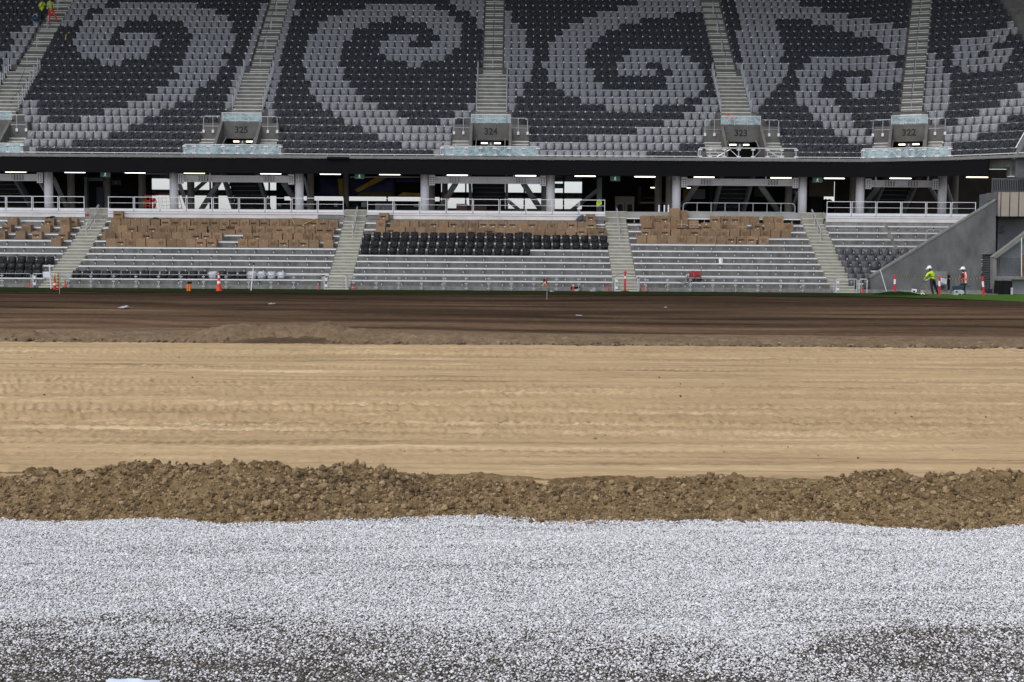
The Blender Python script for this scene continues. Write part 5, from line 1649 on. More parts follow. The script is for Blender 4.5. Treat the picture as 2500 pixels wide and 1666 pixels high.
# beams with bolted end plates between column pairs
def steel_beam(pa, pb, ya, yb, label, open_left=False):
    a, b = at(pa, ya, 92.0), at(pb, yb, 92.0)
    z0, z1 = at(pa, yb if False else ya + 15, 92).z, at(pa, ya, 92).z
    zc = (z0 + z1) / 2; h = z1 - z0
    root = thing('steel_beam', label, 'beam', ((a.x + b.x) / 2, 92, z0), 'steel beams between the columns')
    xa, xb = a.x + 0.34, b.x - 0.34
    MB().box(xa + 0.38, xb - 0.38, 91.95, 92.05, z0 + 0.02, z1 - 0.02).build('web', M['column'], root)
    for z in (z0, z1):
        MB().box(xa + 0.38, xb - 0.38, 91.82, 92.18, z - 0.025, z + 0.02).build('flange', M['column'], root)
    for x, s_ in ((xa, 1), (xb, -1)):
        xx = sorted((x, x + s_ * 0.42))
        MB().box(xx[0], xx[1], 91.72, 91.78, z0 - 0.18, z1 + 0.12).build('end_plate', M['column'], root)
        bo = MB()
        for i in range(4):
            for j in range(2):
                bo.ball(((xx[0] + xx[1]) / 2 + (j - 0.5) * 0.17, 91.715, z0 - 0.06 + i * 0.145), (0.042, 0.02, 0.045), 8, 4)
        bo.build('bolt', M['bolt'], root, kind='stuff')
        st = MB()
        for q in range(4):
            xs_ = x + s_ * (1.5 + 0.2 * q)
            st.box(xs_ - 0.012, xs_ + 0.012, 91.85, 91.95, z0, z1)
        st.build('stiffener', M['galv_dark'], root)
    h2 = MB()
    m_ = (xa + xb) / 2
    for q in np.arange(-1.6, 1.61, 0.2):
        h2.ball((m_ + q, 91.945, zc + 0.1), (0.022, 0.01, 0.022), 6, 3)
    h2.build('bolt', M['bolt'], root, kind='stuff')
    for q in (-1.9, 1.9):
        MB().beam((m_ + q, 91.8, z1 + 0.3), (m_ + q * 0.97, 91.8, z0 + 0.12), 0.09, 0.12, up=(0, 1, 0)).build('hanger', M['column'], root)
    return root


steel_beam(119 - 306.3, 119, 424.5, 428, 'pale steel beam with bolted end plates at the far west of the concourse')
steel_beam(425, 731, 428.5, 431, 'pale steel beam over the stairs beside the western window')
steel_beam(1037, 1344, 432, 434, 'pale steel beam over the stairs before the central window')
steel_beam(1651, 1959, 437, 439, 'pale steel beam over the stairs behind the box stack')
steel_beam(2099.5, 2300, 441, 443, 'short pale steel beam at the east end of the concourse')

# inclined braces (photo pixels of both ends, depth of both ends)
BR = [((95, 442), (140, 520), 92.6, 95, .2, 'beside the far western stairs'), ((130, 436), (166, 513), 92.5, 96, .34, 'behind the first pale column'), ((437, 447), (463, 520), 92.5, 95.5, .3, 'beside the scaffold column'), ((535, 444), (490, 514), 93, 97, .4, 'leaning west before the western window'), ((505, 440), (475, 466), 97, 99, .3, 'high before the western window'), ((692, 446), (722, 492), 93, 96, .42, 'west of the tarpaulin column'),
      ((742, 432), (760, 505), 92.6, 95, .2, 'slim, beside the tarpaulin column'), ((1112, 449), (1072, 512), 93, 97, .42, 'leaning west before the central window'), ((1278, 449), (1322, 515), 93, 97, .42, 'crossing the central window'), ((1242, 492), (1276, 520), 93, 96, .26, 'low beside the central stairs'), ((1462, 462), (1388, 520), 96, 99, .3, 'dark, rising east of the central window'), ((1700, 453), (1668, 502), 93, 97, .42, 'leaning west above the box stack'), ((1858, 455), (1904, 522), 93, 97, .42, 'leaning east above the box stack'),
      ((2144, 456), (2112, 500), 93, 97, .4, 'leaning west at the east end'), ((2270, 456), (2296, 500), 93, 96.5, .3, 'leaning east at the east end'), ((2310, 450), (2330, 515), 92.6, 95, .26, 'slim, beside the last column'), ((1948, 470), (1934, 512), 93, 96, .26, 'slim, beside the easternmost lower stairs')]
for (p0, p1, Ya, Yb, w, lb) in BR:
    a, b = at(*p0, Ya), at(*p1, Yb)
    b.z = max(b.z, FLOOR + 0.02)
    tag(MB().tube(a, b, w / 2, 12, w / 2).build('steel_brace', M['brace'], None, tuple(b), smooth=False), f'inclined grey steel brace {lb}', 'brace', 'inclined braces of the concourse')


# stair flights climbing to the portals, seen from below
def flight(px0, px1, y0, y1, label):
    a, b = at(px0, y1, 93.0), at(px1, y0, 93.0)
    root = thing('stair_flight', label, 'stairs', ((a.x + b.x) / 2, 96, FLOOR), 'stair flights under the portals')
    n = 11
    zt, zb = CEIL - 0.05, FLOOR
    for k in range(n):
        f = k / (n - 1)
        y = 92.8 + 4.6 * (1 - f); z = zb + (zt - zb) * (k + 1) / n
        MB().box(a.x + 0.25, b.x - 0.25, y, y + 0.46, z - 0.05, z).build('tread', M['grey_steel'], root)
        MB().box(a.x + 0.25, b.x - 0.25, y + 0.4, y + 0.44, z - 0.34, z - 0.05).build('riser', M['dark'], root)
    for x in (a.x + 0.12, b.x - 0.12):
        MB().prism([(x - 0.1, 97.6, zb), (x - 0.1, 97.0, zb), (x - 0.1, 92.4, zt - 0.35), (x - 0.1, 92.4, zt), (x - 0.1, 92.8, zt), (x - 0.1, 97.6, zb + 0.45)], (0.2, 0, 0)).build('stringer', M['grey_steel'], root)


flight(-70, 34, 440, 512, 'dark open stair flight at the far west of the concourse')
flight(540, 634, 446, 512, 'dark open stair flight before the western window')
flight(1142, 1241, 449, 518, 'dark open stair flight before the central window')
flight(1757, 1842, 454, 522, 'dark open stair flight behind the eastern box stack')
flight(2157, 2247, 457, 525, 'dark open stair flight at the east end')

# batten lights
LW = 1.5
for k, (x0, x1, y) in enumerate([(13, 64, 420.3), (158, 208, 421.3), (305, 355, 422.2), (449, 500, 423.4), (635.5, 686.5, 424.6), (781, 832, 425.6), (926, 977, 426.6), (1091, 1142, 428.4), (1258, 1309, 429.6), (1403, 1454, 430.6), (1549, 1600, 432), (1694, 1744, 433.2), (1881, 1932, 434.8), (2012, 2062, 436), (2172, 2225, 436), (2359, 2412, 433.2)]):
    Yl = 90.25 if k < 14 else (89.6 if k == 14 else 87.6)
    p = at((x0 + x1) / 2, y, Yl)
    w = (x1 - x0) / F * Yl / 2
    root = thing('batten_light', f'lit batten lamp under the fascia, {ORD[k]} of the line from the west', 'lamp', tuple(p), 'lit battens under the fascia')
    o0 = (0, 0, 0)
    MB().path([(-w, 0, 0), (-w + 0.05, 0, 0), (w - 0.05, 0, 0), (w, 0, 0)], [0.026, 0.036, 0.036, 0.026], 8).build('diffuser', M['lamp_cool' if k % 3 else 'lamp'], root, o0)
    MB().box(-w * 0.9, w * 0.9, 0.03, 0.12, 0.03, 0.12).build('housing', M['black'], root, o0)

for px_, py_, Y, mats, lb in [(257.5, 426.5, 91.0, ('green_sign', 'sign_white'), 'green exit sign hanging beside the western stairs'), (283.5, 446, 97, ('sign_dark', 'green_sign'), 'dark framed exit sign set back behind the western column'), (878, 431, 91, ('green_sign', 'sign_white'), 'bright exit sign hanging in front of the blue tarpaulin'),
                              (1502, 436.5, 91, ('green_sign', 'sign_white'), 'green exit sign hanging before the black wall'), (1996, 440, 91, ('green_sign', 'sign_white'), 'green exit sign hanging over the easternmost stairs'), (1363, 454.5, 96, ('sign_dark', 'green_sign'), 'dark exit sign against the central window'), (1941, 468.5, 96, ('sign_dark', 'green_sign'), 'small dark exit sign behind the eastern columns')]:
    exit_sign(tuple(at(px_, py_, Y)), lb, 0.7 if px_ != 1941 else 0.4, 0.36, mats)


def slab(name, label, cat, x0, x1, y0, y1, Y, d, m, **k):
    a, b = at(x0, y1, Y), at(x1, y0, Y)
    return tag(MB().box(a.x, b.x, Y, Y + d, a.z, b.z).build(name, m, None, ((a.x + b.x) / 2, Y, a.z), bevel=0.01), label, cat, **k)


# tarpaulins and clutter in the concourse
def tarp(label, pts, Y, m, sag=0.12, seed=1):
    """Hanging crumpled sheet through four photo points (tl, tr, br, bl)."""
    P = [at(x, y, Y) for x, y in pts]
    n, k = 18, 9
    u, v = np.meshgrid(np.linspace(0, 1, n), np.linspace(0, 1, k))
    g = lambda i: ((1 - u) * (1 - v) * P[0][i] + u * (1 - v) * P[1][i] + u * v * P[2][i] + (1 - u) * v * P[3][i])
    X, Yy, Z = g(0), g(1), g(2)
    Yy = Yy + sag * fbm(X * 1.3, Z * 1.1, 3, seed)
    o = grid_object('tarpaulin', X, Yy, Z, m)
    s_ = o.modifiers.new('thick', 'SOLIDIFY'); s_.thickness = 0.02
    return tag(o, label, 'tarpaulin', 'tarpaulins in the concourse')


tarp('large dark blue tarpaulin hanging across the concourse', [(776, 434), (966, 435), (966, 479), (776, 479)], 98.5, M['blue_tarp'], 0.3, 3)
tarp('blue tarpaulin with black upper half beside the eastern tarpaulin column', [(966, 436), (1028, 437), (1028, 446), (966, 446)], 98.5, M['blue_tarp'], 0.2, 5)
tarp('yellow tarpaulin slung diagonally across the blue one', [(917, 434), (946, 434), (874, 470), (866, 464)], 98.0, M['yellow_tarp'], 0.2, 7)
tarp('narrow yellow tarpaulin hanging upright by the dim column', [(824, 436), (842, 436), (840, 478), (828, 478)], 98.2, M['yellow_tarp'], 0.2, 9)
tarp('bright yellow sheet heaped under the black screen', [(985, 470), (1028, 472), (1028, 479), (970, 478)], 97.8, M['yellow_tarp'], 0.4, 11)
tarp('olive yellow strip along the bottom of the blue tarpaulin', [(880, 470), (962, 470), (962, 479), (868, 479)], 98.2, mat('olive_tarp', (0.1, 0.075, 0.015), 0.7, var=0.4), 0.2, 15)
tarp('blue sheet hanging behind the western brace', [(676, 446), (716, 446), (716, 480), (676, 480)], 99.5, M['blue_tarp'], 0.2, 13)
slab('counter', 'long dark counter with cluttered top below the window slit', 'counter', 676, 912, 506, 531, 95.5, 0.9, M['dark'])
slab('counter', 'dark bar counter east of the graffiti board', 'counter', 968, 1036, 506, 531, 95.5, 0.9, M['dark'])
crng = random.Random(4)
for k in range(16):
    x = 680 + k * 22 + crng.uniform(-5, 5)
    if 905 < x < 970: continue
    slab('equipment_case', f'small dark equipment case on the counter, {ORD[k]} from the west', 'case', x, x + crng.uniform(8, 17), 506 - crng.uniform(5, 13), 506, 95.6 + crng.uniform(0, 0.3), 0.4, M['black'] if k % 3 else M['grey_steel'], group='equipment cases on the counter')
gb = slab('graffiti_board', 'pale board scrawled with loops of dark paint behind the guard rail', 'board', 916, 968, 497, 524, 94.5, 0.06, M['panel_grey'])
P0 = at(942, 508, 94.49)
def sq(cx, cz, r, a0, a1, n=14, sx=1.0):
    return [(cx + r * sx * math.cos(a0 + (a1 - a0) * i / n), P0.y, cz + r * math.sin(a0 + (a1 - a0) * i / n)) for i in range(n + 1)]
scr = MB()
scr.path(sq(P0.x - 0.2, P0.z - 0.02, 0.17, 0.3, 5.9, sx=1.3), 0.014, 5); scr.path(sq(P0.x - 0.42, P0.z + 0.03, 0.1, -2.6, 0.6), 0.012, 5)
scr.path(sq(P0.x + 0.12, P0.z - 0.05, 0.12, 2.2, 6.6), 0.013, 5); scr.path(sq(P0.x + 0.38, P0.z + 0.03, 0.13, 0.8, 6.0, sx=1.2), 0.013, 5)
sc_o = scr.build('scrawl', M['digit'], None, (0, 0, 0)); sc_o.parent = gb; sc_o.location = -gb.location
slab('brown_crate', 'brown timber crate below the central window', 'crate', 1114, 1140, 498, 520, 95, 0.8, M['wood'])
slab('brown_crate', 'long brown crate beside the central stair flight', 'crate', 1140, 1188, 501, 520, 96, 0.8, M['wood'])
slab('black_screen', 'black screen hanging between the blue sheet and the yellow heap', 'screen', 968, 1028, 446, 472, 98.9, 0.1, M['black'])
slab('partition', 'pale partition over the bright little opening', 'partition', 1975, 2037, 440, 480, 97.5, 0.1, mat('tan_partition', (0.13, 0.1, 0.075), 0.8))
slab('partition', 'tan partition beside the eastern stair flight', 'partition', 1842, 1870, 456, 480, 98, 0.1, mat('tan_partition2', (0.12, 0.095, 0.07), 0.8))
slab('dark_door', 'black doorway next to the bright little opening', 'door', 1977, 2008, 481, 530, 97.3, 0.08, M['black'])
slab('column_casing', 'slate cladding column at the edge of the black wall', 'column', 1457, 1470, 434, 520, 95, 0.4, M['slat'])
slab('wrapped_frame', 'grey wrapped door frame behind the westernmost stairs', 'frame', 206, 212, 432, 512, 96, 0.4, M['slat'])
slab('door_head', 'grey lintel board of the wrapped doorway', 'frame', 210, 252, 434, 442, 96.3, 0.3, M['slat'])
slab('blue_grey_door', 'blue-grey doors behind the westernmost stairs', 'door', 236, 252, 457, 516, 96.5, 0.1, M['blue_grey'])
# double door
a, b = at(1501, 527, 98), at(1549, 480, 98)
dr = thing('double_door', 'pale double door with dark glass in the black wall', 'door', ((a.x + b.x) / 2, 98, a.z))
MB().box(a.x, b.x, 98, 98.1, b.z - 0.42, b.z).build('transom', M['door'], dr)
for s_ in (0, 1):
    xa = a.x + s_ * (b.x - a.x) / 2; xb = xa + (b.x - a.x) / 2
    lf = MB().box(xa + 0.02, xb - 0.02, 98, 98.06, a.z, b.z - 0.43).build('door_leaf', M['door'], dr)
    pn = MB().box(xa + 0.2, xb - 0.16, 97.985, 97.999, a.z + 0.15, b.z - 0.62).build('glass_panel', M['dark'], None, (0, 0, 0)); pn.parent = lf; pn.location = -root_loc(lf)
# lit kiosk glimpsed between columns
slab('kiosk_shelf', 'pale kiosk counter edge in the dim bar', 'shelf', 1564, 1625, 493.5, 497, 98, 0.3, M['door'])
slab('kiosk_shelf', 'upper kiosk shelf in the dim bar', 'shelf', 1572, 1600, 482, 485, 99, 0.3, M['dark_brown'])
slab('kiosk_board', 'warm timber panel of the dim bar', 'panel', 1557, 1566, 456, 500, 99, 0.2, M['dark_brown'])
slab('kiosk_board', 'tan poster panel behind the brace over the boxes', 'panel', 1668, 1688, 462, 490, 98, 0.1, mat('tan_panel', (0.16, 0.1, 0.045), 0.7))
slab('kiosk_board', 'dark menu board in the bar above the boxes', 'board', 1690, 1722, 462, 486, 98.5, 0.1, M['grey_steel'])
slab('kiosk_board', 'timber post of the bar beside the eastern stairs', 'panel', 1732, 1740, 456, 505, 98, 0.1, M['dark_brown'])
for x0, x1, y0, y1, lb in [(1588, 1600, 457.5, 459.5, 'small warm lamp glowing in the dim bar'), (1677, 1686, 458, 460, 'small warm lamp glowing behind the brace over the boxes')]:
    slab('bar_lamp', lb, 'lamp', x0, x1, y0, y1, 97, 0.05, M['lamp'], group='warm lamps in the bar')
for x in (1609, 1622, 1632):
    slab('metal_post', f'bright metal upright beside the topmost box, {ORD[(x - 1609) // 11]} of three', 'post', x - 1.6, x + 1.6, 501, 524, 86, 0.1, M['alu'], group='metal uprights beside the box stack')

# little bright opening: silhouettes outside
op = at(2025, 505, 103)
for k, (x, y, r) in enumerate([(2016, 498, 9), (2025, 497, 8), (2032, 503, 9), (2019, 510, 10), (2030, 516, 8)]):
    p = at(x, y, 103)
    tag(MB().ball(p, (r * 0.035, 0.1, r * 0.045), 8, 5).build('dark_bush', M['navy'], None, tuple(p)), f'dark clump of foliage outside the bright little opening, {ORD[k]}', 'bush', 'foliage outside the opening')

# orange scaffold and netting frame by the western window
def px_beam(mb, p, q, Y, w, mi=0):
    mb.beam(at(*p, Y), at(*q, Y), w, w, mi, up=(0, 1, 0))


sfl = at(360, 512, 94)
root = thing('scaffold_tower', 'orange steel scaffold tower beside the western window', 'scaffold', tuple(sfl))
mb = MB()
for x in (356, 366):
    px_beam(mb, (x, 477), (x, 514), 94, 0.06)
mb.build('uprights', M['orange_red'], root)
for y in (478, 490, 493, 503):
    mb = MB(); px_beam(mb, (354, y), (368, y), 94, 0.07); mb.build('crossbar', M['orange_red'], root)
mb = MB(); px_beam(mb, (351.5, 487), (351.5, 512), 93.8, 0.05); o = mb.build('hazard_pole', M['hazard'], None, tuple(at(351, 512, 93.8))); tag(o, 'yellow and black striped pole beside the scaffold', 'pole')
root = thing('mesh_frame', 'leaning wire mesh panel with orange edge in front of the western window', 'mesh panel', tuple(at(405, 512, 94)))
mb = MB()
px_beam(mb, (369, 478.5), (436, 472), 94, 0.035); px_beam(mb, (436, 472), (445, 511), 94, 0.04); px_beam(mb, (408, 511), (445, 508), 94, 0.04)
mb.build('frame', M['orange_red'], root)
mb = MB()
for k in range(7):
    px_beam(mb, (377 + 9 * k, 478 - 0.8 * k), (381 + 9 * k, 511), 94.02, 0.014)
for k in range(3):
    px_beam(mb, (371, 486 + 9 * k), (440, 481 + 9.5 * k), 94.03, 0.014)
mb.build('mesh_wire', M['galv_dark'], root, kind='stuff')
p = at(376, 497, 93.5)
root = thing('red_bundle', 'red and white bundle of cloth hanging at the western guard rail', 'cloth', tuple(p))
for k, (dx, dz, r, m_) in enumerate([(0, 0.22, 0.16, 'red'), (0.1, 0.12, 0.12, 'white'), (0.04, -0.1, 0.13, 'red'), (0.02, -0.3, 0.12, 'red'), (-0.08, 0.3, 0.08, 'white'), (0.09, -0.34, 0.09, 'white')]):
    MB().ball((dx, 0, dz), (r, r * 0.6, r * 1.1), 8, 6).build('fold', M[m_], root, (0, 0, 0))

# white-painted wall plates below ceiling behind fascia: pipes
for k, (x0, x1, y, Y) in enumerate([(855, 1024, 432.5, 92.5), (355, 410, 424.5, 93)]):
    a, b = at(x0, y, Y), at(x1, y, Y)
    tag(MB().tube(a, b, 0.05, 8).build('service_pipe', M['back_column'], None, tuple(a)), f'service pipe under the ceiling {["over the blue tarpaulin", "over the western window"][k]}', 'pipe', 'service pipes')
# ================================================================ CORNER AT THE RIGHT, ROOF
WY = 75.0


def pprism(pts, Y, d):
    return [at(x, y, Y) for x, y in pts], (0, d, 0)


ew = thing('end_wall', 'big grey concrete end wall with a sloping top cutting off the lower terrace', 'wall', tuple(at(2280, 722, WY)))
b, e = pprism([(2126, 724), (2396, 728), (2396, 512.5), (2126, 679)], WY, 0.25)
MB().prism(b, e).build('wall_panel', M['end_wall'], ew)
b, e = pprism([(2396, 620), (2431, 620), (2431, 491), (2396, 512.5)], WY, 0.25)
MB().prism(b, e).build('wall_panel', M['end_wall'], ew)
b, e = pprism([(2126, 679), (2431, 491), (2431, 486.5), (2126, 673.5)], WY - 0.03, 0.36)
MB().prism(b, e).build('coping', M['ledge'], ew)
a, c = at(2397, 729, WY + 0.16), at(2428, 621, WY + 0.16)
sh = MB()
n = 26
for k in range(n):
    z0, z1 = a.z + (c.z - a.z) * k / n, a.z + (c.z - a.z) * (k + 1) / n
    sh.prism([(a.x, WY + 0.2, z0), (a.x, WY + 0.13, (z0 + z1) / 2), (a.x, WY + 0.2, z1), (a.x, WY + 0.24, (z0 + z1) / 2)], (c.x - a.x, 0, 0))
sh.build('roller_shutter', M['slat'], ew, kind='stuff')
for m_, pts, nm, d in [('panel_grey', (2279, 2310, 663, 697), 'cabinet', -0.22), ('galv_dark', (2357.5, 2370, 651, 699), 'hatch', -0.03), ('black', (2311, 2319.5, 672, 708), 'recess', -0.012), ('galv_dark', (2304, 2312, 697, 708), 'vent_box', -0.12)]:
    a, c = at(pts[0], pts[3], WY), at(pts[1], pts[2], WY)
    o = MB().box(a.x, c.x, WY + d, WY - 0.001, a.z, c.z).build(nm, M[m_], ew)
    if nm in ('cabinet',):
        f = MB().box(a.x + (c.x - a.x) * 0.45, c.x - 0.02, WY + d - 0.02, WY + d - 0.001, a.z + 0.04, c.z - 0.03).build('door', M['grey_steel'], None, (0, 0, 0)); f.parent = o; f.location = -root_loc(o)
    if nm == 'hatch':
        f = MB().box(a.x + 0.05, c.x - 0.05, WY + d - 0.012, WY + d - 0.001, a.z + 0.06, c.z - 0.06).build('door', M['end_wall'], None, (0, 0, 0)); f.parent = o; f.location = -root_loc(o)
a, c = at(2150, 723, 74.2), at(2424, 723, 74.2)
MB().box(a.x, c.x, 73.4, 74.98, -0.2, 0.11).build('kerb_slab', M['ledge'], kind='structure')

# recess wall, beige cladding and slatted balustrade beyond the end wall
a, c = at(2433, 640, 78.0), at(2560, 526, 78.0)
tag(MB().box(a.x, c.x, 78, 78.3, a.z, c.z).build('recess_wall', M['panel_grey'], None, (a.x, 78, a.z)), 'smooth grey wall recessed under the beige cladding', 'wall')
a, c = at(2431.5, 726, 76), at(2434, 488, 76)
tag(MB().box(a.x, c.x, 76, 76.3, 0, c.z).build('dark_joint', M['black'], None, (a.x, 76, 0)), 'dark vertical gap at the end of the concrete end wall', 'gap')
p0, p1 = at(2438, 566, 77.9), at(2450, 551, 77.9)
tag(MB().box(p0.x, p1.x, 77.85, 77.99, p0.z, p1.z).box(p0.x, p1.x, 77.6, 77.99, p0.z - 0.04, p0.z, 0).build('bracket_plate', M['slat'], None, tuple(p0)), 'bolted grey bracket plate on the recessed wall', 'bracket')
cl = thing('cladding', 'beige cladding panels along the balcony edge at the east corner', 'cladding', tuple(at(2470, 528, 75.4)))
xs = [2436, 2443.5, 2465.3, 2487.2, 2509, 2531, 2553]
for x0, x1 in zip(xs[:-1], xs[1:]):
    a, c = at(x0, 528.5, 75.4), at(x1, 469.5, 75.4)
    MB().box(a.x + 0.012, c.x - 0.012, 75.4, 75.5, a.z, c.z).build('panel', M['beige'], cl)
a, c = at(2436, 528, 75.52), at(2553, 470, 75.52)
MB().box(a.x, c.x, 75.52, 78.6, a.z + 0.02, c.z).build('backing', M['slat'], cl)
sb = thing('slat_balustrade', 'grey balustrade of upright metal slats above the beige cladding', 'balustrade', tuple(at(2460, 469, 76.2)))
SL = None
for k in range(30):
    px_ = 2423 + 4.4 * k
    top = 437 - 0.1 * k if px_ < 2487 else 416.5
    a, c = at(px_ - 1.1, 469, 76.2), at(px_ + 1.1, top, 76.2)
    MB().box(a.x, c.x, 76.2, 76.28, a.z, c.z).build('slat', M['slat'], sb)
for y in (437.5, 467.5):
    a, c = at(2421, y + 1, 76.3), at(2553, y - 1, 76.3)
    MB().box(a.x, c.x, 76.29, 76.35, a.z, c.z).build('rail', M['slat'], sb)
a, c = at(2421, 470, 76.9), at(2553, 436, 76.9)
MB().box(a.x, c.x, 76.9, 76.95, a.z, c.z).build('back_sheet', M['black'], sb)
a, c = at(2424, 489, 75.9), at(2437, 470, 75.9)
tag(MB().box(a.x, c.x, 75.7, 77, a.z, c.z).build('corbel', M['end_wall'], None, tuple(a)), 'concrete corbel between the end wall top and the slat balustrade', 'corbel')

# upper corner: concrete return wall with sloping glass
uw = thing('return_wall', 'grey concrete return wall with a sloping top at the end of the upper terrace', 'wall', tuple(at(2490, 430, 86)))
b, e = pprism([(2481, 434), (2620, 434), (2620, 130), (2481, 384)], 85.6, 0.3)
MB().prism(b, e).build('wall_panel', M['end_wall'], uw)
b, e = pprism([(2475, 390), (2482, 388), (2622, 131), (2616, 127)], 85.5, 0.5)
MB().prism(b, e).build('coping', M['ledge'], uw)
a, c = at(2465, 431, 86.4), at(2481.5, 388, 86.4)
MB().box(a.x, c.x, 86.2, 87, a.z, c.z).build('end_post', M['ledge'], uw)
a, c = at(2470.5, 428, 86.1), at(2473, 397, 86.1)
MB().box(a.x, c.x, 86.1, 86.19, a.z, c.z).build('pipe', M['galv_dark'], uw)
a, c = at(2463, 432.5, 86.1), at(2490, 430.5, 86.1)
MB().box(a.x, c.x, 85.9, 86.4, a.z, c.z).build('edge_flashing', M['white_alu'], uw)
sg = thing('glass_balustrade', 'sloping glass balustrade on the return wall at the corner', 'glass balustrade', tuple(at(2480, 385, 86.6)))
for (x0, y0, x1, y1) in [(2477, 367, 2488, 346), (2489, 345, 2500, 325), (2501, 323, 2514, 300)]:
    b, e = pprism([(x0, y0 + 22), (x1, y1 + 22), (x1, y1), (x0, y0)], 86.6, 0.03)
    MB().prism(b, e).build('glass_pane', M['glass'], sg)
MB().tube(at(2475, 370, 86.62), at(2516, 297, 86.62), 0.04, 6).build('rail', M['alu'], sg)
a, c = at(2475.5, 384, 86.6), at(2478.5, 367, 86.6)
MB().box(a.x, c.x, 86.55, 86.65, a.z, c.z).build('post', M['white_alu'], sg)

# stair parapet at the far right
pw = thing('stair_parapet', 'pale concrete stair parapet rising away beside the black cabinets', 'parapet', tuple(at(2428, 728, 74.2)))
b, e = pprism([(2424, 729), (2433, 729), (2433, 622), (2424, 627.5)], 74.2, 0.4)
MB().prism(b, e).build('pillar', M['ledge'], pw)
b, e = pprism([(2433, 682), (2600, 684), (2600, 502), (2433, 629)], 74.6, 0.25)
MB().prism(b, e).build('inner_face', M['panel_grey'], pw)
b, e = pprism([(2424, 627.5), (2433, 631), (2600, 509), (2600, 494), (2433, 621)], 74.15, 0.5)
MB().prism(b, e).build('coping', M['ledge'], pw)
b, e = pprism([(2433, 682), (2600, 684), (2600, 676), (2433, 674)], 74.2, 0.7)
MB().prism(b, e).build('ledge', M['ledge'], pw)
b, e = pprism([(2433, 730), (2600, 733), (2600, 684), (2433, 682)], 74.5, 0.3)
MB().prism(b, e).build('lower_wall', M['panel_grey'], pw)
gf = thing('bar_fence', 'grey upright bar fence on the ledge of the stair parapet', 'fence', tuple(at(2465, 675, 74.35)))
for k in range(14):
    x = 2437 + 4.35 * k
    MB().box(at(x, 650, 74.35).x - 0.015, at(x, 650, 74.35).x + 0.015, 74.33, 74.36, at(x, 675, 74.35).z, at(x, 630, 74.35).z).build('bar', M['slat'], gf)
for y in (630, 671):
    MB().tube(at(2436, y, 74.35), at(2497, y, 74.35), 0.025, 6).build('rail', M['slat'], gf)
tag(MB().tube(at(2494, 675, 74.1), at(2494, 581, 74.1), 0.03, 8).build('tall_pole', M['alu'], None, tuple(at(2494, 675, 74.1))), 'tall bright pole at the end of the bar fence', 'pole')
a, c = at(2439, 655, 74.5), at(2442.5, 632, 74.5)
tag(MB().box(a.x, c.x, 74.45, 74.55, a.z, c.z).build('timber_post', mat('timber', (0.35, 0.2, 0.11), 0.8), None, tuple(a)), 'short timber post behind the bar fence', 'post')
a, c = at(2496, 674, 74.2), at(2520, 624, 74.2)
tag(MB().box(a.x, c.x, 74.2, 74.3, a.z, c.z).build('rusty_board', mat('rusty', (0.2, 0.09, 0.05), 0.8, var=0.4), None, tuple(a)), 'rusty brown panel at the very edge beside the tall pole', 'panel')
for k, (x0, x1, dy) in enumerate([(2433.5, 2450.5, 0.15), (2450.5, 2472, 0.0)]):
    Yb = 73.6 + dy
    a, c = at(x0, 726, Yb), at(x1, 683, Yb)
    cb = thing('black_cabinet', ['narrow black cabinet tight against the parapet pillar', 'wide black cabinet with a tapering lid beside the narrow one'][k], 'cabinet', (a.x, Yb, 0.05), 'black cabinets at the corner')
    MB().box(a.x, c.x, Yb, Yb + 0.5, 0.05, c.z - 0.06).build('body', M['black'], cb, bevel=0.02)
    MB().prism([(a.x, Yb, c.z - 0.058), (c.x, Yb, c.z - 0.058), (c.x - 0.08, Yb + 0.25, c.z + 0.06), (a.x + 0.08, Yb + 0.25, c.z + 0.06)], (0, 0.2, 0)).build('lid', M['galv_dark'], cb)
a, c = at(2469, 725, 73.4), at(2474, 703, 73.4)
tag(MB().box(a.x, c.x, 73.4, 73.55, a.z, c.z).build('white_container', M['pale_machine'], None, tuple(a), bevel=0.02), 'small pale container leaning by the wide black cabinet', 'container')
cm = thing('compressor', 'dark blue machine in front of the roller shutter', 'machine', tuple(at(2414, 722, 74.2)))
a, c = at(2406, 720, 74.2), at(2422, 700, 74.2)
MB().box(a.x, c.x, 74.1, 74.4, a.z + 0.12, a.z + 0.34).build('body', M['navy'], cm, bevel=0.03)
MB().lathe(((a.x * 0.6 + c.x * 0.4), 74.2, a.z + 0.34), [(0.08, 0), (0.08, 0.2), (0.03, 0.26)], 10).build('motor', M['blue_grey'], cm)
MB().path([(c.x, 74.1, a.z), (c.x + 0.02, 74.1, a.z + 0.6), (c.x - 0.12, 74.1, a.z + 0.66)], 0.02, 6).build('handle', M['galv_dark'], cm)
for x in (a.x + 0.08, c.x - 0.08):
    MB().path([(x, 74.0, a.z + 0.08), (x, 74.12, a.z + 0.08)], 0.08, 10).build('wheel', M['rubber'], cm)

# roof over the stand (above the frame): it shades the seats
rf = thing('stadium_roof', 'broad grey roof sheltering the stand above the upper terrace', 'roof', (0, 100, 38))
MB().prism([(-75, 83, 36.9), (75, 83, 36.9), (75, 128, 43.0), (-75, 128, 43.0)], (0, 0, 0.4)).build('deck', mat('roof_sheet', (0.35, 0.35, 0.36), 0.6), rf)
for x in range(-72, 73, 18):
    MB().beam((x, 83, 36.5), (x, 128, 42.6), 0.4, 0.7).build('rafter', M['column'], rf)
MB().box(-75, 75, 112.5, 113, 10.2, 40).build('rear_wall', M['upper_concrete'], rf)
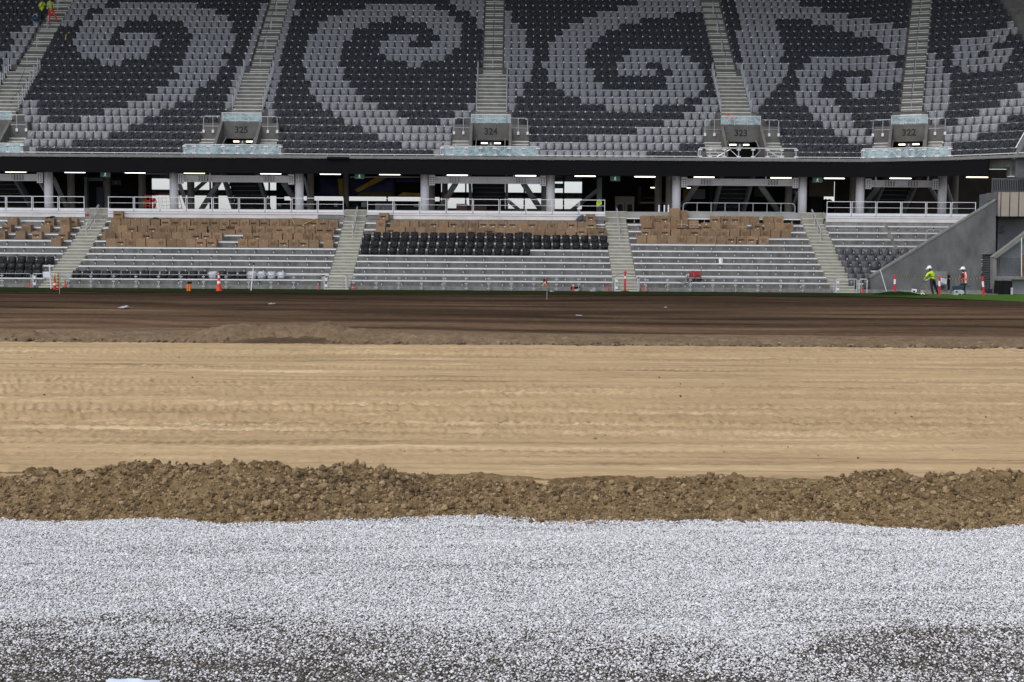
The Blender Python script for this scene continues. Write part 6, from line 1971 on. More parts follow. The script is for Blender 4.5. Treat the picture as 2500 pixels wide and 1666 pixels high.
# ================================================================ THINGS ON THE PITCH AND THE TERRACE
def leaning_pole(name, label, p0, p1, Y, r, m, cap=None, cat='pole', group=None):
    a, b = at(*p0, Y), at(*p1, Y)
    root = thing(name, label, cat, tuple(a), group)
    MB().tube(a, b, r, 10).build('tube', m, root)
    if cap:
        d = (b - a).normalized()
        MB().tube(b - d * 0.05, b + d * 0.05, r * 1.6, 10).build('cap', cap, root)
    return root


leaning_pole('white_pole', 'white pole with black cap leaning east beside the westernmost gate', (125, 711), (120.7, 643), 72.0, 0.032, M['white'], M['black'], group='white poles stuck in the soil')
leaning_pole('white_pole', 'white pole with black cap leaning west near the traffic cone', (612.5, 714), (619.5, 645), 71.5, 0.032, M['white'], M['black'], group='white poles stuck in the soil')
leaning_pole('white_stake', 'slim white stake leaning against the foot of the end wall', (2164.5, 712), (2149, 659), 73.0, 0.02, M['white'])
leaning_pole('thin_stake', 'thin grey stake beside the red fire post', (145, 726), (146, 700), 64.5, 0.012, M['galv'])
leaning_pole('thin_stake', 'thin grey stake alone in the soil before the middle block', (1335, 738), (1335.5, 711), 60.6, 0.012, M['galv'])
leaning_pole('yellow_pole', 'yellow pole standing among black seats near the two workers', (157, 110), (161.5, 84), 103.2, 0.03, M['yellow'], cat='pole')

# traffic cone
c = at(534.7, 717, 70.2); c.z = 0.05
k = thing('traffic_cone', 'tall orange traffic cone with two white bands on the dark soil', 'cone', tuple(c))
MB().box(c.x - 0.17, c.x + 0.17, c.y - 0.17, c.y + 0.17, c.z, c.z + 0.05).build('base', M['orange_red'], k)
H = 0.98
cone = lambda f: 0.15 - 0.115 * f
MB().lathe((c.x, c.y, c.z + 0.05), [(cone(f), f * H) for f in (0, 0.4, 0.54, 0.72, 0.86, 0.97)] + [(0.02, H)], 16, [0, 1, 0, 1, 0, 0]).build('body', [M['orange_red'], M['white']], k, smooth=False)
# pair of orange tubes
p = at(461, 718.5, 69.6)
for j, (dx, lb) in enumerate([(-0.055, 'western'), (0.065, 'eastern')]):
    t = thing('orange_tube', f'{lb} one of two orange tubes with black tops in the soil', 'tube', (p.x + dx, p.y, 0.04), 'paired orange tubes')
    MB().path([(p.x + dx - 0.02, p.y, 0.0), (p.x + dx + 0.02, p.y, 0.47)], 0.052, 10).build('tube', M['orange'], t)
    MB().path([(p.x + dx + 0.02, p.y, 0.47), (p.x + dx + 0.03, p.y, 0.53), (p.x + dx + 0.09, p.y, 0.6)], 0.055, 10).build('cap', M['black'], t)
# red marker and striped pole by the west gate
p = at(134, 713, 71.0)
t = thing('red_marker', 'red marker post with a white band leaning beside a striped pole', 'marker', (p.x, p.y, 0.04))
MB().lathe((p.x, p.y, 0.02), [(0.095, 0), (0.085, 0.22), (0.08, 0.3), (0.075, 0.42), (0.05, 0.62), (0.035, 0.78)], 12, [0, 0, 1, 0, 0]).build('body', [M['red'], M['white']], t)
MB().lathe((p.x, p.y, 0.8), [(0.03, 0), (0.05, 0.05), (0.045, 0.14), (0.01, 0.17)], 10).build('head', M['yellow'], t)
MB().path([(p.x + 0.23, p.y, 0.1), (p.x + 0.2, p.y, 0.98)], 0.03, 8).build('ribbon', M['hi_red'], t)
a, b = at(139.5, 716, 70.5), at(142, 671, 70.5)
t = thing('striped_pole', 'yellow and black striped pole with orange foot beside the red marker', 'pole', tuple(a))
MB().tube(a.lerp(b, 0.22), b, 0.045, 10).build('sleeve', M['hazard'], t)
MB().tube(a, a.lerp(b, 0.22), 0.05, 10).build('foot', M['orange'], t)
# white notice on the gate
a, b = at(105.3, 678, FENCE_Y - 0.08), at(121.5, 667, FENCE_Y - 0.08)
tag(MB().box(a.x, b.x, FENCE_Y - 0.09, FENCE_Y - 0.075, a.z, b.z).build('notice', M['note'], None, tuple(a)), 'blank pale notice hung on the westernmost gate', 'notice')
# short orange pegs along the barrier
for k, (x, y0, y1, lb) in enumerate([(72.5, 703, 690, 'west of the westernmost gate'), (159, 703, 688, 'east of the westernmost gate'), (779, 709, 697, 'west of the second gate'), (864, 709, 696, 'east of the second gate'), (1399.5, 715.5, 698, 'with white top before the dark opening'), (1484.5, 713.5, 697, 'west of the red post gate'), (1572.5, 716, 700, 'east of the red post gate'), (2105.5, 718.5, 705, 'in the narrow panel by the end wall')]):
    a, b = at(x, y0, FENCE_Y - 0.25), at(x, y1, FENCE_Y - 0.25)
    a.z = min(a.z, 0.06)
    t = thing('orange_peg', f'short orange peg {lb}', 'peg', tuple(a), 'orange pegs along the barrier')
    MB().tube(a, b, 0.045, 8).build('tube', M['orange_red'], t)
    MB().tube(b, b + Vector((0, 0, 0.06)), 0.04, 8, 0.025).build('cap', M['white'] if k == 4 else M['black'], t)
# red post with black base at gate three
a, b = at(1525.5, 713, FENCE_Y - 0.4), at(1526.5, 661, FENCE_Y - 0.4)
def post_red(label, a, b, group='red and white bollard posts', white=(0.6, 0.8), base=False):
    t = thing('bollard_post', label, 'bollard', tuple(a), group)
    f = lambda q: a.lerp(b, q)
    r = 0.058
    MB().tube(f(0), f(white[0]), r, 12).build('shaft', M['red'], t)
    MB().tube(f(white[0]), f(white[1]), r * 1.02, 12).build('reflector', M['white'], t)
    MB().path([f(white[1]), f(0.94), f(0.96), f(1.0)], [r, r, r * 0.75, r * 0.6], 12).build('top', M['red'], t)
    if base:
        MB().lathe((a.x, a.y, a.z), [(0.26, 0), (0.24, 0.05), (0.1, 0.08)], 14).build('base', M['rubber'], t)
    return t
post_red('red bollard post on a black base behind the third gate', a, b, white=(0.62, 0.74), base=True)
p0 = at(1526, 664, FENCE_Y - 0.4)
tag(MB().path([at(1500, 676, FENCE_Y - 0.38), at(1512, 670, FENCE_Y - 0.38), p0, at(1540, 670, FENCE_Y - 0.38), at(1549, 672, FENCE_Y - 0.38)], 0.012, 5).build('cord', M['rubber'], None, tuple(p0)), 'dark cord tied over the red post at the third gate', 'cord')
# the taped-off corner
posts = []
for k, (x0, y0, x1, y1, Y, lb) in enumerate([(2184.3, 716, 2184.8, 671.5, 71.0, 'standing in the turf pile'), (2293.3, 724.5, 2293.7, 674, 71.2, 'beside the worker in yellow'), (2402.3, 726.8, 2398.3, 675, 70.1, 'leaning in front of the roller shutter')]):
    a, b = at(x0, y0, Y), at(x1, y1, Y)
    post_red(f'red and white bollard post {lb}', a, b, white=(0.5, 0.76))
    posts.append((a, b))
for k, (i, j, sag) in enumerate([(0, 1, 0.02), (1, 2, 0.14)]):
    a, b = posts[i][1] - Vector((0, 0, 0.05)), posts[j][1] - Vector((0, 0, 0.05))
    tp = thing('barrier_tape', ['taut black and yellow tape from the turf pile to the middle post', 'sagging black and yellow tape from the middle post to the shutter post'][k], 'tape', tuple(a), 'black and yellow tapes')
    pts = [a.lerp(b, q / 10) - Vector((0, 0, sag * 4 * (q / 10) * (1 - q / 10))) for q in range(11)]
    mb = MB()
    for p, q in zip(pts[:-1], pts[1:]):
        mb.beam(p, q, 0.01, 0.045)
    mb.build('tape', M['hazard_tape'], tp)
a = at(2297, 677, 71.1)
nt = thing('paper_note', 'creased white paper sheet hung from the tape beside the middle post', 'paper', tuple(a))
q = [at(x, y, 71.1) for x, y in ((2296.5, 678.5), (2311.5, 681.5), (2310.5, 693.5), (2297.5, 689.5))]
MB().prism(q[::-1], (0, 0.008, 0)).build('sheet', M['note'], nt)
mb = MB()
for k in range(5):
    f = 0.18 + 0.15 * k
    l, r_ = q[0].lerp(q[3], f), q[1].lerp(q[2], f)
    mb.beam(l.lerp(r_, 0.15) + Vector((0, -0.006, 0)), l.lerp(r_, 0.85 - 0.1 * (k % 2)) + Vector((0, -0.006, 0)), 0.004, 0.012)
mb.build('print', M['galv'], nt)
# turf pile
tx = np.linspace(0, 1, 60); ty = np.linspace(0, 1, 14)
TX, TY = np.meshgrid(tx, ty)
a, b = at(2143, 722, 70.4), at(2268, 726, 70.4)
X = a.x + (b.x - a.x) * TX; Yv = 69.9 + 2.4 * TY
Z = 0.04 + 0.3 * np.sin(np.pi * np.clip(TX, 0, 1)) ** 0.6 * np.sin(np.pi * TY) ** 0.7 * (1 - 0.35 * TX) + 0.06 * fbm(X * 2, Yv * 2, 3, 171)
tag(grid_object('turf_pile', X, Yv, Z, M['turf'], smooth=False), 'low dark heap of rolled turf under the first bollard post', 'turf heap')
# litter on the soil
def scrap(label, px_, py_, w, d, h, seed, m='film'):
    p = atz(px_, py_, 0.05)
    n = 10
    u, v = np.meshgrid(np.linspace(-1, 1, n), np.linspace(-1, 1, n))
    rr_ = 1 + 0.35 * fbm(u * 1.3 + seed, v * 1.3, 2, seed)
    X = p.x + u * w * rr_; Yv = p.y + v * d * rr_
    Z = 0.06 + np.clip(h * (0.5 + 1.5 * fbm(u * 1.7 + 3 * seed, v * 1.7, 3, seed + 5)), -0.01, 1) * (1 - 0.6 * np.maximum(np.abs(u), np.abs(v)))
    o = grid_object('plastic_scrap', X, Yv, Z, M[m])
    s_ = o.modifiers.new('thick', 'SOLIDIFY'); s_.thickness = 0.006
    return tag(o, label, 'litter', 'scraps of plastic on the soil')
scrap('crumpled white plastic scrap lying on the soil before the western block', 302, 752, 0.17, 0.35, 0.1, 3)
scrap('small white plastic scrap lying on the soil before the leaning pole', 663, 743, 0.12, 0.3, 0.05, 5)
scrap('tiny white scrap on the soil before the eastern block', 1625, 752, 0.05, 0.15, 0.05, 8)
scrap('flat pale scrap lying in the sandy streak of the soil', 1413, 771, 0.1, 0.2, 0.03, 11)
scrap('pale disc of litter at the turf edge below the hanging gloves', 1347, 713.5, 0.14, 0.1, 0.1, 13)
# bluish plastic sheet at the very bottom
p = atz(340, 1664, -0.09)
n = 16
u, v = np.meshgrid(np.linspace(-1, 1, 24), np.linspace(-1, 1, 10))
o = grid_object('plastic_sheet', p.x + u * 0.13, p.y - 0.15 + v * 0.085, -0.066 + 0.012 * fbm(u * 2, v * 2, 3, 19) + 0.01 * v, mat('pale_blue_sheet', (0.55, 0.62, 0.75), 0.4, var=0.15, scale=12))
tag(o, 'pale blue plastic sheet half out of view on the wet gravel', 'plastic sheet')
# gloves hanging on the barrier
p = at(1331, 690, FENCE_Y - 0.08)
t = thing('hanging_gloves', 'red and yellow gloves with black straps hanging on the barrier', 'gloves', tuple(p))
for k, (dx, dz, rx, rz_, m_) in enumerate([(-0.05, 0.1, 0.07, 0.12, 'black'), (0.05, 0.12, 0.08, 0.14, 'rust_red'), (0.0, -0.02, 0.06, 0.08, 'glove'), (0.06, -0.12, 0.06, 0.13, 'orange'), (-0.1, -0.1, 0.03, 0.1, 'yellow'), (0.08, 0.0, 0.04, 0.1, 'black')]):
    MB().ball((dx, -0.02 * k, dz), (rx, 0.05, rz_), 8, 6).build('glove_piece', M[m_], t, (0, 0, 0))
# opening and bag at the front wall
a, b = at(1394, 714, 74.6), at(1417, 701, 74.6)
t = thing('dark_hatch', 'dark hatch with a grey fitting low in the front wall', 'hatch', tuple(a))
MB().box(a.x, b.x, 74.9, 74.975, b.z - 0.14, b.z).build('head', M['black'], t)
MB().box(a.x + 0.2, b.x - 0.12, 74.85, 74.975, 0.02, b.z - 0.145).build('fitting', M['galv'], t)
p = at(1452, 712, 74.55)
tag(MB().ball((p.x, 74.5, 0.02), (0.27, 0.2, 0.33), 12, 7, zmin=0.0).ball((p.x - 0.14, 74.4, 0.02), (0.2, 0.15, 0.2), 10, 6, 1, zmin=0.0).build('slumped_bag', [M['galv_dark'], M['panel_grey']], None, (p.x, 74.5, 0.02)), 'slumped grey sack against the front wall behind the barrier', 'sack')
for k, x in enumerate((1785, 1793)):
    a, b = at(x, 711, 74.7), at(x, 704, 74.7)
    tag(MB().path([a, a + Vector((0, 0, 0.14)), a + Vector((0.03, 0, 0.2))], 0.03, 6).build('wall_outlet', M['galv_dark'], None, tuple(a)), f'{["western", "eastern"][k]} of two small dark outlets low in the eastern front wall', 'outlet', 'small outlets in the front wall')
p = at(1877.5, 716, FENCE_Y - 0.3)
tag(MB().box(p.x - 0.06, p.x + 0.06, p.y - 0.05, p.y + 0.05, 0.05, 0.16).build('rusty_block', M['rust_red'], None, (p.x, p.y, 0.05), bevel=0.015), 'small rusty block on the turf edge before the eastern block', 'block')
# red machine with hoses on the lower rows
r0 = 2
p = at(1696, 671, RISER(1) - 0.45)
t = thing('pressure_washer', 'red pressure washer with black hoses on the lower rows of the eastern block', 'machine', (p.x, p.y, T_l[1]))
zb = T_l[1]
bx = p.x
MB().prism([(bx - 0.3, p.y - 0.22, zb + 0.2), (bx + 0.28, p.y - 0.22, zb + 0.16), (bx + 0.34, p.y - 0.22, zb + 0.55), (bx + 0.22, p.y - 0.22, zb + 0.68), (bx - 0.2, p.y - 0.22, zb + 0.7), (bx - 0.36, p.y - 0.22, zb + 0.5)], (0, 0.4, 0)).build('body', M['rust_red'], t, bevel=0.04)
for s_ in (-0.16, 0.24):
    MB().path([(bx + s_, p.y - 0.3, zb + 0.13), (bx + s_, p.y - 0.22, zb + 0.13)], 0.14, 14).build('wheel', M['rubber'], t)
MB().path([(bx + 0.36, p.y - 0.1, zb + 0.2), (bx + 0.38, p.y - 0.1, zb + 0.72), (bx + 0.34, p.y - 0.1, zb + 0.76)], 0.022, 6).build('handle', M['galv_dark'], t)
MB().ball((bx - 0.42, p.y - 0.15, zb + 0.42), (0.09, 0.1, 0.11), 8, 6).build('filter_bowl', M['white'], t)
MB().path([(bx - 0.3, p.y - 0.25, zb + 0.62), (bx - 0.46, p.y - 0.28, zb + 0.5), (bx - 0.46, p.y - 0.28, zb + 0.25), (bx - 0.2, p.y - 0.3, zb - 0.05), (bx + 0.02, p.y - 0.3, zb - 0.15)], 0.022, 6).build('hose', M['rubber'], t)
a = [at(x, y, 74.4) for x, y in ((1655, 684), (1662, 689), (1676, 691.5), (1690, 689), (1697, 678), (1702, 673), (1708, 677), (1716, 685))]
MB().path(a, 0.02, 6).build('hose', M['rubber'], t)
MB().path([at(1693, 676, 74.3), at(1697, 640, 75.2)], 0.012, 5).build('lance', M['galv_dark'], t)
# bucket
p = at(1760, 626.5, RISER(4) - 0.5)
t = thing('white_bucket', 'white bucket standing on a bare row of the eastern block', 'bucket', (p.x, p.y, T_l[4]))
MB().lathe((p.x, p.y, T_l[4]), [(0.12, 0), (0.14, 0.34), (0.15, 0.34), (0.15, 0.37)], 16).build('body', M['white'], t, smooth=False)
MB().path([(p.x - 0.14, p.y, T_l[4] + 0.34), (p.x, p.y - 0.16, T_l[4] + 0.2), (p.x + 0.14, p.y, T_l[4] + 0.34)], 0.008, 5).build('handle', M['galv_dark'], t)
# cable hanging from the boxes
pts = [(1771, 523, RISER(10) - 0.72), (1766, 545, RISER(9) - 0.74), (1757, 570, RISER(8) - 0.76), (1750, 582, RISER(7) - 0.74), (1746, 600, RISER(6) - 0.5), (1736, 618, RISER(5) - 0.5), (1727, 640, RISER(4) - 0.5), (1722, 660, RISER(2) - 0.5)]
a = [at(*q) for q in pts]
tag(MB().path(a, 0.009, 5).build('loose_cable', M['rubber'], None, tuple(a[0])), 'thin dark cable trailing down over the eastern box stack', 'cable')
p = at(1797, 520, RISER(10) - 0.5)
# a strip of pale timber on the boxes by the central stairs
a, b = at(1429, 554.5, RISER(8) - 0.72), at(1480, 555.5, RISER(8) - 0.72)
tag(MB().beam(a, b, 0.04, 0.03).build('timber_batten', mat('pale_timber', (0.5, 0.42, 0.25), 0.7), None, tuple(a)), 'pale timber batten lying across the last boxes above the black seats', 'batten')
# black bag and film on the boxes
p = at(1414, 528, RISER(9) - 0.3)
mb = MB().prism([at(1404.5, 538, RISER(9) - 0.5), at(1425, 538, RISER(9) - 0.5), at(1424.5, 523, RISER(9) - 0.5), at(1412, 529, RISER(9) - 0.5)], (0, 0.3, 0))
tag(mb.build('black_bag', M['slate_bag'], None, tuple(p), bevel=0.03), 'dark plastic bag slumped beside the top box of the middle block', 'bag')
p = at(119, 527, RISER(9) - 0.4)
mb = MB().ball((p.x, p.y, T_l[9] + BH + 0.04), (0.26, 0.16, 0.07), 10, 6).ball((p.x + 0.24, p.y, T_l[9] + BH + 0.1), (0.2, 0.12, 0.06), 10, 6)
tag(mb.build('black_film', M['black_bag_low'], None, (p.x, p.y, T_l[9] + BH)), 'scrap of black plastic on a stickered box at far west', 'plastic film')
p = at(380, 531, RISER(9) - 0.5)
mb = MB().ball((p.x, p.y, T_l[9] + BH), (0.3, 0.2, 0.12), 12, 7, 0, zmin=-0.3).ball((p.x + 0.1, p.y + 0.1, T_l[9] + BH + 0.06), (0.3, 0.2, 0.11), 10, 6, 1, zmin=-0.3)
tag(mb.build('black_film', [M['black_bag_low'], M['film']], None, (p.x, p.y, T_l[9] + BH)), 'heap of black and clear film on the top row of the western stack', 'plastic film')
p = at(536, 530, 0.1 + RISER(9) - 0.3)
p = at(214, 524, 82.6)
tag(MB().ball(p, (0.08, 0.06, 0.12), 10, 7).build('red_float', M['red'], None, tuple(p)), 'red round object at the west end of the first guard rail', 'float')
# hi-vis jacket on the guard rail
p = at(1463, 500, GY + 0.1)
t = thing('hi_vis_jacket', 'hi-vis yellow jacket hung over the guard rail by the central stairs', 'jacket', tuple(p))
zt = GR_T + 0.04
MB().prism([(p.x - 0.1, GY + 0.06, zt - 0.42), (p.x + 0.08, GY + 0.06, zt - 0.38), (p.x + 0.11, GY + 0.06, zt - 0.08), (p.x + 0.04, GY + 0.06, zt), (p.x - 0.07, GY + 0.06, zt), (p.x - 0.11, GY + 0.06, zt - 0.1)], (0, 0.1, 0)).build('body', M['hivis_pale'], t, bevel=0.03)
MB().path([(p.x - 0.09, GY + 0.1, zt - 0.05), (p.x - 0.15, GY + 0.05, zt - 0.25), (p.x - 0.12, GY + 0.05, zt - 0.5)], [0.035, 0.04, 0.03], 8).build('sleeve', M['hivis'], t)
MB().path([(p.x + 0.08, GY + 0.1, zt - 0.05), (p.x + 0.13, GY + 0.05, zt - 0.2), (p.x + 0.11, GY + 0.05, zt - 0.34)], [0.035, 0.04, 0.03], 8).build('sleeve', M['hivis'], t)
# blue bucket of tools near the upper workers
p = at(86, 42, 105.0)
t = thing('blue_bag', 'blue tool bag on a seat row beside the two workers', 'bag', tuple(p))
MB().box(p.x - 0.28, p.x + 0.25, p.y, p.y + 0.3, p.z - 0.25, p.z + 0.05).build('body', M['blue'], t, bevel=0.05)
MB().path([(p.x - 0.2, p.y, p.z + 0.05), (p.x - 0.1, p.y, p.z + 0.22), (p.x + 0.1, p.y, p.z + 0.2), (p.x + 0.18, p.y, p.z + 0.05)], 0.02, 6).build('handle', M['white'], t)
# dark cable trailing down the westernmost upper stairs
a = [at(x / 3.361, y / 3.361, Y) for x, y, Y in ((205, 560, 99.6), (160, 680, 98.2), (130, 760, 97.3), (95, 830, 96.4), (85, 890, 95.6), (55, 905, 95.4))]
b = [at(x / 3.361, y / 3.361, Y) for x, y, Y in ((290, 590, 99.2), (240, 650, 98.4), (165, 735, 97.4), (110, 800, 96.6), (75, 870, 95.8))]
tag(MB().path(a, 0.012, 5).path(b, 0.012, 5).build('loose_cable', M['rubber'], None, tuple(a[0])), 'dark cables trailing down the westernmost upper stairs', 'cable')
# ================================================================ PEOPLE
def person(label, J, Y, mats, H, hat=None, hatm=None, face=(-1, 0, 0), hold=True, extras=None, name='person', hair=True):
    """J: joints as world points. mats: slots by region. One continuous skinned body."""
    V, E, Rd, reg = [], [], [], []

    def add(p, r, parent=None, rg=0):
        V.append(Vector(p)); Rd.append(r)
        if parent is not None:
            E.append((parent, len(V) - 1)); reg.append(rg)
        return len(V) - 1
    s = H / 1.75
    pelvis = add(J['pelvis'], 0.135 * s)
    waist = add(J['pelvis'].lerp(J['chest'], 0.45), 0.125 * s, pelvis, 1)
    chest = add(J['chest'], 0.15 * s, waist, 1)
    neck0 = add(J['neck'], 0.062 * s, chest, 1)
    up = (J['head'] - J['neck']).normalized()
    jaw = add(J['neck'].lerp(J['head'], 0.55), 0.062 * s, neck0, 0)
    head = add(J['head'], 0.1 * s, jaw, 0)
    add(J['head'] + up * 0.08 * s, 0.075 * s, head, 0)
    for sd in 'lr':
        sh = add(J['sh' + sd], 0.075 * s, chest, 1)
        el = add(J['el' + sd], 0.052 * s, sh, 1)
        wr = add(J['wr' + sd], 0.036 * s, el, 1)
        d = (J['wr' + sd] - J['el' + sd]).normalized()
        hd = J.get('hd' + sd, J['wr' + sd] + d * 0.09 * s)
        hp = add(hd, 0.034 * s, wr, 3)
        dd = (hd - J['wr' + sd]).normalized()
        side = dd.cross(Vector((0, 1, 0.2)))
        side = side.normalized() if side.length > 0.1 else Vector((1, 0, 0))
        for k, ln in enumerate((0.068, 0.08, 0.084, 0.075)):
            f0 = add(hd + side * (0.027 - 0.018 * k) * s + dd * 0.03 * s, 0.0105 * s, hp, 3)
            f1 = add(V[f0] + (dd * 0.5 + Vector((0, 0.2, -0.3))).normalized() * ln * 0.5 * s, 0.0095 * s, f0, 3)
            add(V[f1] + (dd * 0.2 + Vector((0, 0.5, -0.5))).normalized() * ln * 0.5 * s, 0.0085 * s, f1, 3)
        t0 = add(hd + side * 0.036 * s - dd * 0.02 * s, 0.012 * s, hp, 3)
        add(V[t0] + (side * 0.5 + dd * 0.7).normalized() * 0.05 * s, 0.01 * s, t0, 3)
        hipp = J['pelvis'] + (J['kn' + sd] - J['pelvis']) * 0.1 + (J['sh' + sd] - J['chest']) * 0.42
        hp2 = add(hipp, 0.11 * s, pelvis, 2)
        th = add(hipp.lerp(J['kn' + sd], 0.5), 0.088 * s, hp2, 2)
        kn = add(J['kn' + sd], 0.065 * s, th, 2)
        cf = add(J['kn' + sd].lerp(J['an' + sd], 0.35), 0.068 * s, kn, 2)
        an = add(J['an' + sd], 0.05 * s, cf, 2)
        toe = J['an' + sd] + Vector(J.get('toe', (-0.17, -0.04, 0))) * s + Vector((0, 0, -0.05 * s))
        add(J['an' + sd] + Vector((0, 0, -0.05 * s)), 0.048 * s, an, 4)
        add(toe, 0.036 * s, len(V) - 1, 4)
    org = Vector((J['pelvis'].x, J['pelvis'].y, min(J['anl'].z, J['anr'].z) - 0.1 * s))
    me = bpy.data.meshes.new('person_skeleton')
    me.from_pydata([v - org for v in V], E, [])
    tmp = bpy.data.objects.new('tmp', me); COL.objects.link(tmp)
    sk = tmp.modifiers.new('skin', 'SKIN'); sk.use_smooth_shade = True
    for i, d in enumerate(me.skin_vertices[0].data):
        d.radius = (Rd[i], Rd[i]); d.use_root = (i == 0)
    # torso is wider than deep
    for i in (0, 1, 2):
        me.skin_vertices[0].data[i].radius = (Rd[i] * 1.12, Rd[i] * 0.92)
    sub = tmp.modifiers.new('sub', 'SUBSURF'); sub.levels = 2; sub.render_levels = 2
    dg = bpy.context.evaluated_depsgraph_get()
    body = bpy.data.meshes.new_from_object(tmp.evaluated_get(dg))
    bpy.data.objects.remove(tmp)
    body.materials.clear()
    for m in mats: body.materials.append(m)
    P0 = np.array([V[a] - org for a, b in E]); P1 = np.array([V[b] - org for a, b in E]); RG = np.array(reg)
    idx = []
    for poly in body.polygons:
        c = np.array(poly.center)
        d = P1 - P0
        t = np.clip(((c - P0) * d).sum(1) / np.maximum((d * d).sum(1), 1e-9), 0, 1)
        idx.append(int(RG[np.argmin((((P0 + d * t[:, None]) - c) ** 2).sum(1))]))
    body.polygons.foreach_set('material_index', idx)
    body.polygons.foreach_set('use_smooth', [True] * len(idx))
    o = bpy.data.objects.new(name, body); COL.objects.link(o); o.location = org
    tag(o, label, 'person')
    f = Vector(face).normalized(); sd = f.cross(Vector((0, 0, 1))).normalized()
    hc = J['head'] - org
    for k in (-1, 1):
        MB().ball(hc + f * 0.088 * s + sd * 0.034 * k * s + Vector((0, 0, 0.01 * s)), 0.013 * s, 8, 6).build('eye', M['hair'], o, (0, 0, 0))
        MB().ball(hc + sd * 0.098 * k * s - Vector((0, 0, 0.01 * s)), (0.018 * s, 0.026 * s, 0.034 * s), 8, 6).build('ear', mats[0], o, (0, 0, 0))
    MB().path([hc + f * 0.09 * s + Vector((0, 0, 0.005 * s)), hc + f * 0.122 * s - Vector((0, 0, 0.03 * s)), hc + f * 0.09 * s - Vector((0, 0, 0.04 * s))], [0.01 * s, 0.017 * s, 0.012 * s], 6).build('nose', mats[0], o, (0, 0, 0))
    MB().beam(hc + f * 0.09 * s + sd * 0.025 * s - Vector((0, 0, 0.062 * s)), hc + f * 0.09 * s - sd * 0.025 * s - Vector((0, 0, 0.062 * s)), 0.02 * s, 0.01 * s).build('mouth', M['rust_red'], o, (0, 0, 0))
    if hair:
        MB().ball(hc - f * 0.02 * s + Vector((0, 0, 0.01 * s)), (0.108 * s, 0.108 * s, 0.115 * s), 12, 7, zmin=-0.1).build('hair', M['hair'], o, (0, 0, 0), smooth=True)
    if hatm:
        hz = hc + Vector((0, 0, 0.03 * s))
        mb = MB().ball(hz, (0.135 * s, 0.135 * s, 0.14 * s), 16, 8, zmin=0.0)
        mb.lathe(hz - Vector((0, 0, 0.012 * s)), [(0.15 * s, 0), (0.155 * s, 0.012 * s), (0.13 * s, 0.03 * s)], 16)
        mb.beam(hz + f * 0.1 * s, hz + f * 0.2 * s - Vector((0, 0, 0.012 * s)), 0.2 * s, 0.014 * s)
        mb.beam(hz - f * 0.1 * s + Vector((0, 0, 0.13 * s)), hz + f * 0.1 * s + Vector((0, 0, 0.13 * s)), 0.03 * s, 0.02 * s)
        mb.build('hard_hat', hatm, o, (0, 0, 0), smooth=False)
    return o, org


def zj(px_, py_, Y, ox, oy, k):
    return at(ox + px_ / k, oy + py_ / k, Y)


# worker in yellow guiding the turf cutter
z1 = lambda x, y, dy=0.0: zj(x, y, 72.0 + dy, 2180, 630, 7.472)
J = {'pelvis': z1(728, 408), 'chest': z1(712, 290), 'neck': z1(690, 238), 'head': z1(662, 196), 'shl': z1(652, 280, -0.16), 'shr': z1(738, 272, 0.16),
     'ell': z1(598, 345, -0.22), 'wrl': z1(572, 400, -0.1), 'hdl': z1(592, 425, -0.05), 'elr': z1(700, 352, 0.12), 'wrr': z1(640, 392, 0.05), 'hdr': z1(604, 412, 0.03),
     'knl': z1(708, 545, -0.1), 'anl': z1(735, 662, -0.12), 'knr': z1(778, 540, 0.1), 'anr': z1(828, 668, 0.12)}
o, org = person('person in hi-vis yellow top and navy trousers pushing a turf cutter, white hard hat', J, 72, [M['skin'], M['hivis'], M['navy'], M['glove'], M['boot']], 1.75, hatm=M['white'], face=(-0.85, -0.45, -0.25))
mc = thing('turf_cutter', 'small white and yellow turf cutter with a long slanted handle', 'machine', tuple(z1(450, 690)))
mcl = root_loc(mc)
MB().beam(z1(585, 440), z1(490, 590), 0.05, 0.05).build('handle', M['galv_dark'], mc)
MB().beam(z1(560, 430, 0.14), z1(610, 425, -0.14), 0.035, 0.035, up=(0, 0, 1)).build('grip', M['rubber'], mc)
h0, h1 = z1(362, 650), z1(438, 566)
MB().prism([z1(362, 632), z1(405, 648), z1(440, 620), z1(440, 575), z1(368, 566)], (0, 0.3, 0)).build('engine_cover', M['white'], mc, bevel=0.02)
MB().prism([z1(366, 622, -0.01), z1(405, 628, -0.01), z1(405, 600, -0.01), z1(368, 596, -0.01)], (0, 0.01, 0)).build('badge', M['navy'], mc)
MB().prism([z1(392, 645), z1(445, 692), z1(494, 684), z1(490, 652), z1(430, 640)], (0, 0.28, 0)).build('deck', M['pale_machine'], mc, bevel=0.02)
MB().prism([z1(440, 640), z1(490, 640), z1(520, 590), z1(470, 585)], (0, 0.25, 0)).build('engine', M['galv_dark'], mc, bevel=0.02)
MB().prism([z1(500, 612), z1(550, 616), z1(556, 600), z1(508, 588)], (0, 0.15, 0)).build('fuel_cap', M['yellow'], mc, bevel=0.01)
c = z1(541, 666)
MB().path([c + Vector((0, -0.04, 0)), c + Vector((0, 0.04, 0))], 0.11, 14).build('wheel', M['white'], mc)
MB().path([c + Vector((0, -0.05, 0)), c + Vector((0, 0.05, 0))], 0.045, 10).build('hub', M['black'], mc)
MB().path([z1(590, 480), z1(610, 540), z1(650, 610), z1(720, 665), z1(800, 692)], 0.014, 6).build('hose', M['yellow_tarp'], mc)
MB().path([z1(556, 620), z1(600, 660), z1(640, 690)], 0.014, 6).build('cable', M['rubber'], mc)

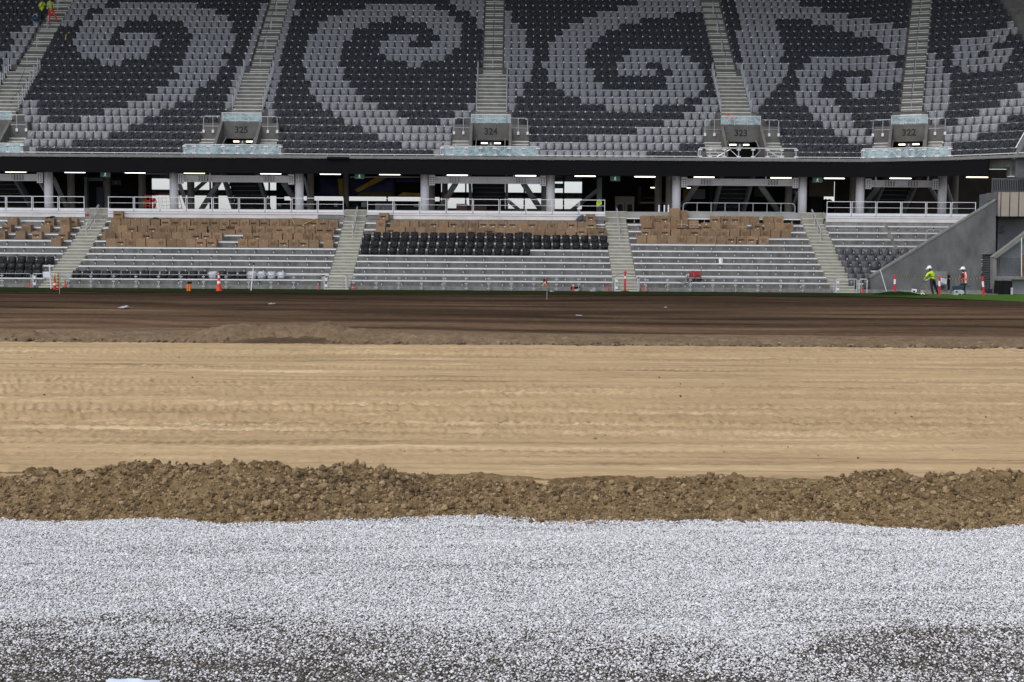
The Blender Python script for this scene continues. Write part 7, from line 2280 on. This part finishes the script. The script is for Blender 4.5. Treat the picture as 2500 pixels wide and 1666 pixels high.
# worker in orange behind the vacuum
z2 = lambda x, y, dy=0.0: zj(x, y, 72.6 + dy, 2150, 580, 6.723)
J = {'pelvis': z2(1355, 745), 'chest': z2(1360, 622), 'neck': z2(1357, 566), 'head': z2(1350, 530), 'shl': z2(1325, 590, -0.17), 'shr': z2(1395, 588, 0.1),
     'ell': z2(1330, 680, -0.26), 'wrl': z2(1315, 745, -0.24), 'elr': z2(1402, 670, 0.12), 'wrr': z2(1404, 735, 0.1), 'knl': z2(1345, 855, -0.08), 'anl': z2(1352, 955, -0.05), 'knr': z2(1372, 855, 0.1), 'anr': z2(1382, 955, 0.12)}
o, org = person('person in an orange vest and blue trousers looking west, white hard hat', J, 72.6, [M['skin'], M['blue_grey'], M['blue'], M['skin'], M['boot']], 1.76, hatm=M['white'], face=(-1, -0.15, 0))
P = lambda x, y, dy: z2(x, y, dy) - org
vest = MB()
cz = [(J['neck'] - org).z - 0.02, (J['chest'] - org).z, (J['pelvis'] - org).z + 0.12, (J['pelvis'] - org).z - 0.02]
cx, cy = (J['chest'] - org).x, (J['chest'] - org).y
rad = [(0.13, 0.12), (0.205, 0.175), (0.19, 0.165), (0.2, 0.17)]
vs = []
for (rx, ry), z in zip(rad, cz):
    for k in range(16):
        a = 2 * math.pi * k / 16
        vs.append((cx + rx * math.cos(a), cy + ry * math.sin(a), z))
vest.add(vs, [(i * 16 + j, i * 16 + (j + 1) % 16, (i + 1) * 16 + (j + 1) % 16, (i + 1) * 16 + j) for i in range(3) for j in range(16)])
vest.build('vest', M['vest_orange'], o, (0, 0, 0), smooth=True)
for ang in (-2.2, -1.1):
    st = MB()
    pts = [(cx + rx * 1.03 * math.cos(ang), cy + ry * 1.05 * math.sin(ang), z) for (rx, ry), z in zip(rad, cz)]
    for a, b in zip(pts[:-1], pts[1:]): st.beam(a, b, 0.05, 0.012, up=(0, -1, 0))
    st.build('reflective_band', M['paper'], o, (0, 0, 0))
vc = thing('dust_extractor', 'pale wheeled dust extractor with a dark teal top standing before the worker in orange', 'machine', tuple(z2(1290, 970, -0.5)))
MB().prism([z2(1203, 965, -0.5), z2(1372, 968, -0.5), z2(1378, 890, -0.5), z2(1340, 862, -0.5), z2(1205, 866, -0.5)], (0, 0.35, 0)).build('body', M['pale_machine'], vc, bevel=0.03)
MB().prism([z2(1208, 862, -0.48), z2(1338, 860, -0.48), z2(1368, 835, -0.48), z2(1360, 795, -0.48), z2(1225, 790, -0.48), z2(1205, 815, -0.48)], (0, 0.32, 0)).build('motor_head', M['teal'], vc, bevel=0.03)
for x, r in ((1300, 0.085), (1356, 0.07)):
    c = z2(x, 948, -0.52)
    MB().path([c + Vector((0, -0.03, 0)), c + Vector((0, 0.04, 0))], r, 14).build('wheel', M['rubber'], vc)
MB().path([z2(1205, 868, -0.4), z2(1170, 872, -0.4), z2(1145, 900, -0.4), z2(1140, 925, -0.4)], 0.025, 6).build('hose', M['rubber'], vc)
MB().prism([z2(1235, 905, -0.52), z2(1262, 905, -0.52), z2(1262, 880, -0.52), z2(1235, 880, -0.52)], (0, 0.01, 0)).build('latch', M['black'], vc)

# two workers high on the westernmost upper stairs
z3 = lambda x, y, dy=0.0: zj(x, y, 105.4 + dy, 0, 0, 7.84)
J = {'pelvis': z3(968, 205), 'chest': z3(955, 80, -0.05), 'neck': z3(958, 15, -0.1), 'head': z3(965, -22, -0.12), 'shl': z3(918, 45, 0.05), 'shr': z3(1008, 45, 0.1), 'ell': z3(908, 110, -0.15), 'wrl': z3(930, 160, -0.25), 'elr': z3(1032, 110, -0.1), 'wrr': z3(1030, 165, -0.2),
     'knl': z3(945, 330, -0.1), 'anl': z3(938, 452, -0.35), 'knr': z3(1058, 300, 0.0), 'anr': z3(1098, 405, 0.1), 'toe': (0.05, 0.15, 0)}
person('person in pale hi-vis top and bright red trousers climbing the upper stairs', J, 105.4, [M['skin'], M['hivis_pale'], M['hi_red'], M['skin'], M['boot']], 1.95, face=(0.1, 1, 0))
J = {'pelvis': z3(808, 205), 'chest': z3(800, 105, -0.05), 'neck': z3(800, 45, -0.1), 'head': z3(790, 5, -0.1), 'shl': z3(762, 75, 0.0), 'shr': z3(845, 70, 0.05), 'ell': z3(748, 130, -0.2), 'wrl': z3(790, 105, -0.3), 'elr': z3(868, 100, -0.1), 'wrr': z3(835, 45, -0.25),
     'knl': z3(785, 285, -0.15), 'anl': z3(782, 385, -0.1), 'knr': z3(835, 285, -0.05), 'anr': z3(832, 390, 0.0), 'toe': (0, 0.17, 0)}
person('person in bright yellow vest and black trousers among the seats, arms raised', J, 105.4, [M['skin'], M['hivis'], M['navy'], M['skin'], M['boot']], 1.9, face=(-0.3, 1, 0))
# worker bent over behind the glass of portal 323
z4 = lambda x, y, dy=0.0: zj(x, y, 93.9 + dy, 1200, 0, 3.361)
J = {'pelvis': z4(1975, 1000), 'chest': z4(1965, 968), 'neck': z4(1950, 955), 'head': z4(1942, 946, -0.05), 'shl': z4(1955, 966, -0.17), 'shr': z4(1978, 962, 0.14), 'ell': z4(1945, 985, -0.25), 'wrl': z4(1937, 1003, -0.2), 'elr': z4(1985, 985, 0.1), 'wrr': z4(1980, 1003, 0.0),
     'knl': z4(1962, 1015, -0.25), 'anl': z4(1972, 1042, -0.15), 'knr': z4(1985, 1015, -0.1), 'anr': z4(1988, 1042, 0.0), 'toe': (-0.14, -0.06, 0)}
person('person in orange crouching behind the glass above portal three-two-three', J, 93.9, [M['skin'], M['vest_orange'], M['navy'], M['skin'], M['boot']], 1.4, hatm=M['orange_red'], face=(-0.8, -0.6, -0.2))
